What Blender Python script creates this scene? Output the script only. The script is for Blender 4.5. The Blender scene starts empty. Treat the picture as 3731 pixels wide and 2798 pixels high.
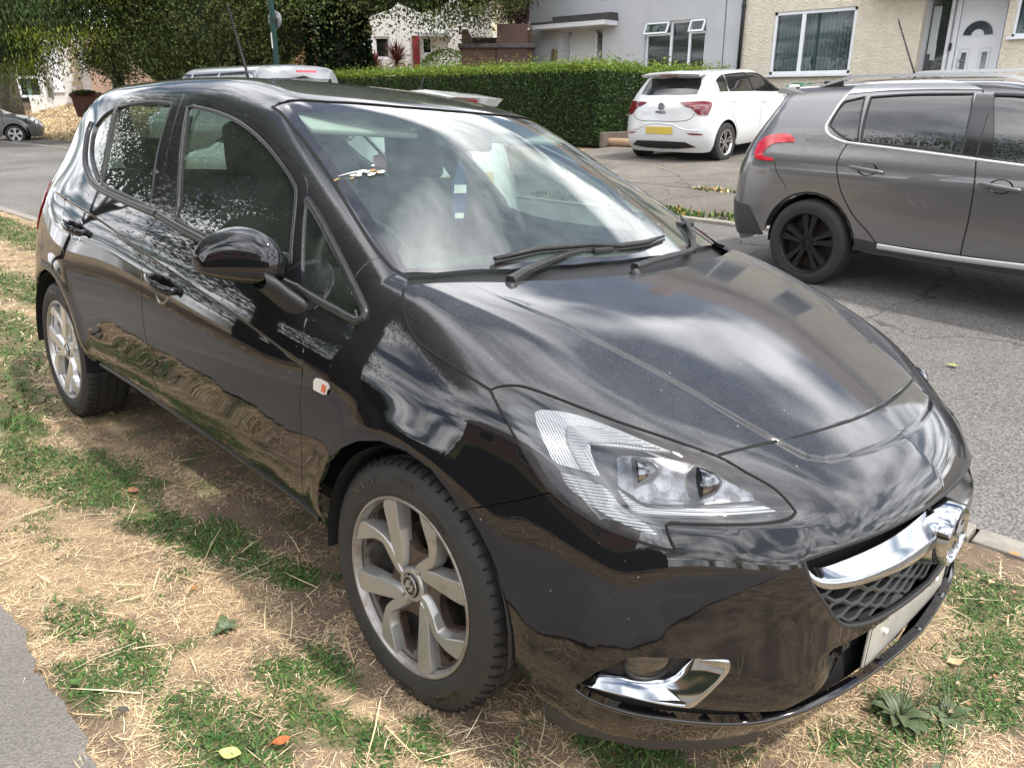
import bpy, bmesh, math, random, sys
import numpy as np
from mathutils import Vector, Matrix
from mathutils.geometry import delaunay_2d_cdt
R = math.radians
random.seed(7); rng = np.random.default_rng(7)
sc = bpy.context.scene
# ------------------------------------------------------------------ camera
FPX, PW, PH = 2837.0, 3731, 2798           # focal length in pixels of the photograph
YAW, PITCH = 2.3397, R(20.1)
def axes(yaw, pitch, roll):
    f = np.array([math.cos(yaw)*math.cos(pitch), math.sin(yaw)*math.cos(pitch), -math.sin(pitch)])
    r = np.cross(f, [0, 0, 1]); r /= np.linalg.norm(r); u = np.cross(r, f)
    c, s = math.cos(roll), math.sin(roll)
    return np.stack([c*r+s*u, -s*r+c*u, f], 1)
CAMC = np.array([1.2798, -1.8416, 1.3366])           # camera in the black car's own frame
A_CAR = axes(YAW, 0.30660, 0.05961)
A_W = axes(YAW, PITCH, 0.0)
M_CAR = A_W @ A_CAR.T                                # car frame -> world (car leans with the verge)
CAMW = M_CAR @ CAMC
cd = bpy.data.cameras.new('camera'); co = bpy.data.objects.new('camera', cd); sc.collection.objects.link(co)
cd.sensor_fit = 'HORIZONTAL'; cd.sensor_width = 36.0; cd.lens = 36.0*FPX/PW; cd.clip_start = .05; cd.clip_end = 2000
mw = np.eye(4); mw[:3, 0] = A_W[:, 0]; mw[:3, 1] = A_W[:, 1]; mw[:3, 2] = -A_W[:, 2]; mw[:3, 3] = CAMW
co.matrix_world = Matrix(mw.tolist()); sc.camera = co
# ------------------------------------------------------------------ sky, sun, exposure
SUN_EL, SUN_AZ = R(57), R(15)                        # azimuth of the sun, counter-clockwise from +x
world = bpy.data.worlds.new('World'); sc.world = world; world.use_nodes = True
nt = world.node_tree; nt.nodes.clear()
def wn(t, **k):
    n = nt.nodes.new(t)
    for a, b in k.items(): setattr(n, a, b)
    return n
out = wn('ShaderNodeOutputWorld'); bg = wn('ShaderNodeBackground'); sky = wn('ShaderNodeTexSky')
sky.sky_type = 'NISHITA'; sky.sun_disc = False; sky.sun_elevation = SUN_EL; sky.sun_rotation = math.pi/2-SUN_AZ
sky.air_density = 1.2; sky.dust_density = 1.5
tc = wn('ShaderNodeTexCoord'); sep = wn('ShaderNodeSeparateXYZ'); nt.links.new(tc.outputs['Generated'], sep.inputs[0])
def wm(op, a, b=None, c=None):
    n = wn('ShaderNodeMath', operation=op)
    for i, v in enumerate((a, b, c)):
        if v is None: continue
        if hasattr(v, 'links'): nt.links.new(v, n.inputs[i])
        else: n.inputs[i].default_value = v
    return n.outputs[0]
# clouds lie on a flat layer high above: direction divided by its height
zz = wm('MAXIMUM', sep.outputs[2], .04); zz = wm('ADD', zz, .12)
cx = wm('DIVIDE', sep.outputs[0], zz); cy = wm('DIVIDE', sep.outputs[1], zz)
cmb = wn('ShaderNodeCombineXYZ'); nt.links.new(cx, cmb.inputs[0]); nt.links.new(cy, cmb.inputs[1])
n1 = wn('ShaderNodeTexNoise'); n1.inputs['Scale'].default_value = 1.15; n1.inputs['Detail'].default_value = 6; n1.inputs['Roughness'].default_value = .50; n1.inputs['Distortion'].default_value = .35
mp = wn('ShaderNodeMapping'); mp.inputs['Location'].default_value = (3.1, 1.7, 0); mp.inputs['Rotation'].default_value = (0, 0, .6); mp.inputs['Scale'].default_value = (1, 1.6, 1)
nt.links.new(cmb.outputs[0], mp.inputs[0]); nt.links.new(mp.outputs[0], n1.inputs['Vector'])
n2 = wn('ShaderNodeTexNoise'); n2.inputs['Scale'].default_value = 1.9; n2.inputs['Detail'].default_value = 5; n2.inputs['Roughness'].default_value = .5
nt.links.new(mp.outputs[0], n2.inputs['Vector'])
cr = wn('ShaderNodeValToRGB'); cr.color_ramp.elements[0].position = .40; cr.color_ramp.elements[1].position = .52
def clear(az, el, r0, r1, dep):             # a gap of blue between the clouds round one direction
    v = wn('ShaderNodeVectorMath', operation='DISTANCE'); nt.links.new(tc.outputs['Generated'], v.inputs[0]); v.inputs[1].default_value = (math.cos(R(el))*math.cos(R(az)), math.cos(R(el))*math.sin(R(az)), math.sin(R(el)))
    q = wn('ShaderNodeMapRange'); q.inputs[1].default_value = r0; q.inputs[2].default_value = r1; q.inputs[3].default_value = -dep; q.inputs[4].default_value = 0; nt.links.new(v.outputs['Value'], q.inputs[0]); return q.outputs[0]
cl_ = wm('ADD', wm('ADD', clear(118, 19, .07, .22, .26), clear(141, 55, .12, .36, .22)), clear(-157, 30, .08, .26, .25)); cl_ = wm('ADD', n1.outputs[0], cl_)
nt.links.new(cl_, cr.inputs[0])
cr2 = wn('ShaderNodeValToRGB'); cr2.color_ramp.elements[0].position = .34; cr2.color_ramp.elements[1].position = .66
cr2.color_ramp.elements[0].color = (10.0, 10.4, 11.2, 1); cr2.color_ramp.elements[1].color = (34.0, 34.2, 34.6, 1)
nt.links.new(n2.outputs[0], cr2.inputs[0])
mixc = wn('ShaderNodeMixRGB'); nt.links.new(cr.outputs[0], mixc.inputs[0]); nt.links.new(sky.outputs[0], mixc.inputs[1]); nt.links.new(cr2.outputs[0], mixc.inputs[2])
nt.links.new(mixc.outputs[0], bg.inputs[0]); bg.inputs[1].default_value = .12
nt.links.new(bg.outputs[0], out.inputs[0])
sl = bpy.data.lights.new('sun', 'SUN'); sl.energy = 3.5; sl.angle = R(2.5); sl.color = (1, .95, .88)
so = bpy.data.objects.new('sun', sl); sc.collection.objects.link(so)
sd = Vector((math.cos(SUN_EL)*math.cos(SUN_AZ), math.cos(SUN_EL)*math.sin(SUN_AZ), math.sin(SUN_EL)))
so.rotation_euler = (-sd).to_track_quat('-Z', 'Y').to_euler(); so.location = (0, 0, 30)
vs = sc.view_settings; vs.view_transform = 'Standard'; vs.look = 'None'; vs.exposure = 0.08; vs.gamma = 1.0; vs.use_curve_mapping = False
sc.render.engine = 'CYCLES'; sc.cycles.use_denoising = True; sc.cycles.max_bounces = 8; sc.cycles.transparent_max_bounces = 16
sc.cycles.caustics_reflective = False; sc.cycles.caustics_refractive = False
# ------------------------------------------------------------------ object helpers
def link(o, parent=None):
    sc.collection.objects.link(o)
    if parent is not None: o.parent = parent
    return o
def tag(o, label=None, cat=None, group=None, kind=None):
    if label: o['label'] = label
    if cat: o['category'] = cat
    if group: o['group'] = group
    if kind: o['kind'] = kind
    return o
def empty(name, loc=(0, 0, 0), rz=0, mat=None):
    o = bpy.data.objects.new(name, None); o.empty_display_size = .2; link(o)
    if mat is not None: o.matrix_world = mat
    else: o.location = loc; o.rotation_euler = (0, 0, rz)
    return o
def mesh_np(name, V, Fs, mats, parent=None, smooth=False, normals=None, mi=None):
    """V (n,3); Fs: array (m,k) or list of faces"""
    me = bpy.data.meshes.new(name)
    V = np.asarray(V, dtype=np.float32)
    if isinstance(Fs, np.ndarray) and Fs.ndim == 2:
        m, k = Fs.shape
        me.vertices.add(len(V)); me.vertices.foreach_set('co', V.ravel())
        me.loops.add(m*k); me.loops.foreach_set('vertex_index', Fs.astype(np.int32).ravel())
        me.polygons.add(m); me.polygons.foreach_set('loop_start', np.arange(0, m*k, k, dtype=np.int32))
        me.update(calc_edges=True); me.validate()
    else:
        me.from_pydata(V.tolist(), [], [list(map(int, f)) for f in Fs]); me.update()
    if not isinstance(mats, (list, tuple)): mats = [mats]
    for q in mats: me.materials.append(q)
    if mi is not None: me.polygons.foreach_set('material_index', np.asarray(mi, dtype=np.int32))
    if smooth: me.polygons.foreach_set('use_smooth', [True]*len(me.polygons))
    if normals is not None: me.normals_split_custom_set_from_vertices([tuple(n) for n in normals])
    return link(bpy.data.objects.new(name, me), parent)
class MB:
    """collects shapes into one mesh"""
    def __init__(s): s.v = []; s.f = []; s.m = []; s.sm = []
    def add(s, V, Fc, mi=0, smooth=False):
        o = len(s.v); s.v += [tuple(map(float, p)) for p in V]; s.f += [tuple(i+o for i in f) for f in Fc]; s.m += [mi]*len(Fc); s.sm += [smooth]*len(Fc); return s
    def box(s, c, d, mi=0, rz=0, M=None, bev=0):
        bm = bmesh.new(); bmesh.ops.create_cube(bm, size=1)
        for v in bm.verts: v.co = Vector((v.co.x*d[0], v.co.y*d[1], v.co.z*d[2]))
        if bev: bmesh.ops.bevel(bm, geom=bm.edges[:], offset=bev, segments=2, affect='EDGES', profile=.5)
        X = (M if M is not None else Matrix.Identity(4)) @ Matrix.Translation(c) @ Matrix.Rotation(rz, 4, 'Z')
        V = [X @ v.co for v in bm.verts]; bm.verts.index_update(); Fc = [[v.index for v in f.verts] for f in bm.faces]; bm.free()
        return s.add(V, Fc, mi)
    def tube(s, pts, r, n=10, mi=0, cap=True, smooth=True):
        pts = [Vector(p) for p in pts]; rs = r if isinstance(r, (list, tuple)) else [r]*len(pts)
        V = []; up = Vector((0, 0, 1)); pu = None
        for i, p in enumerate(pts):
            t = (pts[min(i+1, len(pts)-1)]-pts[max(i-1, 0)]).normalized()
            if pu is None:
                a = Vector((0, 0, 1)) if abs(t.z) < .9 else Vector((1, 0, 0))
                pu = (a - t*a.dot(t)).normalized()
            else: pu = (pu - t*pu.dot(t)).normalized()
            b = t.cross(pu)
            for k in range(n):
                an = 2*math.pi*k/n; V.append(p+(pu*math.cos(an)+b*math.sin(an))*rs[i])
        Fc = [(i*n+k, i*n+(k+1) % n, (i+1)*n+(k+1) % n, (i+1)*n+k) for i in range(len(pts)-1) for k in range(n)]
        s.add(V, Fc, mi, smooth)
        if cap: 
            o = len(s.v)-len(V)
            s.f += [tuple(o+k for k in range(n))[::-1], tuple(o+(len(pts)-1)*n+k for k in range(n))]; s.m += [mi]*2; s.sm += [False]*2
        return s
    def lathe(s, prof, n=48, mi=0, M=None, smooth=True):
        """profile (r, h) around the Y axis: h is along -y"""
        V = []; X = M if M is not None else Matrix.Identity(4)
        for k in range(n):
            a = 2*math.pi*k/n
            for (r, h) in prof: V.append(X @ Vector((r*math.cos(a), h, r*math.sin(a))))
        m = len(prof)
        Fc = [(k*m+i, k*m+i+1, ((k+1) % n)*m+i+1, ((k+1) % n)*m+i) for k in range(n) for i in range(m-1)]
        return s.add(V, Fc, mi, smooth)
    def build(s, name, mats, parent=None, auto=None):
        me = bpy.data.meshes.new(name); me.from_pydata(s.v, [], s.f); me.update()
        if not isinstance(mats, (list, tuple)): mats = [mats]
        for q in mats: me.materials.append(q)
        me.polygons.foreach_set('material_index', s.m); me.polygons.foreach_set('use_smooth', s.sm)
        if auto is not None: me.set_sharp_from_angle(angle=R(auto))
        return link(bpy.data.objects.new(name, me), parent)
def strip(name, rows, mats, parent=None, smooth=True, mi=None, closed=False):
    """grid of points rows[i][j] -> one sheet"""
    n = len(rows); m = len(rows[0]); V = [p for r in rows for p in r]
    Fc = [(i*m+j, i*m+j+1, (i+1)*m+j+1, (i+1)*m+j) for i in range(n-1) for j in range(m-1)]
    return mesh_np(name, np.array(V), np.array(Fc), mats, parent, smooth)
# ------------------------------------------------------------------ materials
def mat(name, col=(.5, .5, .5), rough=.5, metal=0, spec=.5, coat=0, coat_r=.03, coat_ior=1.5, noise=None, bump=None, sheen=0, emit=None):
    """noise=(scale, colour2, amount low, amount high), bump=(scale, strength, distance)"""
    m = bpy.data.materials.new(name); m.use_nodes = True; t = m.node_tree; b = t.nodes['Principled BSDF']
    b.inputs['Base Color'].default_value = (*col, 1); b.inputs['Roughness'].default_value = rough; b.inputs['Metallic'].default_value = metal
    b.inputs['Specular IOR Level'].default_value = spec; b.inputs['Coat Weight'].default_value = coat; b.inputs['Coat Roughness'].default_value = coat_r; b.inputs['Coat IOR'].default_value = coat_ior
    tcn = t.nodes.new('ShaderNodeTexCoord')
    if noise:
        n = t.nodes.new('ShaderNodeTexNoise'); n.inputs['Scale'].default_value = noise[0]; n.inputs['Detail'].default_value = 6; n.inputs['Roughness'].default_value = .65
        r = t.nodes.new('ShaderNodeMapRange'); r.inputs[1].default_value = noise[2]; r.inputs[2].default_value = noise[3]
        x = t.nodes.new('ShaderNodeMixRGB'); x.inputs[1].default_value = (*col, 1); x.inputs[2].default_value = (*noise[1], 1)
        t.links.new(tcn.outputs['Object'], n.inputs['Vector']); t.links.new(n.outputs[0], r.inputs[0]); t.links.new(r.outputs[0], x.inputs[0]); t.links.new(x.outputs[0], b.inputs['Base Color'])
    if bump:
        n = t.nodes.new('ShaderNodeTexNoise'); n.inputs['Scale'].default_value = bump[0]; n.inputs['Detail'].default_value = 5
        bu = t.nodes.new('ShaderNodeBump'); bu.inputs['Strength'].default_value = bump[1]; bu.inputs['Distance'].default_value = bump[2]
        t.links.new(tcn.outputs['Object'], n.inputs['Vector']); t.links.new(n.outputs[0], bu.inputs['Height']); t.links.new(bu.outputs[0], b.inputs['Normal'])
    if emit: b.inputs['Emission Color'].default_value = (*emit, 1); b.inputs['Emission Strength'].default_value = 1
    return m
def paint_mat(name, col, dust=(.24, .235, .20), dust_side=.03, dust_top=.30, ior=1.5, rough=.25, metal=0.0, speck=True, base_spec=.1):
    """car paint: clear coat, with a film of dust that is thicker on surfaces facing up, and pale specks"""
    m = mat(name, col, rough, metal, base_spec, 1.0, .03, ior); t = m.node_tree; b = t.nodes['Principled BSDF']
    N = t.nodes.new; L = t.links.new
    tcn = N('ShaderNodeTexCoord'); g = N('ShaderNodeNewGeometry'); s = N('ShaderNodeSeparateXYZ'); L(g.outputs['Normal'], s.inputs[0])
    up = N('ShaderNodeMapRange'); up.inputs[1].default_value = .35; up.inputs[2].default_value = .98; up.inputs[3].default_value = dust_side; up.inputs[4].default_value = dust_top; L(s.outputs[2], up.inputs[0])
    n = N('ShaderNodeTexNoise'); n.inputs['Scale'].default_value = 3.0; n.inputs['Detail'].default_value = 8; n.inputs['Roughness'].default_value = .7; L(tcn.outputs['Object'], n.inputs['Vector'])
    nr = N('ShaderNodeMapRange'); nr.inputs[1].default_value = .3; nr.inputs[2].default_value = .7; nr.inputs[3].default_value = .45; nr.inputs[4].default_value = 1.15; L(n.outputs[0], nr.inputs[0])
    f = N('ShaderNodeMath'); f.operation = 'MULTIPLY'; L(up.outputs[0], f.inputs[0]); L(nr.outputs[0], f.inputs[1])
    nf = N('ShaderNodeTexNoise'); nf.inputs['Scale'].default_value = 260; nf.inputs['Detail'].default_value = 3; L(tcn.outputs['Object'], nf.inputs['Vector'])
    fr = N('ShaderNodeMapRange'); fr.inputs[1].default_value = .35; fr.inputs[2].default_value = .7; fr.inputs[3].default_value = .75; fr.inputs[4].default_value = 1.35; L(nf.outputs[0], fr.inputs[0])
    f1 = N('ShaderNodeMath'); f1.operation = 'MULTIPLY'; L(f.outputs[0], f1.inputs[0]); L(fr.outputs[0], f1.inputs[1])
    x = N('ShaderNodeMixRGB'); x.inputs[1].default_value = (*col, 1); x.inputs[2].default_value = (*dust, 1); L(f1.outputs[0], x.inputs[0])
    last = x
    if speck:
        v = N('ShaderNodeTexVoronoi'); v.inputs['Scale'].default_value = 42; L(tcn.outputs['Object'], v.inputs['Vector'])
        vr = N('ShaderNodeMapRange'); vr.inputs[1].default_value = .05; vr.inputs[2].default_value = .085; vr.inputs[3].default_value = 1; vr.inputs[4].default_value = 0; L(v.outputs['Distance'], vr.inputs[0])
        pick = N('ShaderNodeSeparateColor'); L(v.outputs['Color'], pick.inputs[0])
        pr = N('ShaderNodeMapRange'); pr.inputs[1].default_value = .80; pr.inputs[2].default_value = .95; L(pick.outputs[0], pr.inputs[0])
        mm = N('ShaderNodeMath'); mm.operation = 'MULTIPLY'; L(vr.outputs[0], mm.inputs[0]); L(pr.outputs[0], mm.inputs[1])
        mu = N('ShaderNodeMath'); mu.operation = 'MULTIPLY'; L(mm.outputs[0], mu.inputs[0]); mu.inputs[1].default_value = .75
        x2 = N('ShaderNodeMixRGB'); x2.inputs[2].default_value = (.42, .41, .36, 1); L(mu.outputs[0], x2.inputs[0]); L(x.outputs[0], x2.inputs[1]); last = x2
    L(last.outputs[0], b.inputs['Base Color'])
    rr = N('ShaderNodeMapRange'); rr.inputs[1].default_value = 0; rr.inputs[2].default_value = .5; rr.inputs[3].default_value = .02; rr.inputs[4].default_value = .09; L(f1.outputs[0], rr.inputs[0]); L(rr.outputs[0], b.inputs['Coat Roughness'])
    ww = N('ShaderNodeTexNoise'); ww.inputs['Scale'].default_value = 5; ww.inputs['Detail'].default_value = 1; L(tcn.outputs['Object'], ww.inputs['Vector'])
    bu = N('ShaderNodeBump'); bu.inputs['Strength'].default_value = .04; bu.inputs['Distance'].default_value = .004; L(ww.outputs[0], bu.inputs['Height']); L(bu.outputs[0], b.inputs['Coat Normal'])
    return m
def glass_mat(name, tint=(.75, .85, .80), ior=1.6, haze=.06, hazecol=(.7, .75, .72), rough=.0):
    """thin window glass: clear tinted, mirror by angle, a little dust on it"""
    m = bpy.data.materials.new(name); m.use_nodes = True; t = m.node_tree; t.nodes.clear(); N = t.nodes.new; L = t.links.new
    o = N('ShaderNodeOutputMaterial'); tr = N('ShaderNodeBsdfTransparent'); tr.inputs[0].default_value = (*tint, 1)
    gl = N('ShaderNodeBsdfGlossy'); gl.inputs['Roughness'].default_value = rough; gl.inputs[0].default_value = (1, 1, 1, 1)
    gg = N('ShaderNodeNewGeometry'); dt = N('ShaderNodeVectorMath'); dt.operation = 'DOT_PRODUCT'; L(gg.outputs['Normal'], dt.inputs[0]); L(gg.outputs['Incoming'], dt.inputs[1])
    def mth(op, a, b):
        q = N('ShaderNodeMath'); q.operation = op
        for i, v in enumerate((a, b)):
            if isinstance(v, (int, float)): q.inputs[i].default_value = v
            elif v is not None: L(v, q.inputs[i])
        return q.outputs[0]
    f0 = ((ior-1)/(ior+1))**2*1.9
    sch = mth('POWER', mth('SUBTRACT', 1.0, mth('ABSOLUTE', dt.outputs['Value'], None)), 4.6); fac = mth('ADD', mth('MULTIPLY', sch, 1-f0), f0)
    df = N('ShaderNodeBsdfDiffuse'); df.inputs[0].default_value = (*hazecol, 1)
    m1 = N('ShaderNodeMixShader'); m2 = N('ShaderNodeMixShader')
    tcn = N('ShaderNodeTexCoord'); n = N('ShaderNodeTexNoise'); n.inputs['Scale'].default_value = 6; n.inputs['Detail'].default_value = 8; n.inputs['Roughness'].default_value = .7; L(tcn.outputs['Object'], n.inputs['Vector'])
    r = N('ShaderNodeMapRange'); r.inputs[1].default_value = .3; r.inputs[2].default_value = .75; r.inputs[3].default_value = haze*.4; r.inputs[4].default_value = haze*1.6; L(n.outputs[0], r.inputs[0])
    L(r.outputs[0], m1.inputs[0]); L(tr.outputs[0], m1.inputs[1]); L(df.outputs[0], m1.inputs[2])
    L(fac, m2.inputs[0]); L(m1.outputs[0], m2.inputs[1]); L(gl.outputs[0], m2.inputs[2]); L(m2.outputs[0], o.inputs[0])
    return m
# ------------------------------------------------------------------ car body surfaces
def _nat(k):
    k=np.array(k,float);n=len(k);h=np.diff(k);A=np.zeros((n,n));B=np.zeros((n,n));A[0,0]=A[-1,-1]=1
    for i in range(1,n-1):
        A[i,i-1]=h[i-1];A[i,i]=2*(h[i-1]+h[i]);A[i,i+1]=h[i]
        B[i,i-1]=6/h[i-1];B[i,i]=-6/h[i-1]-6/h[i];B[i,i+1]=6/h[i]
    return k,h,np.linalg.solve(A,B)
def basis(sp,x):
    k,h,M=sp;n=len(k);x=np.asarray(x,float);xc=np.clip(x,k[0],k[-1])
    i=np.clip(np.searchsorted(k,xc)-1,0,n-2);hh=h[i];a=(k[i+1]-xc)/hh;b=(xc-k[i])/hh
    W=np.zeros((len(x),n));r=np.arange(len(x));W[r,i]+=a;W[r,i+1]+=b
    W+=((a**3-a)*hh**2/6)[:,None]*M[i]+((b**3-b)*hh**2/6)[:,None]*M[i+1]
    return W
class Sp1:
    def __init__(s,k,v): s.s=_nat(k);s.v=np.array(v,float)
    def __call__(s,x):
        sh=np.shape(x);x=np.ravel(x);y=basis(s.s,x)@s.v
        k=s.s[0];v=s.v
        lo=x<k[0];hi=x>k[-1]
        y[lo]+=(x[lo]-k[0])*(v[1]-v[0])/(k[1]-k[0]);y[hi]+=(x[hi]-k[-1])*(v[-1]-v[-2])/(k[-1]-k[-2])
        return y.reshape(sh)
class Sp2:
    def __init__(s,kx,kz,G): s.a=_nat(kx);s.b=_nat(kz);s.G=np.array(G,float);assert s.G.shape==(len(kx),len(kz))
    def __call__(s,x,z):
        x,z=np.broadcast_arrays(x,z);sh=x.shape
        return np.einsum('ni,ij,nj->n',basis(s.a,x.ravel()),s.G,basis(s.b,z.ravel()),optimize=True).reshape(sh)
def smax(a,b,k):
    h=np.maximum(k-np.abs(a-b),0)/k
    return np.maximum(a,b)+h*h*h*k/6
def sst(a,b,x):
    t=np.clip((x-a)/(b-a),0,1);return t*t*(3-2*t)

class Body:
    """implicit half-symmetric car body: side, top, nose and tail surfaces with rounded unions"""
    def __init__(s, side, top, nose, rear, kst, kn=.13, kr=.10, disp=None):
        s.side, s.top, s.nose, s.rear, s.kst, s.kn, s.kr, s.disp = side, top, nose, rear, kst, kn, kr, disp
    def F(s, P):
        x, y, z = P[..., 0], np.abs(P[..., 1]), P[..., 2]
        a = (y-s.side(x, z))*.95; t = (z-s.top(x, y))*.93; n = (x-s.nose(y, z))*.85
        f = smax(smax(a, t, s.kst(x)), n, s.kn); f = smax(f, (s.rear(y, z)-x)*.85, s.kr)
        if s.disp is not None: f = f-s.disp(x, y, z)
        return f
    def grad(s, P, e=4e-4):
        g = np.stack([s.F(P+np.eye(3)[i]*e)-s.F(P-np.eye(3)[i]*e) for i in range(3)], -1)
        return g/np.linalg.norm(g, axis=-1, keepdims=True)
    def cast(s, C, D, t0=.4, t1=7, n=900):
        D = np.atleast_2d(D); C = np.broadcast_to(C, D.shape); ts = np.linspace(t0, t1, n)
        P = C[:, None]+D[:, None]*ts[None, :, None]; v = s.F(P); i = np.argmax(v < 0, 1); miss = ~(v < 0).any(1)
        i = np.where(miss, v.argmin(1), i); a = ts[np.maximum(i-1, 0)]; b = ts[i]
        for _ in range(24):
            m = (a+b)/2; q = s.F(C+D*m[:, None]) < 0; b = np.where(q, m, b); a = np.where(q, a, m)
        b = np.where(miss, ts[i], b)
        return C+D*b[:, None]
def pix_dirs(pts, A):
    p = np.array(pts, float)
    d = A[:, 2]+A[:, 0]*((p[:, :1]-PW/2)/FPX)-A[:, 1]*((p[:, 1:]-PH/2)/FPX)
    return d/np.linalg.norm(d, axis=1, keepdims=True)
class Proj:
    """maps a 2-D chart onto the body: 'sec' (x, angle about a lengthwise axis), 'sph' (two angles about a point), 'top' (x, y)"""
    def __init__(s, kind, c=(0, 0, .75), r=.8): s.kind = kind; s.c = np.array(c, float); s.r = r
    def to2(s, P):
        P = np.asarray(P, float); d = P-s.c
        if s.kind == 'sec': return np.stack([P[:, 0], np.arctan2(d[:, 1], d[:, 2])*s.r], 1)      # 0 = up, negative = right side of car
        if s.kind == 'top': return P[:, :2].copy()
        if s.kind == 'side': return P[:, [0, 2]].copy()
        if s.kind == 'sph': return np.stack([np.arctan2(d[:, 1], d[:, 0])*s.r, np.arctan2(d[:, 2], np.hypot(d[:, 0], d[:, 1]))*s.r], 1)
        if s.kind == 'rsph': return np.stack([np.arctan2(d[:, 1], -d[:, 0])*s.r, np.arctan2(d[:, 2], np.hypot(d[:, 0], d[:, 1]))*s.r], 1)
    def ray(s, Q):
        n = len(Q)
        if s.kind == 'sec':
            a = Q[:, 1]/s.r; O = np.stack([Q[:, 0], np.full(n, s.c[1]), np.full(n, s.c[2])], 1); D = np.stack([0*a, np.sin(a), np.cos(a)], 1); return O, D
        if s.kind == 'top': return np.stack([Q[:, 0], Q[:, 1], np.full(n, .3)], 1), np.tile([0, 0, 1.], (n, 1))
        if s.kind == 'side': return np.stack([Q[:, 0], np.full(n, -.1), Q[:, 1]], 1), np.tile([0, -1., 0], (n, 1))
        a, e = Q[:, 0]/s.r, Q[:, 1]/s.r; sx = 1 if s.kind == 'sph' else -1
        return np.tile(s.c, (n, 1)), np.stack([sx*np.cos(a)*np.cos(e), np.sin(a)*np.cos(e), np.sin(e)], 1)
    def solve(s, B, Q, off=0.0):
        """last crossing F=off going outward along the chart ray"""
        O, D = s.ray(Q); lo = np.full(len(Q), .02); hi = np.full(len(Q), 1.6)
        ts = np.linspace(.02, 1.6, 60); v = np.stack([B.F(O+D*t)-off for t in ts], 1)
        neg = v < 0; last = neg.shape[1]-1-np.argmax(neg[:, ::-1], 1); last = np.clip(last, 0, 58)
        lo = ts[last]; hi = ts[last+1]
        for _ in range(22):
            m = (lo+hi)/2; q = B.F(O+D*m[:, None])-off < 0; lo = np.where(q, m, lo); hi = np.where(q, hi, m)
        return O+D*lo[:, None]
def resample(P, h, closed=True):
    P = np.asarray(P, float); Q = np.vstack([P, P[:1]]) if closed else P; o = []
    for a, b in zip(Q[:-1], Q[1:]):
        n = max(1, int(math.ceil(np.linalg.norm(b-a)/h)))
        for k in range(n): o.append(a+(b-a)*k/n)
    if not closed: o.append(Q[-1])
    return np.array(o)
def smoothpoly(P, sharp=(), n=6, closed=True, ang=50):
    """Catmull-Rom through the points, corners where the turn is sharper than ang degrees stay sharp"""
    P = np.asarray(P, float); m = len(P); o = []
    def cor(i):
        if not closed and (i == 0 or i == m-1): return True
        a = P[i]-P[i-1]; b = P[(i+1) % m]-P[i]; na, nb = np.linalg.norm(a), np.linalg.norm(b)
        return i in sharp or na < 1e-9 or nb < 1e-9 or np.dot(a, b)/(na*nb) < math.cos(R(ang))
    C = [cor(i) for i in range(m)]
    for i in range(m if closed else m-1):
        p1, p2 = P[i], P[(i+1) % m]; p0 = P[i-1] if not C[i] else p1; p3 = P[(i+2) % m] if not C[(i+1) % m] else p2
        d = np.linalg.norm(p2-p1); 
        m1 = (p2-p0)*(.5 if not C[i] else 1)*1.0; m2 = (p3-p1)*(.5 if not C[(i+1) % m] else 1)
        for mm in (m1, m2):
            l = np.linalg.norm(mm)
            if l > 1.5*d: mm *= 1.5*d/l
        for k in range(n):
            t = k/n; o.append((2*t**3-3*t**2+1)*p1+(t**3-2*t**2+t)*m1+(-2*t**3+3*t**2)*p2+(t**3-t**2)*m2)
    if not closed: o.append(P[-1])
    return np.array(o)
def inside(P, poly):
    x, y = P[:, 0][:, None], P[:, 1][:, None]; a = poly; b = np.roll(poly, -1, 0)
    c = ((a[:, 1] > y) != (b[:, 1] > y)) & (x < (b[:, 0]-a[:, 0])*(y-a[:, 1])/np.where(np.abs(b[:, 1]-a[:, 1]) < 1e-12, 1e-12, b[:, 1]-a[:, 1])+a[:, 0])
    return c.sum(1) % 2 == 1
def area(P): return .5*np.sum(P[:, 0]*np.roll(P[:, 1], -1)-np.roll(P[:, 0], -1)*P[:, 1])
def inset(P, d):
    """moves a closed polygon inward by d (outward when negative)"""
    if area(P) < 0: P = P[::-1]
    a = P-np.roll(P, 1, 0); b = np.roll(P, -1, 0)-P
    na = np.stack([-a[:, 1], a[:, 0]], 1); nb = np.stack([-b[:, 1], b[:, 0]], 1)
    na /= np.linalg.norm(na, axis=1, keepdims=True)+1e-12; nb /= np.linalg.norm(nb, axis=1, keepdims=True)+1e-12
    m = na+nb; m /= np.linalg.norm(m, axis=1, keepdims=True)+1e-12; c = np.clip((m*nb).sum(1, keepdims=True), .5, 1)
    return P+m/c*d
FEATS = []                                  # crease lines (3-D) whose edges the sheets must follow
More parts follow.
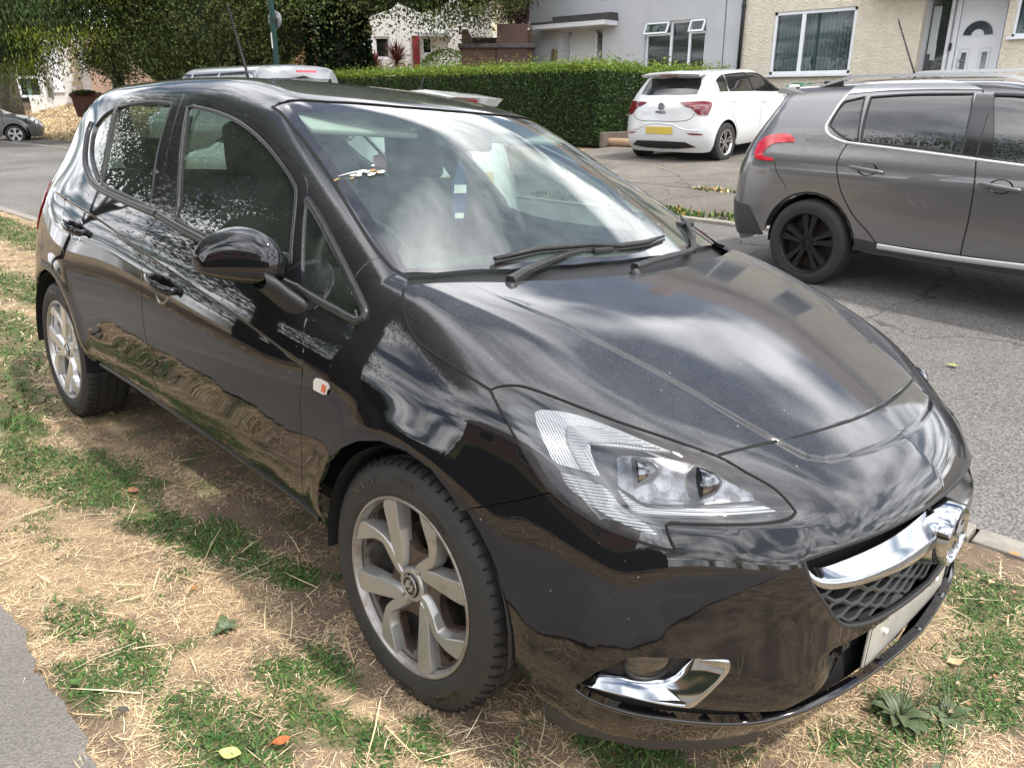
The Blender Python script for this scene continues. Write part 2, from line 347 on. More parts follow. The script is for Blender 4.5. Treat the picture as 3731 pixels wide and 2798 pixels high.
def patch(B, pr, outline, h=.02, holes=(), gap=0.0, off=0.0, lip=.012, feats=None):
    """triangulated sheet on body B inside outline (2-D chart), returns verts, faces, normals"""
    ol = resample(inset(outline, gap) if gap else outline, h); hs = [resample(inset(q, -gap) if gap else q, h) for q in holes]
    if area(ol) < 0: ol = ol[::-1]
    x0, y0 = ol.min(0); x1, y1 = ol.max(0)
    gx, gy = np.meshgrid(np.arange(x0+h/2, x1, h), np.arange(y0+h/2, y1, h)); gx[1::2] += h/2
    g = np.stack([gx.ravel(), gy.ravel()], 1); g = g[inside(g, ol)]
    for q in hs: g = g[~inside(g, q)]
    bd = np.vstack([ol]+hs); FE = []; fpts = []
    for L in (FEATS if feats is None and B is globals().get('CAR') and h < .025 else (feats or [])):
        q = resample(pr.to2(L), h*.7, False); ok = inside(q, ol)
        for hq in hs: ok &= ~inside(q, hq)
        dd = np.sqrt(((q[:, None]-bd[None])**2).sum(-1).min(1)); ok &= dd > h*.35
        run = []
        for a, b in zip(q, ok):
            if b: run.append(a)
            if (not b) and run: fpts.append(np.array(run)); run = []
        if run: fpts.append(np.array(run))
    near = np.vstack([bd]+fpts); 
    if len(g):
        keep = np.ones(len(g), bool)
        for i in range(0, len(g), 4000):
            d = ((g[i:i+4000, None]-near[None])**2).sum(-1).min(1); keep[i:i+4000] = d > (h*.5)**2
        g = g[keep]
    allp = np.vstack([bd, g]); E = []; k = 0
    for q in [ol]+hs:
        n = len(q); E += [(k+i, k+(i+1) % n) for i in range(n)]; k += n
    k = len(allp)
    if fpts:
        allp = np.vstack([allp]+fpts)
        for q in fpts: E += [(k+i, k+i+1) for i in range(len(q)-1)]; k += len(q)
    v, e, f, ov, oe, of = delaunay_2d_cdt([Vector((float(a), float(b))) for a, b in allp], E, [], 0, 1e-7)
    V2 = np.array([tuple(q) for q in v]); f = np.array([t for t in f if len(t) == 3])
    cen = V2[f].mean(1); ok = inside(cen, ol)
    for q in hs: ok &= ~inside(cen, q)
    f = f[ok]
    V = pr.solve(B, V2, off); N = B.grad(V)
    fn = np.cross(V[f[:, 1]]-V[f[:, 0]], V[f[:, 2]]-V[f[:, 0]]); flip = (fn*N[f[:, 0]]).sum(1) < 0; f[flip] = f[flip][:, ::-1]
    Fc = [tuple(t) for t in f]
    if lip:
        used, base = {}, len(V); ec = {}
        for t in Fc:
            for a, b in ((t[0], t[1]), (t[1], t[2]), (t[2], t[0])): ec[(a, b)] = 1
        be = [(a, b) for (a, b) in ec if (b, a) not in ec]
        ids = sorted({a for e2 in be for a in e2}); rimN = N[ids]
        V = np.vstack([V, V[ids], V[ids]-rimN*lip]); N = np.vstack([N, rimN, rimN]); m = {a: i for i, a in enumerate(ids)}; n = len(ids)
        for a, b in be: Fc.append((base+m[b], base+m[a], base+n+m[a], base+n+m[b]))
    return V, Fc, N
def mirror(V, Fc, N):
    s = np.array([1, -1, 1.]); return V*s, [tuple(t)[::-1] for t in Fc], N*s
def panel(name, B, pr, outline, mats, parent, h=.02, holes=(), gap=.0022, off=0.0, lip=.012, both=False, group=None):
    V, Fc, N = patch(B, pr, outline, h, holes, gap, off, lip)
    o = [mesh_np(name, V, Fc, mats, parent, smooth=True, normals=N)]
    if both:
        V, Fc, N = mirror(V, Fc, N); o.append(mesh_np(name, V, Fc, mats, parent, smooth=True, normals=N))
    return o
def ribbon(name, C, N, w, t, mats, parent=None, both=False, build=True, taper=False):
    """moulding along curve C with surface normals N: half width w, thickness t"""
    C = np.asarray(C, float); N = np.asarray(N, float); T = np.gradient(C, axis=0); T /= np.linalg.norm(T, axis=1, keepdims=True)+1e-12
    S = np.cross(T, N); S /= np.linalg.norm(S, axis=1, keepdims=True)+1e-12; n = len(C); m = MB()
    ang = np.linspace(0, math.pi, 7); rows = []
    for i in range(n):
        ww = w if not taper else w*min(1, .15+6*min(i, n-1-i)/n)
        rows.append([C[i]+S[i]*ww*math.cos(a)+N[i]*t*math.sin(a) for a in ang]+[C[i]-S[i]*ww-N[i]*t, C[i]+S[i]*ww-N[i]*t])
    k = 9; V = [p for r in rows for p in r]; Fc = [(i*k+j, i*k+(j+1) % k, (i+1)*k+(j+1) % k, (i+1)*k+j) for i in range(n-1) for j in range(k)]
    Fc += [tuple(range(k))[::-1], tuple((n-1)*k+j for j in range(k))]
    m.add(V, Fc, 0, True)
    o = [m.build(name, mats, parent, auto=60)]
    if both:
        m2 = MB(); m2.add([(p[0], -p[1], p[2]) for p in V], [f[::-1] for f in Fc], 0, True); o.append(m2.build(name, mats, parent, auto=60))
    return o
# ------------------------------------------------------------------ the black hatchback's shape (metres, front axle at x=0)
ZL=[.10,.20,.35,.50,.65,.80,.95,1.10,1.25,1.40,1.55]
XL=[-3.3,-2.9,-2.5,-2.0,-1.4,-.8,-.35,0,.3,.6,.9]
SIDE=[[0.5670,0.6580,0.7615,0.7786,0.7509,0.7144,0.6519,0.5700,0.4993,0.4384,0.3739],
[0.5698,0.6708,0.8111,0.8346,0.8238,0.7915,0.7418,0.6500,0.5747,0.5143,0.4301],
[0.5838,0.6932,0.8388,0.8647,0.8612,0.8385,0.7935,0.7187,0.6378,0.5508,0.4527],
[0.5804,0.6866,0.8314,0.8588,0.8589,0.8437,0.8067,0.7395,0.6587,0.5661,0.4631],
[0.5803,0.6860,0.8299,0.8579,0.8583,0.8450,0.8062,0.7400,0.6614,0.5730,0.4730],
[0.5824,0.6921,0.8363,0.8613,0.8621,0.8465,0.7994,0.7326,0.6545,0.5689,0.4731],
[0.5852,0.7082,0.8480,0.8688,0.8684,0.8502,0.7892,0.7171,0.6375,0.5576,0.4628],
[0.6276,0.7487,0.8583,0.8775,0.8748,0.8423,0.7699,0.6931,0.6092,0.5252,0.4411],
[0.6684,0.7885,0.8583,0.8695,0.8617,0.8112,0.7263,0.6454,0.5633,0.4807,0.3978],
[0.6882,0.7781,0.8279,0.8378,0.8176,0.7574,0.6672,0.5768,0.4859,0.4046,0.3232],
[0.6778,0.7476,0.7876,0.7878,0.7580,0.6880,0.5879,0.4878,0.3879,0.3078,0.2078]]
side=Sp2(XL,ZL,SIDE)
# centre profile of hood (x>0) and of screen/roof (x<0)
hoodP=Sp1([-.2,0,.15,.3,.45,.6,.68,.76,.85,.95],[1.0290,0.9900,0.9576,0.9161,0.8656,0.8084,0.7734,0.7352,0.6929,0.6354])
roofP=Sp1([-3.3,-3.05,-2.85,-2.7,-2.4,-2.0,-1.6,-1.2,-.95,-.8,-.6,-.4,-.2,0,.2],[0.6261,1.1346,1.3711,1.4432,1.4771,1.4936,1.4959,1.4768,1.4406,1.4084,1.3224,1.2112,1.0896,0.9631,0.8394])
Ax=Sp1([-3.2,-2.6,-1.6,-1.3,-1.0,-.6,-.1,.3,.6,.9],[0.1,0.0,0.25,.5,.68,.45,.25,.28,.36,.30])
Cx=Sp1([-3.2,-2.2,-1.4,-1.0,-.5,-.1,.3,.6,.9],[0.0449,0.0610,0.0450,0.0063,0.0068,-0.0283,-0.0312,-0.0446,-0.0230])
NYL=[0,.2,.4,.5,.6,.7,.8,.9]
NZL=[.1,.2,.28,.4,.5,.6,.7,.8,.95]
NOSE=[[0.8143,0.8566,0.8898,0.8847,0.8885,0.8885,0.8548,0.8006,0.7001],
[0.7786,0.8340,0.8764,0.8748,0.8765,0.8728,0.8339,0.7783,0.6773],
[0.7134,0.7916,0.8436,0.8418,0.8342,0.8163,0.7714,0.7144,0.6151],
[0.6789,0.7572,0.8092,0.8047,0.7906,0.7626,0.7039,0.6599,0.5644],
[0.6367,0.6993,0.7417,0.7383,0.7217,0.6921,0.6340,0.5799,0.4737],
[0.5644,0.6149,0.6485,0.6480,0.6281,0.5960,0.5342,0.4685,0.3619],
[0.4297,0.4767,0.5036,0.4999,0.4852,0.4495,0.3832,0.3166,0.2098],
[0.0829,0.1335,0.1651,0.1683,0.1527,0.1175,0.0516,-0.0151,-0.1122]]
nose=Sp2(NYL,NZL,NOSE)
rear=Sp2([0,.4,.6,.75,.9],[.2,.4,.6,.9,1.2],[[-3.1209,-3.1564,-3.1613,-3.1260,-3.0410],[-3.1016,-3.1378,-3.1425,-3.1045,-3.0152],[-3.0522,-3.0902,-3.0958,-3.0460,-2.9533],[-2.9624,-3.0037,-3.0116,-2.9555,-2.8244],[-2.6422,-2.6865,-2.7273,-2.6129,-2.3968]])
def top(x,y):
    y2=y*y;u=x+Ax(x)*y2
    a=hoodP(u);b=roofP(u)
    t=np.where(u>.1,a,np.where(u<-.1,b,np.maximum(a,b)))
    return t-Cx(x)*y2

def kst_c(x): return np.interp(x, [-2.6, -1.2, -.5, -.1, .2, .8], [.10, .09, .07, .09, .18, .18])
# feature lines of the black hatchback, metres in its own frame (right side, y<0)
T = {}
T['rear_glass'] = [(-2.297,-0.602,1.333),(-2.298,-0.584,1.361),(-2.159,-0.578,1.377),(-1.963,-0.574,1.389),(-1.764,-0.579,1.386),(-1.73,-0.627,1.308),(-1.674,-0.685,1.207),(-1.599,-0.736,1.11),(-1.547,-0.773,1.033),(-1.804,-0.764,1.052),(-2.046,-0.754,1.071),(-2.118,-0.724,1.128),(-2.184,-0.68,1.209)]
T['quarter_glass'] = [(-2.34,-0.585,1.357),(-2.428,-0.602,1.324),(-2.474,-0.623,1.28),(-2.444,-0.651,1.236),(-2.358,-0.691,1.176),(-2.229,-0.726,1.121),(-2.134,-0.746,1.085),(-2.095,-0.751,1.076),(-2.141,-0.718,1.139),(-2.219,-0.666,1.232)]
T['front_glass'] = [(-1.614,-0.59,1.372),(-1.575,-0.587,1.376),(-1.361,-0.598,1.359),(-1.153,-0.617,1.326),(-0.969,-0.643,1.277),(-0.813,-0.671,1.22),(-0.716,-0.692,1.175),(-0.692,-0.704,1.152),(-0.658,-0.73,1.097),(-0.623,-0.76,1.031),(-0.592,-0.782,0.981),(-0.626,-0.775,1.0),(-1.06,-0.786,0.993),(-1.325,-0.777,1.02),(-1.358,-0.755,1.069),(-1.482,-0.682,1.212)]
T['rear_door_out'] = [(-1.712,-0.556,1.42),(-1.993,-0.548,1.424),(-2.207,-0.551,1.413),(-2.383,-0.565,1.386),(-2.51,-0.581,1.348),(-2.591,-0.597,1.307),(-2.587,-0.62,1.264),(-2.516,-0.666,1.194),(-2.418,-0.722,1.108),(-2.388,-0.747,1.066),(-2.421,-0.765,1.025),(-2.47,-0.782,0.982),(-2.393,-0.815,0.907),(-2.317,-0.847,0.789),(-2.31,-0.852,0.759),(-2.27,-0.863,0.656),(-2.201,-0.864,0.597),(-2.073,-0.86,0.505),(-1.981,-0.853,0.408)]
T['front_door_top'] = [(-1.705,-0.556,1.42),(-1.551,-0.562,1.415),(-1.411,-0.572,1.401),(-1.193,-0.594,1.364),(-1.001,-0.624,1.31),(-0.818,-0.652,1.252),(-0.719,-0.667,1.217),(-0.675,-0.679,1.194),(-0.657,-0.686,1.18),(-0.637,-0.7,1.154),(-0.636,-0.707,1.142),(-0.617,-0.722,1.11),(-0.601,-0.736,1.082),(-0.563,-0.763,1.021),(-0.516,-0.793,0.951),(-0.48,-0.8,0.933),(-0.415,-0.81,0.909),(-0.438,-0.823,0.877),(-0.439,-0.835,0.848),(-0.416,-0.853,0.789),(-0.411,-0.861,0.743)]
T['q_light'] = [(-0.625,-0.708,1.138),(-0.561,-0.723,1.104),(-0.485,-0.739,1.066),(-0.419,-0.755,1.028),(-0.359,-0.767,0.998),(-0.31,-0.775,0.978),(-0.268,-0.786,0.952),(-0.239,-0.794,0.933),(-0.224,-0.802,0.914),(-0.237,-0.807,0.906),(-0.269,-0.808,0.906),(-0.365,-0.804,0.919),(-0.444,-0.802,0.928),(-0.5,-0.8,0.936),(-0.556,-0.765,1.016),(-0.596,-0.735,1.082)]
T['q_light_clear'] = [(-0.469,-0.793,0.949),(-0.351,-0.78,0.97),(-0.323,-0.787,0.954),(-0.313,-0.793,0.939),(-0.324,-0.798,0.93),(-0.401,-0.795,0.941),(-0.461,-0.794,0.945)]
T['belt_front'] = [(-1.464,-0.78,1.015),(-1.244,-0.789,0.992),(-1.079,-0.793,0.977),(-0.592,-0.803,0.933),(-0.509,-0.803,0.928),(-0.415,-0.807,0.916),(-0.333,-0.808,0.908),(-0.27,-0.81,0.901),(-0.233,-0.809,0.901),(-0.221,-0.805,0.91),(-0.225,-0.797,0.925),(-0.253,-0.789,0.944),(-0.307,-0.776,0.975),(-0.384,-0.758,1.019),(-0.463,-0.74,1.063),(-0.548,-0.721,1.108),(-0.626,-0.706,1.143)]
T['belt_rear'] = [(-2.558,-0.609,1.291),(-2.537,-0.636,1.245),(-2.449,-0.679,1.184),(-2.368,-0.711,1.137),(-2.262,-0.739,1.094),(-2.179,-0.753,1.07),(-2.066,-0.763,1.052),(-1.919,-0.769,1.041),(-1.704,-0.775,1.028),(-1.479,-0.78,1.017)]
T['cowl_pillar'] = [(-0.313,-0.773,0.981),(-0.309,-0.764,1.0),(-0.297,-0.749,1.022),(-0.287,-0.735,1.035),(-0.273,-0.719,1.042)]
T['screen_edge'] = [(-1.042,-0.575,1.383),(-0.974,-0.582,1.365),(-0.896,-0.596,1.335),(-0.806,-0.611,1.298),(-0.709,-0.629,1.256),(-0.629,-0.645,1.219),(-0.535,-0.666,1.174),(-0.445,-0.687,1.129),(-0.357,-0.705,1.084),(-0.291,-0.716,1.051),(-0.224,-0.72,1.02),(-0.217,-0.718,1.018),(-0.167,-0.714,1.006)]
T['screen_clear'] = [(-0.922,-0.56,1.369),(-0.782,-0.59,1.304),(-0.66,-0.612,1.249),(-0.539,-0.633,1.192),(-0.43,-0.654,1.139),(-0.333,-0.673,1.088),(-0.213,-0.692,1.025),(-0.208,-0.688,1.023),(-0.177,-0.601,1.023),(-0.153,-0.491,1.026),(-0.127,-0.335,1.029),(-0.103,-0.073,1.027)]
T['hood_side'] = [(-0.165,-0.716,1.005),(-0.145,-0.748,0.988),(-0.126,-0.764,0.97),(-0.103,-0.777,0.948),(-0.071,-0.79,0.922),(-0.042,-0.796,0.906),(-0.009,-0.799,0.893),(0.039,-0.8,0.882),(0.097,-0.798,0.87),(0.142,-0.796,0.859),(0.178,-0.793,0.851),(0.171,-0.793,0.853),(0.201,-0.79,0.845)]
T['crease_hood'] = [(0.096,-0.564,0.961),(0.165,-0.537,0.943),(0.24,-0.52,0.921),(0.45,-0.453,0.849),(0.51,-0.438,0.826),(0.575,-0.417,0.8),(0.633,-0.392,0.775)]
T['crease_nose'] = [(0.634,-0.393,0.775),(0.661,-0.378,0.762),(0.689,-0.358,0.749),(0.713,-0.317,0.741),(0.733,-0.241,0.737),(0.749,-0.134,0.735),(0.756,-0.03,0.734),(0.746,0.084,0.739),(0.725,0.209,0.744),(0.705,0.282,0.749),(0.673,0.324,0.762),(0.632,0.366,0.778)]
T['lamp'] = [(0.202,-0.791,0.844),(0.218,-0.777,0.854),(0.249,-0.759,0.861),(0.292,-0.741,0.857),(0.362,-0.711,0.842),(0.444,-0.664,0.819),(0.517,-0.609,0.797),(0.593,-0.544,0.768),(0.639,-0.513,0.743),(0.68,-0.483,0.72),(0.71,-0.47,0.698),(0.73,-0.465,0.678),(0.723,-0.487,0.669),(0.697,-0.534,0.666),(0.642,-0.611,0.666),(0.586,-0.672,0.665),(0.58,-0.679,0.661),(0.591,-0.681,0.642),(0.607,-0.679,0.62),(0.603,-0.683,0.619),(0.562,-0.717,0.628),(0.5,-0.758,0.643),(0.454,-0.777,0.66),(0.409,-0.791,0.679),(0.366,-0.8,0.705),(0.323,-0.803,0.744),(0.271,-0.802,0.792),(0.226,-0.796,0.827)]
T['lamp_drl'] = [(0.302,-0.771,0.824),(0.313,-0.76,0.83),(0.352,-0.735,0.831),(0.399,-0.706,0.823),(0.453,-0.675,0.807),(0.505,-0.642,0.789),(0.535,-0.621,0.778),(0.501,-0.66,0.78),(0.457,-0.7,0.783),(0.419,-0.733,0.784),(0.432,-0.738,0.764),(0.457,-0.74,0.731),(0.418,-0.763,0.738),(0.378,-0.781,0.743),(0.352,-0.782,0.768),(0.321,-0.779,0.799)]
T['lamp_drl_in'] = [(0.371,-0.745,0.81),(0.407,-0.713,0.812),(0.456,-0.678,0.802),(0.519,-0.635,0.783),(0.464,-0.687,0.789),(0.417,-0.731,0.787),(0.417,-0.743,0.773),(0.453,-0.744,0.731),(0.427,-0.756,0.741),(0.402,-0.757,0.765),(0.381,-0.754,0.79)]
T['lamp_reflector'] = [(0.467,-0.71,0.762),(0.475,-0.697,0.768),(0.529,-0.645,0.766),(0.582,-0.59,0.757),(0.634,-0.531,0.74),(0.669,-0.516,0.712),(0.682,-0.522,0.693),(0.612,-0.624,0.692),(0.541,-0.698,0.689),(0.514,-0.713,0.702),(0.49,-0.726,0.713)]
T['lamp_bowl'] = [(0.584,-0.607,0.743),(0.586,-0.595,0.75),(0.607,-0.563,0.749),(0.625,-0.546,0.741),(0.671,-0.533,0.699),(0.611,-0.623,0.695),(0.593,-0.622,0.718)]
T['lamp_bar'] = [(0.492,-0.725,0.712),(0.519,-0.714,0.695),(0.553,-0.69,0.683),(0.614,-0.626,0.687),(0.684,-0.524,0.689),(0.71,-0.496,0.679),(0.674,-0.556,0.678),(0.578,-0.673,0.675),(0.535,-0.712,0.676),(0.511,-0.722,0.692)]
T['lamp_ind'] = [(0.391,-0.781,0.727),(0.417,-0.77,0.725),(0.45,-0.753,0.719),(0.478,-0.739,0.709),(0.505,-0.732,0.685),(0.538,-0.715,0.667),(0.554,-0.706,0.658),(0.575,-0.697,0.641),(0.545,-0.721,0.647),(0.493,-0.752,0.664),(0.445,-0.771,0.687),(0.413,-0.78,0.704)]
T['seam_fb'] = [(0.389,-0.796,0.688),(0.368,-0.808,0.675),(0.306,-0.834,0.644),(0.222,-0.86,0.605),(0.197,-0.866,0.596)]
T['bumper_arch'] = [(0.225,-0.859,0.607),(0.263,-0.855,0.569),(0.291,-0.852,0.535),(0.31,-0.849,0.504),(0.335,-0.845,0.438),(0.353,-0.841,0.367),(0.364,-0.835,0.311),(0.383,-0.828,0.286),(0.393,-0.823,0.273),(0.41,-0.817,0.262)]
T['grille'] = [(0.77,-0.489,0.598),(0.779,-0.487,0.578),(0.792,-0.479,0.552),(0.805,-0.463,0.526),(0.816,-0.447,0.503),(0.828,-0.424,0.473),(0.836,-0.404,0.454),(0.844,-0.377,0.439),(0.861,-0.302,0.423),(0.874,-0.203,0.415),(0.881,-0.081,0.409)]
T['chrome_bot'] = [(0.769,-0.491,0.598),(0.784,-0.484,0.571),(0.797,-0.469,0.55),(0.81,-0.448,0.539),(0.827,-0.41,0.535),(0.844,-0.362,0.534),(0.862,-0.292,0.534),(0.875,-0.219,0.535),(0.883,-0.155,0.532)]
T['chrome_mid'] = [(0.773,-0.487,0.594),(0.784,-0.479,0.577),(0.797,-0.465,0.561),(0.81,-0.441,0.553),(0.832,-0.39,0.55),(0.854,-0.322,0.552),(0.872,-0.238,0.554),(0.88,-0.183,0.551)]
T['chrome_top'] = [(0.77,-0.489,0.597),(0.781,-0.478,0.586),(0.791,-0.462,0.583),(0.808,-0.426,0.586),(0.837,-0.344,0.598),(0.861,-0.238,0.609)]
T['lip'] = [(0.769,-0.485,0.604),(0.777,-0.468,0.607),(0.8,-0.42,0.613),(0.83,-0.338,0.622),(0.855,-0.215,0.629),(0.868,-0.065,0.633)]
T['fog_out'] = [(0.503,-0.796,0.317),(0.531,-0.785,0.354),(0.561,-0.769,0.383),(0.581,-0.756,0.401),(0.598,-0.744,0.409),(0.641,-0.705,0.412),(0.682,-0.662,0.413),(0.718,-0.622,0.411),(0.722,-0.62,0.4),(0.723,-0.622,0.384),(0.71,-0.642,0.352),(0.684,-0.668,0.303),(0.644,-0.709,0.311),(0.578,-0.761,0.318),(0.52,-0.789,0.318)]
T['fog_chrome'] = [(0.52,-0.789,0.318),(0.531,-0.785,0.331),(0.577,-0.762,0.335),(0.617,-0.735,0.326),(0.644,-0.71,0.321),(0.665,-0.689,0.327),(0.668,-0.686,0.35),(0.67,-0.683,0.367),(0.681,-0.667,0.394),(0.683,-0.662,0.412),(0.717,-0.624,0.411),(0.721,-0.62,0.405),(0.723,-0.621,0.387),(0.71,-0.642,0.352),(0.684,-0.668,0.303),(0.662,-0.691,0.306),(0.617,-0.734,0.314),(0.578,-0.761,0.318)]
T['fog_chrome_in'] = [(0.531,-0.785,0.333),(0.576,-0.762,0.339),(0.615,-0.736,0.342),(0.642,-0.712,0.345),(0.66,-0.693,0.361),(0.673,-0.676,0.388),(0.681,-0.663,0.412)]
T['fog_lamp'] = [(0.592,-0.75,0.384),(0.595,-0.747,0.4),(0.607,-0.737,0.408),(0.638,-0.708,0.412),(0.64,-0.707,0.401),(0.637,-0.713,0.383),(0.625,-0.726,0.369),(0.609,-0.739,0.365),(0.597,-0.748,0.37)]
T['lower_edge'] = [(0.494,-0.799,0.304),(0.521,-0.787,0.291),(0.579,-0.758,0.284),(0.636,-0.712,0.277),(0.704,-0.637,0.264),(0.752,-0.577,0.26),(0.783,-0.535,0.264),(0.812,-0.483,0.268)]
T['intake_top'] = [(0.496,-0.798,0.314),(0.52,-0.789,0.316),(0.618,-0.733,0.313),(0.684,-0.668,0.302),(0.721,-0.629,0.299),(0.769,-0.569,0.293),(0.807,-0.508,0.287),(0.82,-0.49,0.307),(0.842,-0.434,0.33),(0.865,-0.329,0.314)]
T['hook'] = [(0.778,-0.533,0.454),(0.778,-0.53,0.466),(0.79,-0.508,0.468),(0.805,-0.481,0.463),(0.811,-0.471,0.451),(0.813,-0.473,0.428),(0.802,-0.497,0.429),(0.787,-0.523,0.434)]
T['handle_f'] = [(-1.448,-0.842,0.819),(-1.374,-0.838,0.838),(-1.298,-0.838,0.838),(-1.232,-0.841,0.823),(-1.191,-0.844,0.806),(-1.197,-0.849,0.78),(-1.279,-0.852,0.755),(-1.343,-0.851,0.756),(-1.412,-0.848,0.778)]
T['handle_r'] = [(-2.333,-0.823,0.888),(-2.268,-0.816,0.914),(-2.172,-0.816,0.919),(-2.091,-0.825,0.892),(-2.069,-0.831,0.865),(-2.129,-0.839,0.833),(-2.224,-0.837,0.839),(-2.292,-0.833,0.856)]
T['indicator'] = [(-0.35,-0.863,0.733),(-0.338,-0.862,0.746),(-0.288,-0.862,0.747),(-0.275,-0.864,0.737),(-0.282,-0.866,0.714),(-0.303,-0.866,0.71),(-0.347,-0.866,0.71)]
T['upcrease'] = [(-2.454,-0.783,0.981),(-2.033,-0.806,0.952),(-1.747,-0.818,0.916),(-1.519,-0.827,0.884),(-1.501,-0.825,0.89),(-1.259,-0.832,0.864),(-1.021,-0.838,0.835),(-0.711,-0.848,0.799),(-0.48,-0.856,0.769)]
SEC = Proj('sec', (0, 0, .75), .8); SPH = Proj('sph', (.15, 0, .5), .75); RSPH = Proj('rsph', (-2.35, 0, .8), .75)
CRN = np.array([(-.3, .62), (0, .59)]+[(p[0], -p[1]) for p in T['crease_hood']]+[(p[0], -p[1]) for p in T['crease_nose'][1:7]]+[(.757, 0)])
_a = CRN[:-1]; _b = CRN[1:]
def dome_dist(x, y):
    P = np.stack([x.ravel(), y.ravel()], 1); best = np.full(len(P), 9.)
    for a, b in zip(_a, _b):
        ab = b-a; t = np.clip(((P-a)@ab)/(ab@ab), 0, 1); best = np.minimum(best, np.linalg.norm(P-a-t[:, None]*ab, axis=1))
    poly = np.vstack([CRN, [(-.3, 0)]]); s = np.where(inside(P, poly), 1, -1)
    return (best*s).reshape(x.shape)
UC = Sp1([-2.454, -2.033, -1.5, -1.021, -.711, -.48, -.2], [.981, .952, .888, .835, .799, .769, .735])
def disp_c(x, y, z):
    d = np.zeros_like(x)
    t = UC(x)-z                                                     # undercut below the shoulder line
    side = (y > .72)*sst(-2.75, -2.45, x)*(1-sst(-.62, -.30, x))
    d = d-.011*sst(-.003, .010, t)*np.exp(-np.maximum(t, 0)/.075)*side
    t2 = z-(.47+.10*sst(-.6, -2.2, x)*0-.06*np.clip((-x-.5)/1.6, 0, 1)*-1)
    d = d-.002*np.exp(-((z-.50)/.09)**2)*(y > .7)*sst(-2.1, -1.8, x)*(1-sst(-.75, -.45, x))   # hollow in the lower doors
    for cx in (.02, -2.51):
        r = np.hypot(x-cx, z-.315); d = d+.007*np.exp(-((r-.375)/.045)**2)*(y > .74)*(z > .25)
    w = (x > -.25) & (z > .6)
    if w.any():
        dd = dome_dist(x[w], y[w]); h = .0075*sst(-.15, .35, x[w])
        q = d[w]; q += h*sst(-.008, .006, dd)*(z[w] > .66)*.9; d[w] = q
    d = d+.016*sst(.688, .662, z)*np.exp(-np.maximum(.662-z, 0)/.10)*sst(.40, .50, y)*(1-sst(.70, .76, y))*(x > .45)
    mk = sst(.47, .30, y)*sst(.292, .302, z)*sst(.402, .388, z)*(x > .6)
    d = d-.044*.85*mk*sst(-.05, .0, -np.abs(y)*0)
    return d
CAR = Body(side, top, nose, rear, kst_c, .13, .10, disp_c)
_x = np.linspace(-2.70, -.31, 90)
for dz in (.004, -.003, -.011):
    FEATS.append(Proj('side').solve(CAR, np.stack([_x, UC(_x)+dz], 1)))
_c = smoothpoly(CRN, n=5, closed=False, ang=80); _t = np.gradient(_c, axis=0); _t /= np.linalg.norm(_t, axis=1, keepdims=True)
for dd in (-.009, -.001, .007):
    q = _c+np.stack([_t[:, 1], -_t[:, 0]], 1)*dd; q = q[(q[:, 1] > .002) & (q[:, 0] > -.25)]; q[:, 1] *= -1
    FEATS.append(Proj('top').solve(CAR, q))
def t2(pr, L): return pr.to2(np.array(L, float))
paint = paint_mat('black_paint', (.0065, .0065, .008), ior=1.62, base_spec=0.0, dust=(.14, .147, .158), dust_side=.003, dust_top=.40)
gloss_black = mat('gloss_black', (.008, .008, .009), .12, 0, .5, .6)
trim = mat('black_rubber_trim', (.014, .014, .014), .35, noise=(60, (.035, .035, .034), .45, .8))
plastic = mat('black_plastic', (.014, .014, .015), .5, bump=(400, .15, .001))
inner_dark = mat('wheel_arch_felt', (.006, .006, .006), .9)
chrome = mat('chrome', (.47, .49, .52), .11, 1, noise=(25, (.30, .31, .32), .45, .8))
glass = glass_mat('tinted_window_glass', (.50, .60, .55), 1.55, .06, (.30, .34, .31))
screen = glass_mat('windscreen_glass', (.74, .86, .80), 1.74, .09, (.60, .70, .65))
frit = mat('windscreen_black_band', (.02, .02, .021), .1, 0, .5, 1, .02, 1.9, noise=(9, (.075, .07, .07), .35, .8))
lens = glass_mat('headlight_lens', (.90, .91, .92), 1.45, .05, (.5, .52, .54))
car = empty('parked_hatchback', mat=Matrix([list(M_CAR[i])+[0] for i in range(3)]+[[0, 0, 0, 1]]))
tag(car, 'black five-door hatchback covered in dust, parked on the dry verge in front', 'car')
HEAD = [(-.802, 0, 1.41), (-.809, -.106, 1.41), (-.845, -.25, 1.407), (-.938, -.437, 1.399)]
CUT = [(.591, -.540, .769), (.609, -.469, .772), (.630, -.386, .773), (.661, -.230, .774), (.678, -.1, .774), (.680, 0, .774)]
COWL = [(.000, 0, .99), (-.004, -.185, .993), (-.022, -.332, .994), (-.060, -.509, .994), (-.117, -.674, .991), (-.150, -.735, .989)]
DT, RD = T['front_door_top'], T['rear_door_out']
SB = [(-1.710, -.556, 1.42), (-1.664, -.613, 1.332), (-1.608, -.671, 1.232), (-1.535, -.725, 1.13), (-1.46, -.777, 1.023), (-1.468, -.788, .997), (-1.511, -.807, .95), (-1.519, -.823, .897), (-1.50, -.84, .82), (-1.484, -.851, .749), (-1.465, -.858, .643), (-1.441, -.858, .526), (-1.41, -.853, .43), (-1.40, -.84, .372)]
def opening(L, d): return inset(smoothpoly(t2(SEC, L), n=4, ang=38), d)
fg, rg, qg, ql = T['front_glass'], T['rear_glass'], T['quarter_glass'], T['q_light']
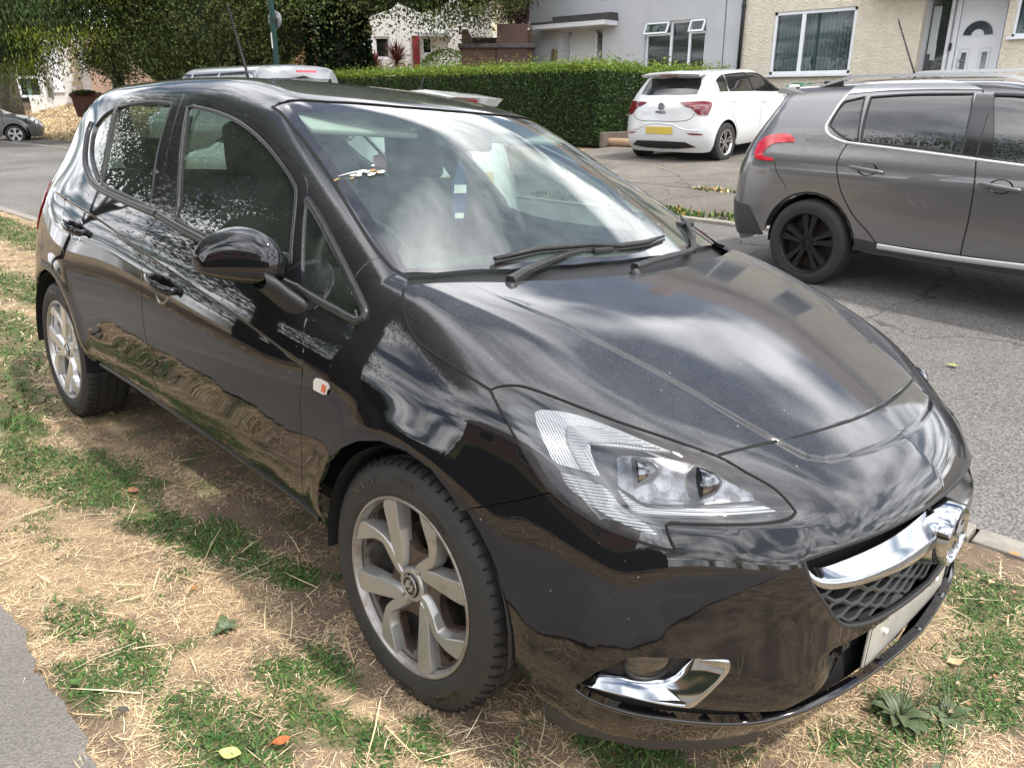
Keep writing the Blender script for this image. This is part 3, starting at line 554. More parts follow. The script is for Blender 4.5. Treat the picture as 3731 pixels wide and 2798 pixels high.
# doors ---------------------------------------------------------------
fd = np.vstack([smoothpoly(t2(SEC, DT), n=3, closed=False, ang=55), t2(SEC, [(-.415, -.867, .648), (-.414, -.867, .51), (-.412, -.85, .40), (-.40, -.84, .372)]), smoothpoly(t2(SEC, SB), n=3, closed=False)[::-1][:-1]])
rdn = [(-2.06, -.86, .47), (-1.99, -.853, .40), (-1.96, -.84, .372)]
rd = np.vstack([smoothpoly(t2(SEC, RD[:-2]+rdn), n=3, closed=False, ang=55)[1:], smoothpoly(t2(SEC, SB), n=3, closed=False)[::-1]])
if True:
    fdo = panel('front_door', CAR, SEC, fd, paint, car, h=.022, holes=[opening(fg, -.006)], both=True)
    rdo = panel('rear_door', CAR, SEC, rd, paint, car, h=.022, holes=[opening(rg, -.004), opening(qg, -.004)], both=True)
def child_panel(name, pts_outline, mats, parents, off=-.008, h=.05, lip=0):
    V, Fc, N = patch(CAR, SEC, pts_outline, h, (), 0, off, lip)
    mesh_np(name, V, Fc, mats, parents[0], smooth=True, normals=N); V, Fc, N = mirror(V, Fc, N); mesh_np(name, V, Fc, mats, parents[1], smooth=True, normals=N)
child_panel('window_glass', opening(fg, -.02), glass, fdo); child_panel('window_glass', opening(rg, -.012), glass, rdo); child_panel('quarter_glass', opening(qg, -.012), glass, rdo)
def on_body(L, pr=SEC, n=4, closed=False, off=0, ang=60, B=None):
    q = smoothpoly(t2(pr, L), n=n, closed=closed, ang=ang); 
    if closed: q = np.vstack([q, q[:1]])
    P = pr.solve(B or CAR, q, off); return P, (B or CAR).grad(P)
def both_ribbon(name, L, w, t, m, parents, off=0, closed=False, lift=0, n=4):
    P, N = on_body(L, closed=closed, off=off, n=n); P = P+N*lift; mm = MB()
    o = ribbon(name, P, N, w, t, m, parents[0], both=True)
    if parents[1] is not parents[0]: o[1].parent = parents[1]
    return o
both_ribbon('window_rubber', fg, .0065, .005, trim, fdo, closed=True, lift=-.003); both_ribbon('window_rubber', rg, .006, .005, trim, rdo, closed=True, lift=-.003); both_ribbon('quarter_rubber', qg, .0055, .005, trim, rdo, closed=True, lift=-.003)
both_ribbon('belt_moulding', [p for p in T['belt_rear']], .013, .010, trim, rdo, lift=.001)
both_ribbon('belt_moulding', T['belt_front'][:5], .013, .010, trim, fdo, lift=.001)
both_ribbon('quarterlight_surround', T['belt_front'][4:], .011, .011, trim, (car, car), lift=.001)
# roof, pillars, rear quarter --------------------------------------------
arch_r = [(-2.12, -.86, .41)]+[(-2.51+.352*math.cos(a), -.86, .32+.352*math.sin(a)) for a in np.linspace(.35, 2.75, 14)]
sh = HEAD+T['screen_edge'][:-3]+[(-.245, -.719, 1.028), (-.273, -.719, 1.042)]+T['cowl_pillar'][::-1][1:]
sh += [(-.31, -.775, .975)]+[T['q_light'][i] for i in (4, 3, 2, 1, 0)]+DT[:10][::-1]+RD[1:16]+[(-2.24, -.863, .63), (-2.15, -.86, .56), (-2.08, -.86, .49), (-2.0, -.853, .405), (-1.965, -.84, .372), (-2.03, -.84, .335), (-2.10, -.84, .30)]
sh += arch_r[1:]+[(-2.84, -.83, .30), (-2.95, -.80, .33), (-2.95, -.8, .62), (-2.78, -.76, .95), (-2.72, -.7, 1.15), (-2.70, -.5, 1.37), (-2.70, -.2, 1.42), (-2.70, 0, 1.43)]
def half(name, pr, ol, m, parent, h=.022, holes=(), gap=0.0, lip=.012, off=0.0, B=None):
    """right half plus its mirror image in one mesh"""
    V, Fc, N = patch(B or CAR, pr, ol, h, holes, gap, off, lip); V2, F2, N2 = mirror(V, Fc, N); n = len(V)
    return mesh_np(name, np.vstack([V, V2]), Fc+[tuple(i+n for i in t) for t in F2], m, parent, smooth=True, normals=np.vstack([N, N2]))
half('body_shell', SEC, t2(SEC, sh), paint, car, lip=0.008)
cap = [(-2.70, 0, 1.43), (-2.70, -.2, 1.42), (-2.70, -.5, 1.37), (-2.72, -.7, 1.15), (-2.78, -.76, .95), (-2.95, -.8, .62), (-2.95, -.8, .33), (-2.93, -.8, .25), (-3.1, -.6, .25), (-3.15, 0, .25)]
hw = [(-2.78, 0, 1.36), (-2.78, -.42, 1.34), (-2.88, -.56, 1.12), (-2.93, -.5, 1.04), (-2.96, 0, 1.02)]
capo = half('tailgate_and_rear_bumper', RSPH, t2(RSPH, cap), paint, car, h=.05, lip=0, holes=[t2(RSPH, hw)])
half('rear_window', RSPH, inset(t2(RSPH, hw), -.01), glass, car, h=.08, lip=0, off=-.006)
red = mat('red_lamp', (.25, .01, .01), .15, 0, .5, 1)
for o in panel('rear_lamp', CAR, RSPH, t2(RSPH, [(-2.88, -.70, 1.02), (-2.80, -.76, .93), (-2.86, -.80, .80), (-2.98, -.76, .76), (-3.06, -.62, .82), (-3.02, -.60, .96)]), red, car, h=.03, off=.006, both=True): pass
# front wing ------------------------------------------------------------------
arch_f = [(-.322, -.868, .33), (-.327, -.868, .40), (-.312, -.868, .47), (-.275, -.87, .54), (-.215, -.872, .60), (-.14, -.873, .643), (-.05, -.873, .672), (.04, -.87, .678), (.12, -.868, .662), (.175, -.866, .628), (.205, -.865, .60)]
wing = T['cowl_pillar'][::-1]+[(-.31, -.775, .975), (-.268, -.786, .952), (-.239, -.794, .933), (-.222, -.802, .914), (-.235, -.809, .902), (-.27, -.81, .901), (-.333, -.808, .908), (-.415, -.807, .911)]+DT[17:]+[(-.415, -.867, .648), (-.414, -.867, .51), (-.412, -.85, .40), (-.40, -.84, .372), (-.36, -.84, .33)]+arch_f
wing += T['seam_fb'][::-1][2:]+[(.366, -.800, .705), (.323, -.803, .744), (.271, -.802, .792), (.226, -.796, .827), (.201, -.790, .845)]+T['hood_side'][::-1][3:]+[(-.167, -.714, 1.006), (-.224, -.720, 1.020)]
panel('front_wing', CAR, SEC, t2(SEC, wing), paint, car, h=.018, both=True)
# bonnet --------------------------------------------------------------------
bon = COWL+T['hood_side'][1:-3]+[(.201, -.790, .845)]+T['lamp'][1:7]+CUT
half('bonnet', SEC, t2(SEC, bon), paint, car, h=.014, gap=0.0)
both_ribbon('bonnet_gap', T['hood_side'][1:-3]+[(.201, -.790, .845)], .0032, .0005, inner_dark, (car, car), lift=.0006)
P_, N_ = on_body(CUT+[(p[0], -p[1], p[2]) for p in CUT[::-1][1:]], SPH, n=3); ribbon('bonnet_gap', P_, N_, .0034, .0005, inner_dark, car)
# bumper --------------------------------------------------------------------
LP = T['lamp']
bum = [(.680, 0, .774)]+CUT[::-1][1:]+LP[8:24]+T['seam_fb'][:]+[(.225, -.859, .607)]+T['bumper_arch'][1:]+[(.40, -.80, .22), (.60, -.69, .20), (.76, -.5, .195), (.84, -.3, .19), (.865, 0, .19)]
GR = [(.869, 0, .636)]+T['lip'][::-1]+T['grille']+[(.881, 0, .405)]
IT = [(.496, -.798, .314), (.52, -.789, .316), (.618, -.733, .313), (.684, -.668, .303), (.721, -.629, .299), (.769, -.569, .294), (.80, -.52, .292), (.815, -.495, .305), (.842, -.434, .328), (.862, -.34, .332), (.88, 0, .332)]
IB = [(.890, 0, .285), (.88, -.202, .284), (.849, -.39, .281), (.812, -.483, .275), (.783, -.535, .266), (.752, -.577, .262), (.704, -.637, .264), (.636, -.712, .275), (.579, -.758, .282), (.521, -.787, .290), (.494, -.799, .302)]
fo = T['fog_out']
FOG = fo[:12]+[(.672, -.680, .309)]+fo[12:]
FOG = [(p[0], p[1], max(p[2], .3165)) if i > 11 or i == 0 else p for i, p in enumerate(FOG)]
holes = [t2(SPH, GR), t2(SPH, IT+IB), t2(SPH, FOG)]
half('front_bumper', SPH, t2(SPH, bum), paint, car, h=.015, holes=holes, lip=.018)
def dark_behind(name, L, off, m, both=True, h=.04):
    V, Fc, N = patch(CAR, SPH, inset(t2(SPH, L), -.012), h, (), 0, off, 0); 
    V2, F2, N2 = mirror(V, Fc, N); n = len(V)
    mesh_np(name, np.vstack([V, V2]), Fc+[tuple(i+n for i in t) for t in F2], m, car, smooth=True, normals=np.vstack([N, N2]))
dark_behind('grille_backing', GR, -.05, inner_dark); pass; panel('fog_lamp_recess', CAR, SPH, inset(t2(SPH, FOG), -.012), plastic, car, h=.04, off=-.040, lip=0, gap=0, both=True)
P_, N_ = on_body(IB[:1]+IB[1:]+[], SPH, n=3); L2 = IB[::-1]+[(p[0], -p[1], p[2]) for p in IB[1:]]
P_, N_ = on_body(L2, SPH, n=3); ribbon('bumper_lip', P_-N_*.004+np.array([0, 0, -.006]), N_, .006, .006, gloss_black, car)
dp_ = (.026+.034*sst(.60, .42, np.abs(P_[:, 1])))[:, None]; strip('lower_intake', [(P_-N_*dp_*.8+np.array([0, 0, -.05])).tolist(), (P_-N_*dp_+np.array([0, 0, .0])).tolist(), (P_-N_*dp_*1.1+np.array([0, 0, .08])).tolist()], inner_dark, car)
airdam = [(.40, -.775, .26), (.46, -.76, .26), (.60, -.675, .235), (.70, -.56, .215), (.74, -.48, .205)]
for sy in (1, -1):
    rows = [[(x, sy*y, z) for x, y, z in airdam], [(x+.004, sy*y*.995, .15) for x, y, z in airdam], [(x-.012, sy*(y*.98), .150) for x, y, z in airdam], [(x-.012, sy*y*.98, z) for x, y, z in airdam]]
    strip('air_deflector', rows, mat('grey_rubber', (.045, .046, .05), .6) if sy == 1 else bpy.data.materials['grey_rubber'], car)
# sills ----------------------------------------------------------------------
sil = [(-.33, -.85, .367), (-.41, -.85, .369), (-1.4, -.85, .369), (-2.0, -.85, .369), (-2.06, -.85, .33), (-2.1, -.8, .25), (-.36, -.8, .25)]
panel('sill', CAR, SEC, t2(SEC, sil), paint, car, h=.03, both=True)
both_ribbon('sill_edge', [(-.35, -.845, .352), (-.8, -.845, .352), (-1.4, -.845, .352), (-2.03, -.845, .352)], .008, .006, trim, (car, car))
# dark inner lining that closes every gap
lin = [(-2.1, -.8, .22), (-2.16, -.85, .45), (-2.6, -.8, .72), (-2.6, -.75, .98), (-1.5, -.7, .98), (-.35, -.7, .90), (-.2, -.7, .93), (.12, -.7, .83), (.17, -.8, .72), (-.25, -.8, .72), (-.40, -.8, .45), (-.40, -.8, .22)]
panel('inner_lining', CAR, SEC, t2(SEC, lin), inner_dark, car, h=.06, off=-.025, lip=0, both=True)
half('engine_bay_lining', Proj('top'), t2(Proj('top'), [(-.02, 0, .95), (-.02, -.5, .95), (-.15, -.70, .95), (0, -.76, .85), (.15, -.75, .82), (.5, -.5, .75), (.60, -.4, .73), (.62, 0, .73)]), inner_dark, car, h=.06, lip=0, off=-.03)
# wheel arches' inner liners
for sx in (0.02, -2.51):
    for sy in (-1, 1):
        m = MB(); rr = .338; A = np.linspace(-.10, math.pi+.12, 26)
        yo = .852; V = [(sx+rr*math.cos(a), sy*y, .32+rr*math.sin(a)) for y in (yo, .50) for a in A]; n = len(A)
        m.add(V, [(i, i+1, n+i+1, n+i) for i in range(n-1)]+[tuple(range(n, 2*n))], 0); m.build('wheel_arch_liner', inner_dark, car)
# headlights ---------------------------------------------------------------------
lampc = smoothpoly(t2(SPH, LP), n=4, ang=45)
lo = panel('headlight', CAR, SPH, lampc, lens, car, h=.012, both=True, gap=.003, off=.0005, lip=0)
lbed = mat('headlight_housing', (.045, .047, .052), .22, .4, .5, .3); silver = mat('headlight_reflector', (.30, .31, .33), .14, 1, noise=(35, (.10, .10, .11), .42, .58)); silver2 = mat('headlight_ribbed_reflector', (.50, .52, .54), .24, .7)
def rib(m, sc, ax):
    t = m.node_tree; b = t.nodes['Principled BSDF']; w = t.nodes.new('ShaderNodeTexWave'); w.inputs['Scale'].default_value = sc; w.bands_direction = ax
    tcn = t.nodes.new('ShaderNodeTexCoord'); bu = t.nodes.new('ShaderNodeBump'); bu.inputs['Strength'].default_value = .8; bu.inputs['Distance'].default_value = .003
    t.links.new(tcn.outputs['Object'], w.inputs['Vector']); t.links.new(w.outputs[0], bu.inputs['Height']); t.links.new(bu.outputs[0], b.inputs['Normal'])
rib(silver2, 60, 'Z')
white_pl = mat('headlight_light_guide', (.50, .52, .54), .2, .2, .6, .8); rib(white_pl, 75, 'DIAGONAL')
def lamp_part(name, L, m, off, h=.014, lip=.01, inner=0.0):
    V, Fc, N = patch(CAR, SPH, inset(smoothpoly(t2(SPH, L), n=4, ang=45), inner), h, (), 0, off, lip)
    mesh_np(name, V, Fc, m, lo[0], smooth=True, normals=N); V, Fc, N = mirror(V, Fc, N); mesh_np(name, V, Fc, m, lo[1], smooth=True, normals=N)
lamp_part('lamp_housing', LP, lbed, -.040, .03, 0, -.012); 
lamp_part('light_guide', T['lamp_drl'], white_pl, -.014); lamp_part('light_guide_inner', T['lamp_drl_in'], silver2, -.009)
lamp_part('main_reflector', T['lamp_reflector'], silver, -.030, .01, .0); lamp_part('reflector_bar', T['lamp_bar'], silver2, -.014); lamp_part('indicator_reflector', T['lamp_ind'], silver2, -.016)
# bowls and bulbs
for sy, pa in ((-1, lo[0]), (1, lo[1])):
    for (bx, by, bz, r) in ((.592, .590, .722, .034), (.500, .668, .735, .030)):
        X = Matrix.Translation((bx, sy*by, bz)) @ Matrix.Rotation(R(-35 if sy < 0 else -145), 4, 'Z') 
        m = MB(); m.lathe([(r, -.012), (r*.92, 0), (r*.7, .022), (r*.35, .036), (.006, .04)], 28, 0, X); m.lathe([(.001, -.004), (.007, 0), (.008, .03)], 12, 1, X); m.build('lamp_bowl', [silver, lens if 0 else silver2], pa)
P_, N_ = on_body(LP+LP[:1], SPH, n=3, ang=45); ribbon('headlight_seal', P_, N_, .0026, .0020, inner_dark, car, both=True)
# screen ----------------------------------------------------------------------
W_OUT = HEAD+T['screen_edge'][:-1]+[(-.232, -.735, 1.0), (-.172, -.60, 1.0), (-.122, -.40, 1.0), (-.094, -.2, 1.0), (-.085, 0, 1.0)]
sc_c = T['screen_clear']; CL = [(-.735, 0, 1.39), (-.745, -.12, 1.39), (-.79, -.3, 1.385), (-.86, -.46, 1.375)]+sc_c[:7]+sc_c[7:]+[(-.10, 0, 1.03)]
half('windscreen', SEC, t2(SEC, CL), screen, car, h=.03, lip=0, off=-.003)
half('windscreen_band', SEC, t2(SEC, W_OUT), frit, car, h=.03, lip=0, off=-.003, holes=[t2(SEC, CL)])
both_ribbon('screen_gap', T['screen_edge'], .0045, .0005, inner_dark, (car, car), lift=.0008)
P_, N_ = on_body(HEAD[::-1]+[(p[0], -p[1], p[2]) for p in HEAD[1:]]+[(-1.03, .558, 1.392)], SEC); P0, N0 = on_body([(-1.03, -.558, 1.392)]+HEAD[::-1][:1], SEC)
ribbon('screen_gap', np.vstack([P0[:-1], P_]), np.vstack([N0[:-1], N_]), .005, .0006, inner_dark, car)
panel('quarterlight_glass', CAR, SEC, inset(smoothpoly(t2(SEC, ql), n=4, ang=38), -.004), glass, car, h=.03, lip=0, off=-.004, both=True)

ys_ = np.linspace(-.74, .74, 50); strip('cowl_cover', [[(a-.21*y*y-.115*y**4, y, b-.02*y**4) for y in ys_] for a, b in ((-.112, 1.010), (-.055, .985), (-.03, .970), (.012, .970))], plastic, car)
# ------------------------------------------------------------------ text
def text_shape(txt, size=1.0, bold=0.0, ext=0.0):
    cu = bpy.data.curves.new('t', 'FONT'); cu.body = txt; cu.size = size; cu.align_x = 'CENTER'; cu.align_y = 'CENTER'; cu.offset = bold; cu.extrude = ext; cu.resolution_u = 3
    ob = bpy.data.objects.new('t', cu); sc.collection.objects.link(ob); dg = bpy.context.evaluated_depsgraph_get(); me = ob.evaluated_get(dg).to_mesh()
    V = [tuple(v.co) for v in me.vertices]; Fc = [tuple(p.vertices) for p in me.polygons]; ob.evaluated_get(dg).to_mesh_clear(); bpy.data.objects.remove(ob); bpy.data.curves.remove(cu)
    return V, Fc
# ------------------------------------------------------------------ wheels
tyre_m = mat('tyre_rubber', (.022, .022, .022), .62, noise=(30, (.036, .033, .029), .40, .8), bump=(300, .2, .001))
alloy = mat('alloy_brake_dust', (.36, .34, .32), .38, .7, noise=(16, (.16, .11, .08), .48, .75)); dishm = mat('alloy_dish_dusty', (.13, .095, .075), .45, .5, noise=(22, (.05, .032, .024), .42, .7))
alloy_lit = mat('alloy_spoke_face', (.43, .42, .405), .35, .7, noise=(22, (.26, .22, .19), .55, .85))
alloy_clean = mat('alloy_clean', (.72, .72, .72), .30, .8)
disc_m = mat('brake_disc', (.30, .28, .22), .3, 1); hubm = mat('hub_parts', (.02, .017, .015), .6)
SP_C = [(.069, 56), (.085, 50), (.110, 42), (.138, 36), (.170, 31.5), (.201, 29), (.213, 26), (.215, 20), (.213, 13.5), (.18, 14), (.142, 16), (.102, 20), (.064, 30), (.045, 50)]
SP_D = [(.040, -12), (.055, -14), (.072, -19), (.10, -27), (.125, -32), (.14, -29.5), (.157, -25), (.18, -17), (.198, -12.5), (.213, -10), (.214, -19), (.212, -27), (.192, -31), (.173, -35), (.150, -39), (.133, -42), (.110, -43), (.093, -42), (.07, -38), (.050, -33), (.040, -30)]
WIN_B = [(.088, 0), (.098, 13), (.115, 20), (.140, 18), (.170, 15.5), (.206, 14), (.208, 6), (.205, -4), (.188, -11), (.155, -19), (.130, -27), (.100, -20)]
WIN_S = [(.100, -46), (.118, -43.5), (.135, -42.5), (.155, -40), (.180, -35), (.198, -36), (.200, -46), (.185, -52), (.155, -53), (.125, -52)]
def pol(L, rot=0): return np.array([(r*math.cos(R(a+rot)), r*math.sin(R(a+rot))) for r, a in L])
def cdt_flat(ol, hs):
    allp = np.vstack([ol]+hs); E = []; k = 0
    for q in [ol]+hs: E += [(k+i, k+(i+1) % len(q)) for i in range(len(q))]; k += len(q)
    v, e, f, *_ = delaunay_2d_cdt([Vector(map(float, p)) for p in allp], E, [], 0, 1e-7); V = np.array([tuple(q) for q in v]); f = np.array([t for t in f if len(t) == 3])
    c = V[f].mean(1); ok = inside(c, ol)
    for q in hs: ok &= ~inside(c, q)
    return V, f[ok]
def slab(m, ol, hs, y0, y1, mi=0, out=0.0, mi_side=None, ring=0.0):
    """plate between y0 (outer, towards -y) and y1, with walls; side walls spread by out"""
    if area(ol) < 0: ol = ol[::-1]
    V, f = cdt_flat(ol, hs); m.add([(p[0], y0, p[1]) for p in V], [tuple(t) for t in f], mi)
    for k, q in enumerate([ol]+hs):
        if area(q) < 0: q = q[::-1]
        q2 = inset(q, -out) if k == 0 else inset(q, out); n = len(q)
        W = [(p[0], y0, p[1]) for p in q]+[(p[0], y1, p[1]) for p in q2]
        m.add(W, [(i, (i+1) % n, n+(i+1) % n, n+i) for i in range(n)], mi if mi_side is None else mi_side, True)
def make_wheel(parent, cx, cy, mir, rot, steer, R0=.3105, al=alloy, al2=alloy_lit, text=True):
    X = Matrix.Translation((cx, cy, R0-.004)) @ Matrix.Rotation(R(steer), 4, 'Z') @ (Matrix.Diagonal((1, -1, 1, 1)) if mir else Matrix.Identity(4)) @ Matrix.Rotation(R(rot), 4, 'Y')
    w = bpy.data.objects.new('wheel', None); w.empty_display_size = .1; link(w, parent)
    def fin(m, name, mats, par=None, auto=None):
        m.v = [tuple(X @ Vector(p)) for p in m.v]
        if mir: m.f = [f[::-1] for f in m.f]
        return m.build(name, mats, w if par is None else par, auto)
    # tyre: outer face at y=-.0975
    prof = [(.205, -.070), (.222, -.088), (.226, -.092), (.240, -.0965), (.262, -.0985), (.264, -.0972), (.272, -.0965), (.284, -.093), (.2935, -.088), (.295, -.0865), (.302, -.081), (.3065, -.074), (.3088, -.062), (.3093, -.050), (.3035, -.049), (.3035, -.042), (.3098, -.041), (.3103, -.014), (.3040, -.013), (.3040, -.005), (.3105, -.004), (.3103, .022), (.3040, .023), (.304, .031), (.3098, .032), (.3088, .06), (.302, .08), (.284, .094), (.24, .0965), (.205, .07)]
    m = MB(); n = 156; V = []; k = len(prof)
    for i in range(n):
        a = 2*math.pi*i/n; s = (i % 2 == 0)
        for j, (r, h) in enumerate(prof):
            if s and 10 <= j <= 13: r -= .0035 if i % 4 == 0 else 0
            if s and j in (16, 17) and i % 6 == 0: r -= .003
            V.append((r*math.cos(a), h, r*math.sin(a)))
    m.add(V, [(i*k+j, i*k+j+1, ((i+1) % n)*k+j+1, ((i+1) % n)*k+j) for i in range(n) for j in range(k-1)], 0, True)
    for i in range(66):
        a = 2*math.pi*i/66; Y = Matrix.Rotation(-a, 4, 'Y')
        m.box((.3035, -.0755, 0), (.010, .024, .0034), 1, M=Y @ Matrix.Translation((.3035, -.0755, 0)) @ Matrix.Rotation(R(-38), 4, 'Z') @ Matrix.Translation((-.3035, .0755, 0)))
        if i % 2: m.box((.3100, -.058, 0), (.0022, .014, .0030), 1, M=Y); m.box((.3104, -.028, 0), (.0022, .020, .0030), 1, M=Y)
    ty = fin(m, 'tyre', [tyre_m, inner_dark], None, 38)
    if text:
        for txt, ang, r, sz in (('hankook', 128, .266, .030), ('VENTUS', 92, .270, .019), ('hankook', -52, .266, .030), ('VENTUS', -88, .270, .019), ('195/55 R16', 62, .247, .012)):
            m = MB(); V, Fc = text_shape(txt, sz, .0006); W = []
            for (px, pz, _) in V:
                a = R(ang)-px/r; rr = r+pz; W.append((rr*math.cos(a), -.1000+max(0, (rr-.264))*.22, rr*math.sin(a)))
            m.add(W, Fc, 0); fin(m, 'tyre_lettering', gloss_black, ty)
    m = MB(); m.lathe([(.2045, .06), (.2045, -.05), (.2085, -.068), (.2165, -.078), (.2215, -.0855), (.2235, -.0915), (.2215, -.0935), (.2165, -.0935), (.2135, -.088), (.209, -.080), (.206, -.060)], 96)
    for q in range(4): pass
    base = pol([(.2125, a) for a in np.linspace(0, 360, 72, endpoint=False)])
    hs = []
    for q in range(4): hs += [smoothpoly(pol(WIN_B, 90*q), n=3, ang=65), smoothpoly(pol(WIN_S, 90*q), n=3, ang=65)]
    for q in range(4): hs.append(np.array([(.054*math.cos(R(47+90*q))+.010*math.cos(t), .054*math.sin(R(47+90*q))+.010*math.sin(t)) for t in np.linspace(0, 6.283, 14, endpoint=False)]))
    slab(m, base, hs, -.060, -.040, 1, .0, 1)
    rim = fin(m, 'rim', [al, dishm if al is alloy else al], None, 40)
    m = MB()
    for q in range(4):
        for L in (SP_C, SP_D):
            P = smoothpoly(pol(L, 90*q), n=3, ang=65)
            if area(P) < 0: P = P[::-1]
            P2 = inset(P, .0022); V, f = cdt_flat(P2, [])
            def dep(p, e): rr = np.hypot(*p); return -.0765-.012*sst(.05, .21, rr)+e
            m.add([(p[0], dep(p, 0), p[1]) for p in V], [tuple(t) for t in f], 0, True)
            nn = len(P); W = [(p[0], dep(p, 0), p[1]) for p in P2]+[(p[0], dep(p, .002), p[1]) for p in P]+[(p[0], -.052, p[1]) for p in inset(P, -.006)]
            m.add(W, [(a*nn+i, a*nn+(i+1) % nn, (a+1)*nn+(i+1) % nn, (a+1)*nn+i) for a in range(2) for i in range(nn)], 0, True)
    m.lathe([(.0435, -.055), (.0435, -.072), (.040, -.0765), (.031, -.0765), (.030, -.070), (.001, -.070)], 40)
    fin(m, 'spokes', al2, rim, 35)
    m = MB(); m.lathe([(.0295, -.070), (.0295, -.0785), (.027, -.0805), (.024, -.0795), (.0005, -.0795)], 36); fin(m, 'centre_cap', [gloss_black], rim, 40)
    m = MB(); m.lathe([(.0262, -.0806), (.0255, -.0822), (.0235, -.0822), (.0228, -.0806)], 32)
    # winged beast in relief
    g = [(-.016, -.004), (-.010, .010), (-.002, .016), (.004, .013), (.002, .008), (-.004, .006), (.004, .002), (.012, .005), (.016, .010), (.014, -.002), (.010, -.010), (.002, -.016), (-.006, -.013), (.002, -.010), (.006, -.004), (-.002, -.003), (-.008, -.008), (-.014, -.012)]
    P = np.array(g[::-1]); slab(m, P, [], -.0825, -.079, 0)
    fin(m, 'wheel_emblem', alloy_lit if al is alloy else al2, rim, 40)
    m = MB(); m.lathe([(.135, -.012), (.135, -.004), (.135, .004), (.06, .004)], 48, 0); m.lathe([(.135, -.012), (.062, -.012), (.060, -.03), (.02, -.03), (.001, -.03)], 48, 0); fin(m, 'brake_disc', disc_m, None, 40)
    m = MB(); m.box((.085, -.002, .065), (.10, .06, .13), 0, bev=.01); m.lathe([(.20, .055), (.05, .055), (.05, .03)], 32, 0); fin(m, 'brake_caliper', hubm)
    m = MB(); a = R(-72); m.tube([(.188*math.cos(a), -.055, .188*math.sin(a)), (.172*math.cos(a), -.085, .172*math.sin(a))], [.005, .0035], 8); fin(m, 'valve', plastic, rim)
    return w
WY = -.7475
make_wheel(car, 0.0, WY, False, 0, 0); make_wheel(car, 0.0, -WY, True, 20, 0)
make_wheel(car, -2.51, WY, False, 33, 0, al=mat('alloy_pale', (.52, .51, .50), .33, .75, noise=(18, (.28, .26, .24), .5, .8)), al2=alloy_clean); make_wheel(car, -2.51, -WY, True, 60, 0, text=False)
# ------------------------------------------------------------------ grille
def mirrored(L, last0=True): return L+[(p[0], -p[1], p[2]) for p in L[::-1][(1 if abs(L[-1][1]) < 1e-6 else 0):]]
ct = [(.766, -.489, .598), (.769, -.474, .588), (.775, -.456, .575), (.784, -.439, .570), (.800, -.401, .572), (.827, -.312, .581), (.845, -.215, .589), (.853, -.12, .598), (.856, 0, .606)]
cm = [(.773, -.493, .598), (.784, -.482, .579), (.797, -.468, .564), (.812, -.440, .556), (.834, -.390, .551), (.856, -.322, .552), (.874, -.238, .554), (.887, -.12, .556), (.890, 0, .557)]
cb = [(.771, -.492, .596), (.784, -.487, .571), (.797, -.472, .550), (.811, -.450, .539), (.829, -.41, .534), (.847, -.362, .532), (.866, -.292, .531), (.880, -.219, .530), (.888, -.12, .529), (.891, 0, .529)]
ci = [(.765, -.491, .594), (.770, -.480, .573), (.780, -.465, .553), (.79, -.44, .542), (.805, -.40, .537), (.82, -.34, .534), (.84, -.24, .531), (.85, -.12, .529), (.852, 0, .528)]
def curve(L, n=70):
    L = np.array(mirrored(L)); d = np.r_[0, np.cumsum(np.linalg.norm(np.diff(L, axis=0), axis=1))]; t = np.linspace(0, d[-1], n); s = [Sp1(d, L[:, i]) for i in range(3)]; return np.stack([q(t) for q in s], 1)
rows = [curve(ct), (curve(ct)*.5+curve(cm)*.5)+np.array([.001, 0, -.002]), curve(cm)+np.array([-.003, 0, .002]), curve(cm), curve(cb)+np.array([.001, 0, .003]), curve(cb), curve(ci)]
strip('grille_chrome_bar', [r.tolist() for r in rows], chrome, car)
gm = mat('grille_plastic', (.032, .033, .035), .38)
m = MB(); 
for k in range(6):
    z0 = .522-.0195*k; ys = np.linspace(-.47, .47, 470); per = .098
    ph = (ys/per+.5*(k % 2)) % 1; tr = np.clip(np.abs(ph-.5)*4-1, -.55, .55)/.55
    zz = z0+.0088*tr*(1 if k % 2 == 0 else 1)
    lim = np.interp(z0, [.41, .423, .439, .454, .473, .503, .526, .552], [.12, .30, .37, .40, .42, .445, .46, .475])
    ok = np.abs(ys) < lim; ys, zz = ys[ok], zz[ok]
    xx = CAR.nose(np.abs(ys), zz)-.020; n = len(ys)
    for seg in ((0, n),):
        rowsB = [[(x-.018, y, z+.0062) for x, y, z in zip(xx, ys, zz)], [(x+.001, y, z+.0062) for x, y, z in zip(xx, ys, zz)], [(x+.004, y, z) for x, y, z in zip(xx, ys, zz)], [(x+.001, y, z-.0062) for x, y, z in zip(xx, ys, zz)], [(x-.018, y, z-.0062) for x, y, z in zip(xx, ys, zz)]]
        V = [p for r in rowsB for p in r]; m.add(V, [(i*n+j, i*n+j+1, (i+1)*n+j+1, (i+1)*n+j) for i in range(4) for j in range(n-1)], 0, True)
m.build('grille_mesh', gm, car, 40)
P_, N_ = on_body([(.869, 0, .633)]+T['lip'][::-1]+T['grille']+[(.881, 0, .408)], SPH, n=3); ribbon('grille_surround', P_-N_*.005, N_, .006, .006, plastic, car, both=True)
L = [(p[0]-.022, p[1], p[2]-.008) for p in mirrored(T['lip']+[(.869, 0, .636)])]; m = MB(); m.tube(L, .011, 8); m.build('grille_upper_bar', plastic, car)
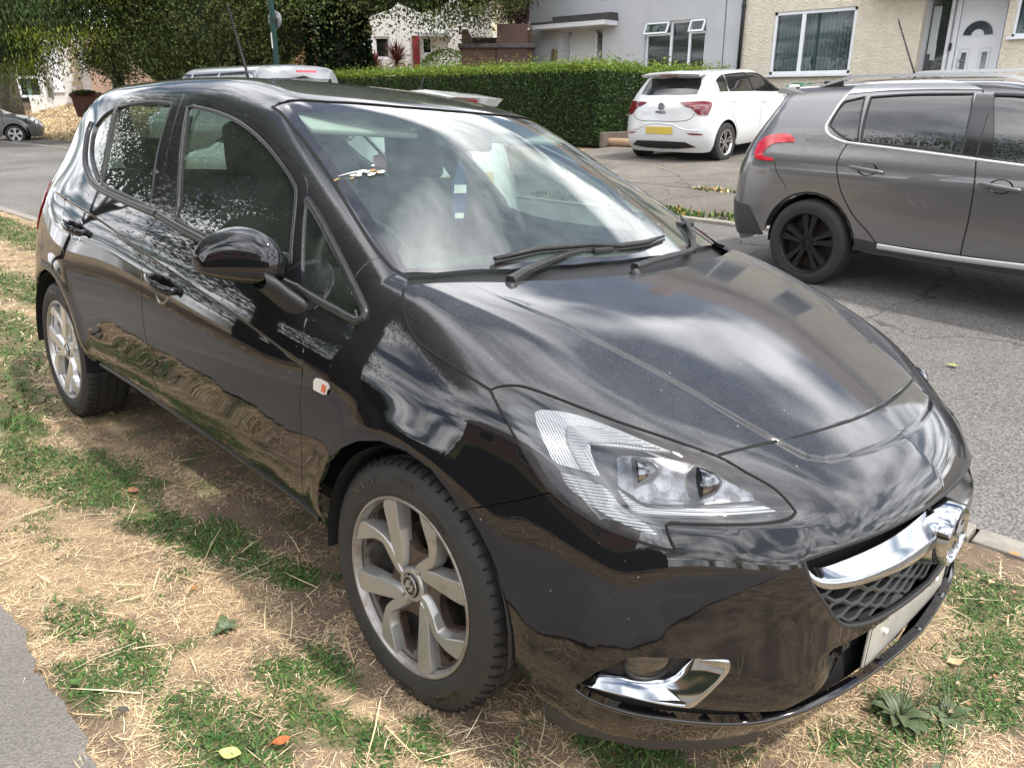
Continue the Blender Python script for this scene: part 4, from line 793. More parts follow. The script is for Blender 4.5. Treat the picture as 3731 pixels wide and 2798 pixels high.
# badge: dished chrome pod, ring and relief
BX = Matrix.Translation((.893, 0, .543)) @ Matrix.Scale(1.12, 4) @ Matrix.Rotation(R(90), 4, 'Z') @ Matrix.Rotation(R(0), 4, 'X')
m = MB(); m.lathe([(.066, .006), (.066, -.012), (.063, -.018), (.058, -.019), (.054, -.014), (.053, -.008), (.0005, -.008)], 64, 0, BX)
V = []; nn = 48; prof = [(1.0, 1.0, .008), (1.15, 1.02, .018), (1.55, .97, .034), (2.0, .72, .047), (2.2, .4, .052)]
for (sy, sz, d) in prof:
    for i in range(nn):
        a = 2*math.pi*i/nn; V.append((.893-d+.003, .073*sy*math.cos(a), .543+.073*sz*math.sin(a)+.012*(1-sz)))
m.add(V, [(i*nn+k, i*nn+(k+1) % nn, (i+1)*nn+(k+1) % nn, (i+1)*nn+k) for i in range(len(prof)-1) for k in range(nn)], 0, True)
m.build('badge_ring', chrome, car, 40)
m = MB(); g = [(-.044, -.016), (-.044, .022), (-.034, .036), (-.026, .034), (-.026, .006), (-.008, .008), (-.004, .030), (.006, .044), (.018, .046), (.026, .038), (.018, .032), (.012, .022), (.022, .014), (.038, .022), (.044, .012), (.036, -.004), (.024, -.008), (.036, -.022), (.024, -.036), (.010, -.044), (.004, -.030), (.012, -.020), (.004, -.012), (-.010, -.014), (-.014, -.034), (-.026, -.040), (-.026, -.018)]
slab(m, np.array(g), [], -.0155, -.008, 0); m.v = [tuple(BX @ Vector(p)) for p in m.v]; m.build('badge_emblem', chrome, car, 30)
m = MB(); m.lathe([(.0535, -.0085), (.0005, -.0085)], 40, 0, BX); m.build('badge_face', gloss_black, car)
# number plate
plate_m = mat('plate_white', (.50, .49, .44), .3, 0, .5, .4, noise=(7, (.36, .35, .31), .4, .75)); dk = mat('plate_letter_black', (.02, .02, .02), .4)
m = MB(); m.box((.850, 0, .330), (.006, .524, .112), 0, bev=.002); m.build('number_plate', plate_m, car)
m = MB()
for (y0, y1, z0, z1) in ((-.256, .256, .3825, .3833), (-.256, .256, .2767, .2775), (-.256, -.2552, .2767, .3833), (.2552, .256, .2767, .3833)): m.box((.8537, (y0+y1)/2, (z0+z1)/2), (.0012, y1-y0, z1-z0), 0)
m.build('plate_border', dk, bpy.data.objects['number_plate'])
wcap = mat('white_cap', (.75, .74, .7), .4)
for yy in (-.16, .175): m = MB(); m.lathe([(.007, .001), (.007, -.004), (.004, -.006), (.0005, -.006)], 14, 0, Matrix.Translation((.854, yy, .337)) @ Matrix.Rotation(R(90), 4, 'Z')); m.build('plate_screw_cap', wcap, bpy.data.objects['number_plate'])
# tow cover outline, parking-sensor-like stud
P_, N_ = on_body(T['hook'], SPH, n=4, closed=True); ribbon('tow_cover', P_, N_, .0012, .0006, inner_dark, car)
# ------------------------------------------------------------------ fog lamp surround
def off_pts(L, off): q = t2(SPH, L); return SPH.solve(CAR, q, off)
fc = T['fog_chrome']; oc = smoothpoly(t2(SPH, [fc[0]]+fc[::-1][:9]), n=4, closed=False, ang=45); ic = smoothpoly(t2(SPH, [fc[0], (.531, -.785, .333), (.576, -.762, .339), (.615, -.736, .340), (.642, -.712, .343), (.658, -.695, .358), (.671, -.680, .385), (.681, -.664, .411)]), n=4, closed=False, ang=60)
def rs(P, n): d = np.r_[0, np.cumsum(np.linalg.norm(np.diff(P, axis=0), axis=1))]; t = np.linspace(0, d[-1], n); return np.stack([np.interp(t, d, P[:, i]) for i in range(P.shape[1])], 1)
oc = rs(oc, 60); ic = rs(ic, 60); rowsF = []
for k, (f, o) in enumerate(((0, -.012), (0, .002), (.08, .004), (.18, .001), (.5, -.012), (.8, -.022), (1, -.027), (1.0, -.042))):
    rowsF.append(SPH.solve(CAR, oc*(1-f)+ic*f, o).tolist())
for sy in (1, -1): strip('fog_lamp_chrome', [[(p[0], p[1]*sy, p[2]) for p in r] for r in rowsF], chrome, car)
ff = off_pts([(.585, -.757, .352), (.59, -.751, .372), (.60, -.742, .395)], -.03); 
for sy in (1, -1):
    X = Matrix.Translation((.598, -.712*sy, .385)) @ Matrix.Rotation(R(52*sy if sy > 0 else -232+0), 4, 'Z') @ Matrix.Diagonal((1, 1, .9, 1))
    if sy < 0: X = Matrix.Translation((.598, .712, .385)) @ Matrix.Rotation(R(128), 4, 'Z') @ Matrix.Diagonal((1, 1, .9, 1))
    m = MB(); m.lathe([(.050, .02), (.050, -.006), (.046, -.010), (.042, -.004)], 40, 0, X); m.lathe([(.042, -.004), (.030, -.007), (.012, -.009), (.0005, -.009)], 40, 1, X); m.build('fog_lamp', [plastic, mat('fog_glass', (.03, .028, .025), .05, 0, .6, 1, .02, 1.6) if sy > 0 else bpy.data.materials['fog_glass']], car)
# ------------------------------------------------------------------ small side parts
amber = mat('amber', (.55, .10, .02), .2, 0, .5, 1)
for o_, sy in zip(panel('side_repeater', CAR, SEC, smoothpoly(t2(SEC, T['indicator']), n=3), mat('clear_lens', (.62, .58, .52), .12, 0, .8, 1), car, h=.01, off=.004, lip=.006, both=True), (1, -1)):
    V, Fc, N = patch(CAR, SEC, t2(SEC, [(-.306, -.863, .738), (-.286, -.863, .737), (-.289, -.865, .718), (-.308, -.865, .718)]), .01, (), 0, .0052, 0)
    if sy < 0: V, Fc, N = mirror(V, Fc, N)
    mesh_np('amber_bulb', V, Fc, amber, o_, smooth=True, normals=N)
def door_handle(cx, cz, tilt, parents):
    for sy, pa in ((1, parents[0]), (-1, parents[1])):
        y0 = float(Proj('side').solve(CAR, np.array([[cx, cz]]))[0][1])
        m = MB(); n = 22
        # grip bar
        pts = []; rr = []
        for i in range(n):
            t = i/(n-1); x = cx-.105+.20*t; bow = .026*math.sin(math.pi*min(1, max(0, t)))**.6
            pts.append((x, sy*(y0-.012-bow), cz+.012-(x-cx)*tilt)); rr.append(.0135 if .04 < t < .96 else .008)
        V = []
        for (x, y, z), r in zip(pts, rr):
            for k in range(12):
                a = 2*math.pi*k/12; V.append((x, y+.55*r*math.cos(a)*sy, z+r*1.15*math.sin(a)))
        Fc = [(i*12+k, i*12+(k+1) % 12, (i+1)*12+(k+1) % 12, (i+1)*12+k) for i in range(n-1) for k in range(12)]+[tuple(range(12)), tuple((n-1)*12+k for k in range(12))]
        m.add(V, Fc, 0, True); m.box((cx-.095, sy*(y0-.006), cz+.012+.095*tilt), (.03, .03, .022), 0, bev=.006); m.box((cx+.088, sy*(y0-.006), cz+.012-.088*tilt), (.03, .03, .022), 0, bev=.006)
        h = m.build('door_handle', paint, pa, 50)
        # dished cup behind the grip
        m = MB(); J = [(1-j/5.5, 2*math.pi*k/28) for j in range(6) for k in range(28)]; xz = np.array([(cx-.01+.062*r*math.cos(a), cz-.004+.052*r*math.sin(a)) for r, a in J]); yy = Proj('side').solve(CAR, xz)[:, 1]
        q = [(x, sy*(y-.0006+.004*(1-r)), z) for (x, z), y, (r, a) in zip(xz, yy, J)]
        m.add(q, [(j*28+k, j*28+(k+1) % 28, (j+1)*28+(k+1) % 28, (j+1)*28+k) for j in range(5) for k in range(28)]+[tuple(5*28+k for k in range(28))], 0, True); m.build('handle_cup', gloss_black, h)
door_handle(-1.305, .800, .10, fdo); door_handle(-2.18, .878, .10, rdo)
# ------------------------------------------------------------------ door mirrors
def mirror_shell(sy, pa):
    # cross-sections along the outward axis (y), leaning with the photo: head from inner end to tip
    m = MB()
    secs = [(-.806, -.575, .995, .960), (-.812, -.556, 1.016, .948), (-.825, -.536, 1.042, .939), (-.845, -.526, 1.062, .934), (-.872, -.533, 1.077, .932), (-.90, -.558, 1.080, .933), (-.93, -.593, 1.070, .937), (-.957, -.634, 1.048, .943), (-.972, -.658, 1.028, .948), (-.981, -.676, 1.010, .955), (-.985, -.686, .998, .962)]
    V = []; n = 36
    for (y, xf, zt, zb) in secs:
        zc = zb+(zt-zb)*.33; dpt = .020+.068*min(1, (zt-zb)/.145)
        for k in range(n):
            a = 2*math.pi*k/n; c_, s_ = math.cos(a), math.sin(a); ex = (abs(c_)**.8)*np.sign(c_); ez = (abs(s_)**.9)*np.sign(s_)
            V.append((xf-dpt+dpt*ex*(1 if ex > 0 else .35), sy*y, zc+((zt-zc) if ez > 0 else (zc-zb))*ez))
    Fc = [(i*n+k, i*n+(k+1) % n, (i+1)*n+(k+1) % n, (i+1)*n+k) for i in range(len(secs)-1) for k in range(n)]+[tuple(range(n))[::-1], tuple((len(secs)-1)*n+k for k in range(n))]
    m.add(V, Fc, 0, True); o = m.build('door_mirror', paint, pa)
    md = o.modifiers.new('s', 'SUBSURF'); md.levels = 2; md.render_levels = 2
    m = MB(); V = []; 
    for (y, zb, w, th) in ((-.800, .880, .060, .026), (-.822, .893, .058, .026), (-.845, .915, .052, .026), (-.865, .938, .046, .026), (-.885, .955, .040, .022)):
        for k in range(14):
            a = 2*math.pi*k/14; V.append((-.50+w*math.cos(a)*1.1-(abs(y)-.80)*.9, sy*y, zb+th*math.sin(a)*1.3))
    m.add(V, [(i*14+k, i*14+(k+1) % 14, (i+1)*14+(k+1) % 14, (i+1)*14+k) for i in range(4) for k in range(14)], 0, True); f = m.build('mirror_arm', plastic, o); 
    m = MB(); q = [(-.50-.30*.0-.034+0*i, 0, 0) for i in range(1)]; V = []
    for k in range(32):
        a = 2*math.pi*k/32; V.append((-.665-.03*math.cos(a), sy*(-.895-.07*math.cos(a)), 1.0+.055*math.sin(a)))
    m.add(V, [tuple(range(32))], 0); m.build('mirror_glass', mat('mirror_glass', (.8, .8, .8), .02, 1) if sy == 1 else bpy.data.materials['mirror_glass'], o)
mirror_shell(1, fdo[0]); mirror_shell(-1, fdo[1])
# ------------------------------------------------------------------ wipers
def scr(x, y, lift=0):
    P = Proj('top').solve(CAR, np.array([[x, y]], float)); N = CAR.grad(P); return tuple((P+N*lift)[0])
wip = mat('wiper_black', (.016, .017, .018), .5, noise=(80, (.06, .06, .06), .5, .8))
def wiper(knob, pts, blade):
    m = MB(); k = Vector(knob)
    m.tube([k+Vector((.004, 0, -.03)), k+Vector((0, 0, .002)), k+Vector((-.004, 0, .012))], [.019, .017, .010], 14)
    P = [Vector(p) for p in pts]; n = len(P)
    V = []
    for i, p in enumerate(P):
        t = (P[min(i+1, n-1)]-P[max(i-1, 0)]).normalized(); s = t.cross(Vector((0, 0, 1))).normalized(); u = s.cross(t)
        w = .013*(1-i/(n-1))+.006*(i/(n-1)); h = .009*(1-i/(n-1))+.004*(i/(n-1))
        for a, b in ((-1, -1), (-1, .3), (-.5, 1), (.5, 1), (1, .3), (1, -1)): V.append(p+s*w*a+u*h*b)
    m.add(V, [(i*6+k2, i*6+(k2+1) % 6, (i+1)*6+(k2+1) % 6, (i+1)*6+k2) for i in range(n-1) for k2 in range(6)]+[tuple(range(6)), tuple((n-1)*6+k2 for k2 in range(6))], 0)
    w = m.build('wiper', wip, car, 40)
    m = MB(); B = [Vector(p) for p in blade]; m.tube(B, [.006]+[.0085]*(len(B)-2)+[.005], 6)
    m.tube([b-Vector((-.004, 0, .010)) for b in B], .004, 5); e = (Vector(pts[-1])+B[len(B)//2])/2
    m.box(tuple(Vector(pts[-1])+Vector((.0, 0, .002))), (.024, .085, .018), 0, bev=.005); m.build('wiper_blade', wip, w)
# driver's: pivot near the right corner, arm sweeping towards the left; passenger's pivot near centre
wiper((-.035, -.505, .985), [(-.055, -.49, 1.003), (-.085, -.40, 1.017), (-.108, -.30, 1.028), (-.125, -.20, 1.040), (-.128, -.13, 1.044), (-.118, -.06, 1.040)], [scr(-.150, -.46, .012), scr(-.150, -.30, .012), scr(-.135, -.10, .014), scr(-.120, .02, .014), scr(-.13, .16, .012), scr(-.16, .30, .010)])
wiper((.0, -.05, .992), [(-.015, -.035, 1.008), (-.03, .08, 1.016), (-.05, .20, 1.018), (-.075, .33, 1.022), (-.10, .40, 1.026), (-.175, .50, 1.048), (-.255, .575, 1.075)], [scr(-.10, .40, .014), scr(-.17, .49, .014), scr(-.25, .565, .014), scr(-.30, .60, .012)])
# aerial, rear roof
bx, bz = -2.30, float(top(np.array([-2.30]), np.array([0.]))[0]); m = MB(); m.lathe([(.0005, -.045), (.016, -.04), (.03, -.02), (.042, .004)], 20, 0, Matrix.Translation((bx, 0, bz)) @ Matrix.Rotation(R(-90), 4, 'X') @ Matrix.Diagonal((1.5, 1, .8, 1)))
m.tube([(bx, 0, bz+.03), (bx-.02, 0, bz+.08), (bx-.175, 0, bz+.36)], [.008, .0055, .004], 8)
for i in range(26):
    t = i/26; p = Vector((bx-.02-.155*t, 0, bz+.08+.28*t)); m.tube([p, p+Vector((-.003, 0, .0055))], .0068, 8)
m.build('roof_aerial', plastic, car)
# ------------------------------------------------------------------ cabin
seat_m = mat('seat_fabric', (.035, .036, .038), .85, bump=(300, .3, .001)); dash_m = mat('dashboard', (.03, .031, .032), .6, bump=(250, .3, .001)); pale = mat('headlining', (.50, .50, .46), .9); grey_in = mat('cabin_grey', (.09, .092, .09), .7)
def rbox(m, c, d, rot=(0, 0, 0), bev=.04, mi=0):
    M_ = Matrix.Translation(c) @ Matrix.Rotation(rot[1], 4, 'Y') @ Matrix.Rotation(rot[0], 4, 'X') @ Matrix.Rotation(rot[2], 4, 'Z')
    bm = bmesh.new(); bmesh.ops.create_cube(bm, size=1)
    for v in bm.verts: v.co = Vector((v.co.x*d[0], v.co.y*d[1], v.co.z*d[2]))
    bmesh.ops.bevel(bm, geom=bm.edges[:], offset=bev, segments=4, affect='EDGES', profile=.6); bm.verts.index_update()
    m.add([M_ @ v.co for v in bm.verts], [[v.index for v in f.verts] for f in bm.faces], mi, True); bm.free()
for sy in (-1, 1):
    m = MB(); y = .36*sy; rbox(m, (-1.12, y, .48), (.50, .50, .16), (0, R(-8), 0), .06); rbox(m, (-1.42, y, .82), (.14, .48, .66), (0, R(-14), 0), .06); rbox(m, (-1.525, y, 1.235), (.10, .27, .20), (0, R(-10), 0), .045)
    m.tube([(-1.49, y-.06, 1.08), (-1.52, y-.06, 1.2)], .007, 6); m.tube([(-1.49, y+.06, 1.08), (-1.52, y+.06, 1.2)], .007, 6); m.build('front_seat', seat_m, car)
m = MB(); rbox(m, (-2.02, 0, .55), (.48, 1.25, .16), (0, R(-8), 0), .05); rbox(m, (-2.33, 0, .84), (.14, 1.25, .55), (0, R(-18), 0), .05)
for y in (-.40, .40): rbox(m, (-2.44, y, 1.17), (.09, .26, .14), (0, R(-10), 0), .04)
m.build('rear_seat', seat_m, car)
m = MB(); rbox(m, (-.42, 0, .82), (.62, 1.36, .20), (0, R(6), 0), .07); rbox(m, (-.62, -.36, .93), (.26, .42, .09), (0, 0, 0), .04); rbox(m, (-.66, 0, .68), (.28, .36, .40), (0, R(10), 0), .05); m.build('dashboard', dash_m, car)
m = MB(); rc = Vector((-.84, -.36, .88)); ring = [rc+Vector((-.07*math.sin(a)*1.0, .185*math.cos(a), .17*math.sin(a))) for a in np.linspace(0, 2*math.pi, 41)]; m.tube(ring, .015, 8, cap=False)
rbox(m, tuple(rc+Vector((.01, 0, -.01))), (.05, .14, .11), (0, R(-22), 0), .02)
for a in (.1, math.pi-.1, -1.57): m.tube([rc, rc+Vector((-.07*math.sin(a), .18*math.cos(a), .165*math.sin(a)))], .013, 6)
m.build('steering_wheel', dash_m, car)
half('headlining', SEC, t2(SEC, [(-.84, 0, 1.39), (-.97, -.40, 1.385), (-1.1, -.5, 1.40), (-1.7, -.50, 1.43), (-2.3, -.50, 1.42), (-2.6, -.45, 1.38), (-2.65, 0, 1.40)]), pale, car, h=.09, lip=0, off=-.035)
panel('pillar_trim', CAR, SEC, t2(SEC, [(-.98, -.565, 1.37), (-.60, -.648, 1.20), (-.30, -.712, 1.05), (-.34, -.745, 1.03), (-.62, -.688, 1.17), (-.98, -.60, 1.33)]), pale, car, h=.05, off=-.022, lip=0, both=True)
panel('door_trim', CAR, SEC, t2(SEC, [(-.45, -.80, .90), (-1.44, -.78, .995), (-2.05, -.77, 1.03), (-2.3, -.76, 1.0), (-2.2, -.8, .6), (-.4, -.8, .45)]), grey_in, car, h=.08, off=-.055, lip=0, both=True)
panel('b_pillar_trim', CAR, SEC, t2(SEC, [(-1.62, -.60, 1.38), (-1.76, -.60, 1.38), (-1.60, -.76, 1.04), (-1.42, -.76, 1.02)]), grey_in, car, h=.05, off=-.04, lip=0, both=True)
panel('c_pillar_trim', CAR, SEC, t2(SEC, [(-2.46, -.60, 1.34), (-2.68, -.62, 1.25), (-2.78, -.72, 1.0), (-2.3, -.76, 1.0), (-2.44, -.68, 1.2)]), grey_in, car, h=.05, off=-.04, lip=0, both=True)
m = MB(); rbox(m, (-.92, -.36, 1.350), (.17, .40, .02), (0, R(22), 0), .009); m.build('sun_visor', pale, car)
m = MB(); rbox(m, (-.92, .36, 1.350), (.17, .40, .02), (0, R(22), 0), .009); m.build('sun_visor', pale, car)
m = MB(); rbox(m, (-.80, 0, 1.315), (.035, .25, .07), (0, R(-10), R(0)), .02); m.tube([(-.75, 0, 1.36), (-.79, 0, 1.33)], .012, 8); m.build('rear_view_mirror', dash_m, car)
# parcel shelf & floor
m = MB(); m.box((-2.6, 0, .95), (.42, 1.25, .02)); m.build('parcel_shelf', grey_in, car); m = MB(); m.box((-1.2, 0, .26), (3.2, 1.30, .04)); m.build('floor_pan', inner_dark, car)
# blue freshener hanging from the mirror: its own thing
fr = empty('air_freshener', mat=Matrix([list(M_CAR[i])+[0] for i in range(3)]+[[0, 0, 0, 1]]) @ Matrix.Translation((-.80, -.01, 1.04)))
tag(fr, 'blue paper air freshener with two white tabs, hanging behind the windscreen of the black hatchback', 'air freshener')
m = MB(); pr_ = [(.0, .22), (.012, .20), (.02, .17), (.034, .13), (.040, .10), (.028, .085), (.034, .05), (.030, .02), (.018, 0)]
pl_ = np.array([(a, b) for a, b in pr_]+[(-a, b) for a, b in pr_[::-1][:-1]]); slab(m, pl_, [], -.002, .002, 0); m.v = [(p[1], p[0], p[2]) for p in m.v]; m.build('card', mat('blue_card', (.03, .05, .16), .6), fr)
m = MB(); m.box((.0035, .0, .115), (.002, .055, .028)); m.build('white_tab', mat('white_paper', (.8, .8, .76), .6), fr); m = MB(); m.box((.0035, .0, .025), (.002, .04, .018)); m.build('white_tab', bpy.data.materials['white_paper'], fr)
m = MB(); m.tube([(0, 0, .22), (0, 0, .27)], .001, 4); m.build('string', bpy.data.materials['white_paper'], fr)
# bird dropping on the screen
m = MB()
for i in range(16):
    x, y = -.555+rng.normal()*.010, -.555+rng.normal()*.028; c = Vector(scr(x, y, .002)); r = .003+.005*rng.random(); q = []
    for k in range(9): a = 2*math.pi*k/9; q.append(Vector(scr(c.x+r*math.cos(a)*(.6+.5*rng.random()), c.y+r*1.8*math.sin(a)*(.6+.5*rng.random()), .0025)))
    m.add(q+[Vector(scr(c.x, c.y, .005))], [(k, (k+1) % 9, 9) for k in range(9)], 0 if i % 3 else 1, True)
m.tube([scr(-.582, -.638, .002), scr(-.57, -.60, .003), scr(-.563, -.56, .002)], [.001, .0022, .001], 5)
o = m.build('bird_dropping', [mat('dropping_white', (.7, .7, .66), .7), mat('dropping_brown', (.28, .19, .08), .7)]); o.parent = car
o.parent = None; o.matrix_world = car.matrix_world.copy(); tag(o, 'dried white and brown bird dropping splashed on the windscreen of the black hatchback', 'bird dropping')
# ================================================================== the place
def kx(x): return np.interp(x, [-34, -10], [.020, .046])
def G(x, y):
    x = np.asarray(x, float); y = np.asarray(y, float); b = -.01*np.clip(x, -6, 8)
    v = b-.0712*np.clip(y, -3.2, 1.37)
    r = b-.0975+kx(x)*(np.clip(y, 1.37, 15)-1.37)+.008*np.maximum(y-15, 0)
    r = r+1.15*sst(8.5, 15, y)*sst(-26, -34, x)
    r = r+.085*sst(7, 10.4, y)*sst(-24, -18, x)
    return np.where(y < 1.37, v, r)
def wpx(px, D, z=None):
    """point at horizontal distance D in the direction of photo column px (2212 wide, upper rows)"""
    d = A_W[:, 2]+A_W[:, 0]*((px*PW/2212-PW/2)/FPX)-A_W[:, 1]*((150*PW/2212-PH/2)/FPX); d = d/np.hypot(d[0], d[1]); P = CAMW+d*D
    return (float(P[0]), float(P[1]), float(G(P[0], P[1])) if z is None else z)
def noise2(x, y, s, seed=0):
    r = np.random.default_rng(seed); T_ = r.random((64, 64)); u = x*s; v = y*s; i = np.floor(u).astype(int); j = np.floor(v).astype(int); fu = u-i; fv = v-j; fu = fu*fu*(3-2*fu); fv = fv*fv*(3-2*fv)
    g = lambda a, b: T_[a % 64, b % 64]
    return (g(i, j)*(1-fu)+g(i+1, j)*fu)*(1-fv)+(g(i, j+1)*(1-fu)+g(i+1, j+1)*fu)*fv
GREEN = [(-1.78,-.95,.34,.16),(-2.05,-1.11,.30,.14),(-1.23,-.92,.15,.10),(-1.03,-.83,.15,.10),(-.82,-.80,.13,.07),(-.69,-.75,.12,.06),(-.82,-1.32,.12,.07),(-.70,-1.24,.10,.05),(-.55,-1.28,.13,.07),(-.56,-1.38,.12,.05),(-.26,-1.25,.14,.09),(-.13,-1.2,.13,.10),(-.05,-1.32,.14,.08),(-.27,-1.02,.11,.06),(-.22,-.92,.10,.06),(-.14,-1.04,.09,.07),(-.04,-1.02,.09,.06),(.06,-.99,.10,.05),(.14,-.90,.08,.04),(.20,-1.05,.10,.07),(-2.68,-1.0,.30,.10),(-3.1,-.86,.4,.11),(-3.7,-.74,.5,.12),(-4.3,-.55,.8,.16),(-5.7,-.15,1.2,.2),(-8.9,.65,2.0,.25),(-10.5,.9,2,.15),(-5.5,.85,1.2,.14),(-3.3,-1.3,.5,.12),(.55,-.35,.14,.07),(.50,-.52,.10,.06),(.99,.52,.14,.22),(.88,.80,.12,.18),(1.0,.25,.12,.13),(.90,.04,.10,.10),(1.15,.45,.15,.2),(.85,-.14,.1,.08),(.45,-.62,.10,.05)]
SOIL = [(-2.3,-.50,.5,.14),(-1.68,-.56,.35,.12),(-1.14,-.66,.3,.12),(-.50,-.78,.16,.08),(-1.3,-.3,1.2,.45),(.15,-.75,.2,.08),(.45,-.60,.14,.07),(.82,1.12,.5,.22),(-.3,-.3,1,.5),(-.42,-1.42,.25,.05)]
def mask(x, y, L, seed, amp=.55):
    m = np.zeros_like(x)
    for (cx, cy, rx, ry) in L: m = np.maximum(m, 1.35-np.hypot((x-cx)/rx, (y-cy)/ry))
    return np.clip(m+amp*(noise2(x, y, 9, seed)-.5)+amp*.7*(noise2(x, y, 24, seed+1)-.5), 0, 1)
def PATH_Y(x): return -1.452+.012*np.sin(x*5)+.010*np.sin(x*13+1)
def vcol_mat(name, rough=.9, bumps=(160, .8, .010), nz=(150, .5, 1.5)):
    m = bpy.data.materials.new(name); m.use_nodes = True; t = m.node_tree; b = t.nodes['Principled BSDF']; b.inputs['Roughness'].default_value = rough; b.inputs['Specular IOR Level'].default_value = .2
    a = t.nodes.new('ShaderNodeAttribute'); a.attribute_name = 'Col'; n = t.nodes.new('ShaderNodeTexNoise'); n.inputs['Scale'].default_value = nz[0]; n.inputs['Detail'].default_value = 6; n.inputs['Roughness'].default_value = .7
    tcn = t.nodes.new('ShaderNodeTexCoord'); t.links.new(tcn.outputs['Object'], n.inputs['Vector']); r = t.nodes.new('ShaderNodeMapRange'); r.inputs[1].default_value = .3; r.inputs[2].default_value = .7; r.inputs[3].default_value = nz[1]; r.inputs[4].default_value = nz[2]
    t.links.new(n.outputs[0], r.inputs[0]); x = t.nodes.new('ShaderNodeVectorMath'); x.operation = 'SCALE'; t.links.new(a.outputs['Color'], x.inputs[0]); t.links.new(r.outputs[0], x.inputs['Scale']); t.links.new(x.outputs[0], b.inputs['Base Color'])
    n2_ = t.nodes.new('ShaderNodeTexNoise'); n2_.inputs['Scale'].default_value = bumps[0]; n2_.inputs['Detail'].default_value = 4; t.links.new(tcn.outputs['Object'], n2_.inputs['Vector'])
    bu = t.nodes.new('ShaderNodeBump'); bu.inputs['Strength'].default_value = bumps[1]; bu.inputs['Distance'].default_value = bumps[2]; t.links.new(n2_.outputs[0], bu.inputs['Height']); t.links.new(bu.outputs[0], b.inputs['Normal'])
    return m
def set_col(o, C):
    me = o.data; a = me.color_attributes.new('Col', 'FLOAT_COLOR', 'POINT'); c = np.ones((len(me.vertices), 4), np.float32); c[:, :3] = C; a.data.foreach_set('color', c.ravel())
def grid(name, xs, ys, zf, m, dz=0.0):
    X, Y = np.meshgrid(xs, ys); Z = zf(X, Y)+dz; nx, ny = len(xs), len(ys); V = np.stack([X.ravel(), Y.ravel(), Z.ravel()], 1)
    i = np.arange((ny-1)*(nx-1)); r = i//(nx-1); c = i % (nx-1); a = r*nx+c
    o = mesh_np(name, V, np.stack([a, a+1, a+nx+1, a+nx], 1), m, smooth=True); return o, V
ground_m = vcol_mat('verge_soil_and_straw')
def gcol(V):
    x, y = V[:, 0], V[:, 1]; st = np.array([.46, .34, .21]); so_ = np.array([.17, .12, .09]); gr = np.array([.10, .115, .045])
    n = noise2(x, y, 6, 3)*.5+noise2(x, y, 17, 4)*.35+noise2(x, y, 45, 9)*.15; a = np.clip((n-.30)/.30, 0, 1)[:, None]
    c = so_*1.35*(1-a)+st*a; s = np.clip(mask(x, y, SOIL, 20)*1.8, 0, .85)[:, None]; c = c*(1-s)+so_*s
    g = np.clip(mask(x, y, GREEN, 30)*1.6, 0, .75)[:, None]; return c*(1-g)+gr*g
V = None
o, V = grid('ground', np.r_[np.linspace(-120, -8, 60), np.linspace(-7.6, 5, 60), np.linspace(5.5, 60, 30)], np.r_[np.linspace(-60, -10, 20), np.linspace(-9.5, 1.30, 50), [1.37], np.linspace(1.6, 40, 90), np.linspace(42, 160, 20)], lambda X, Y: G(X, Y)-.03, ground_m)
set_col(o, gcol(V)*np.array([.95, .95, .95])); tag(o, 'dry ground reaching the horizon', kind='structure')
o, V = grid('verge', np.arange(-14, 4.01, .03), np.arange(-1.50, 1.245, .03), lambda X, Y: G(X, Y)+.014*(noise2(X, Y, 7, 5)-.5)+.010*(noise2(X, Y, 21, 6)-.5)-.004*sst(.9, 1.2, Y), ground_m)
set_col(o, gcol(V)); tag(o, 'grass verge of dry straw, soil and green patches', kind='structure')
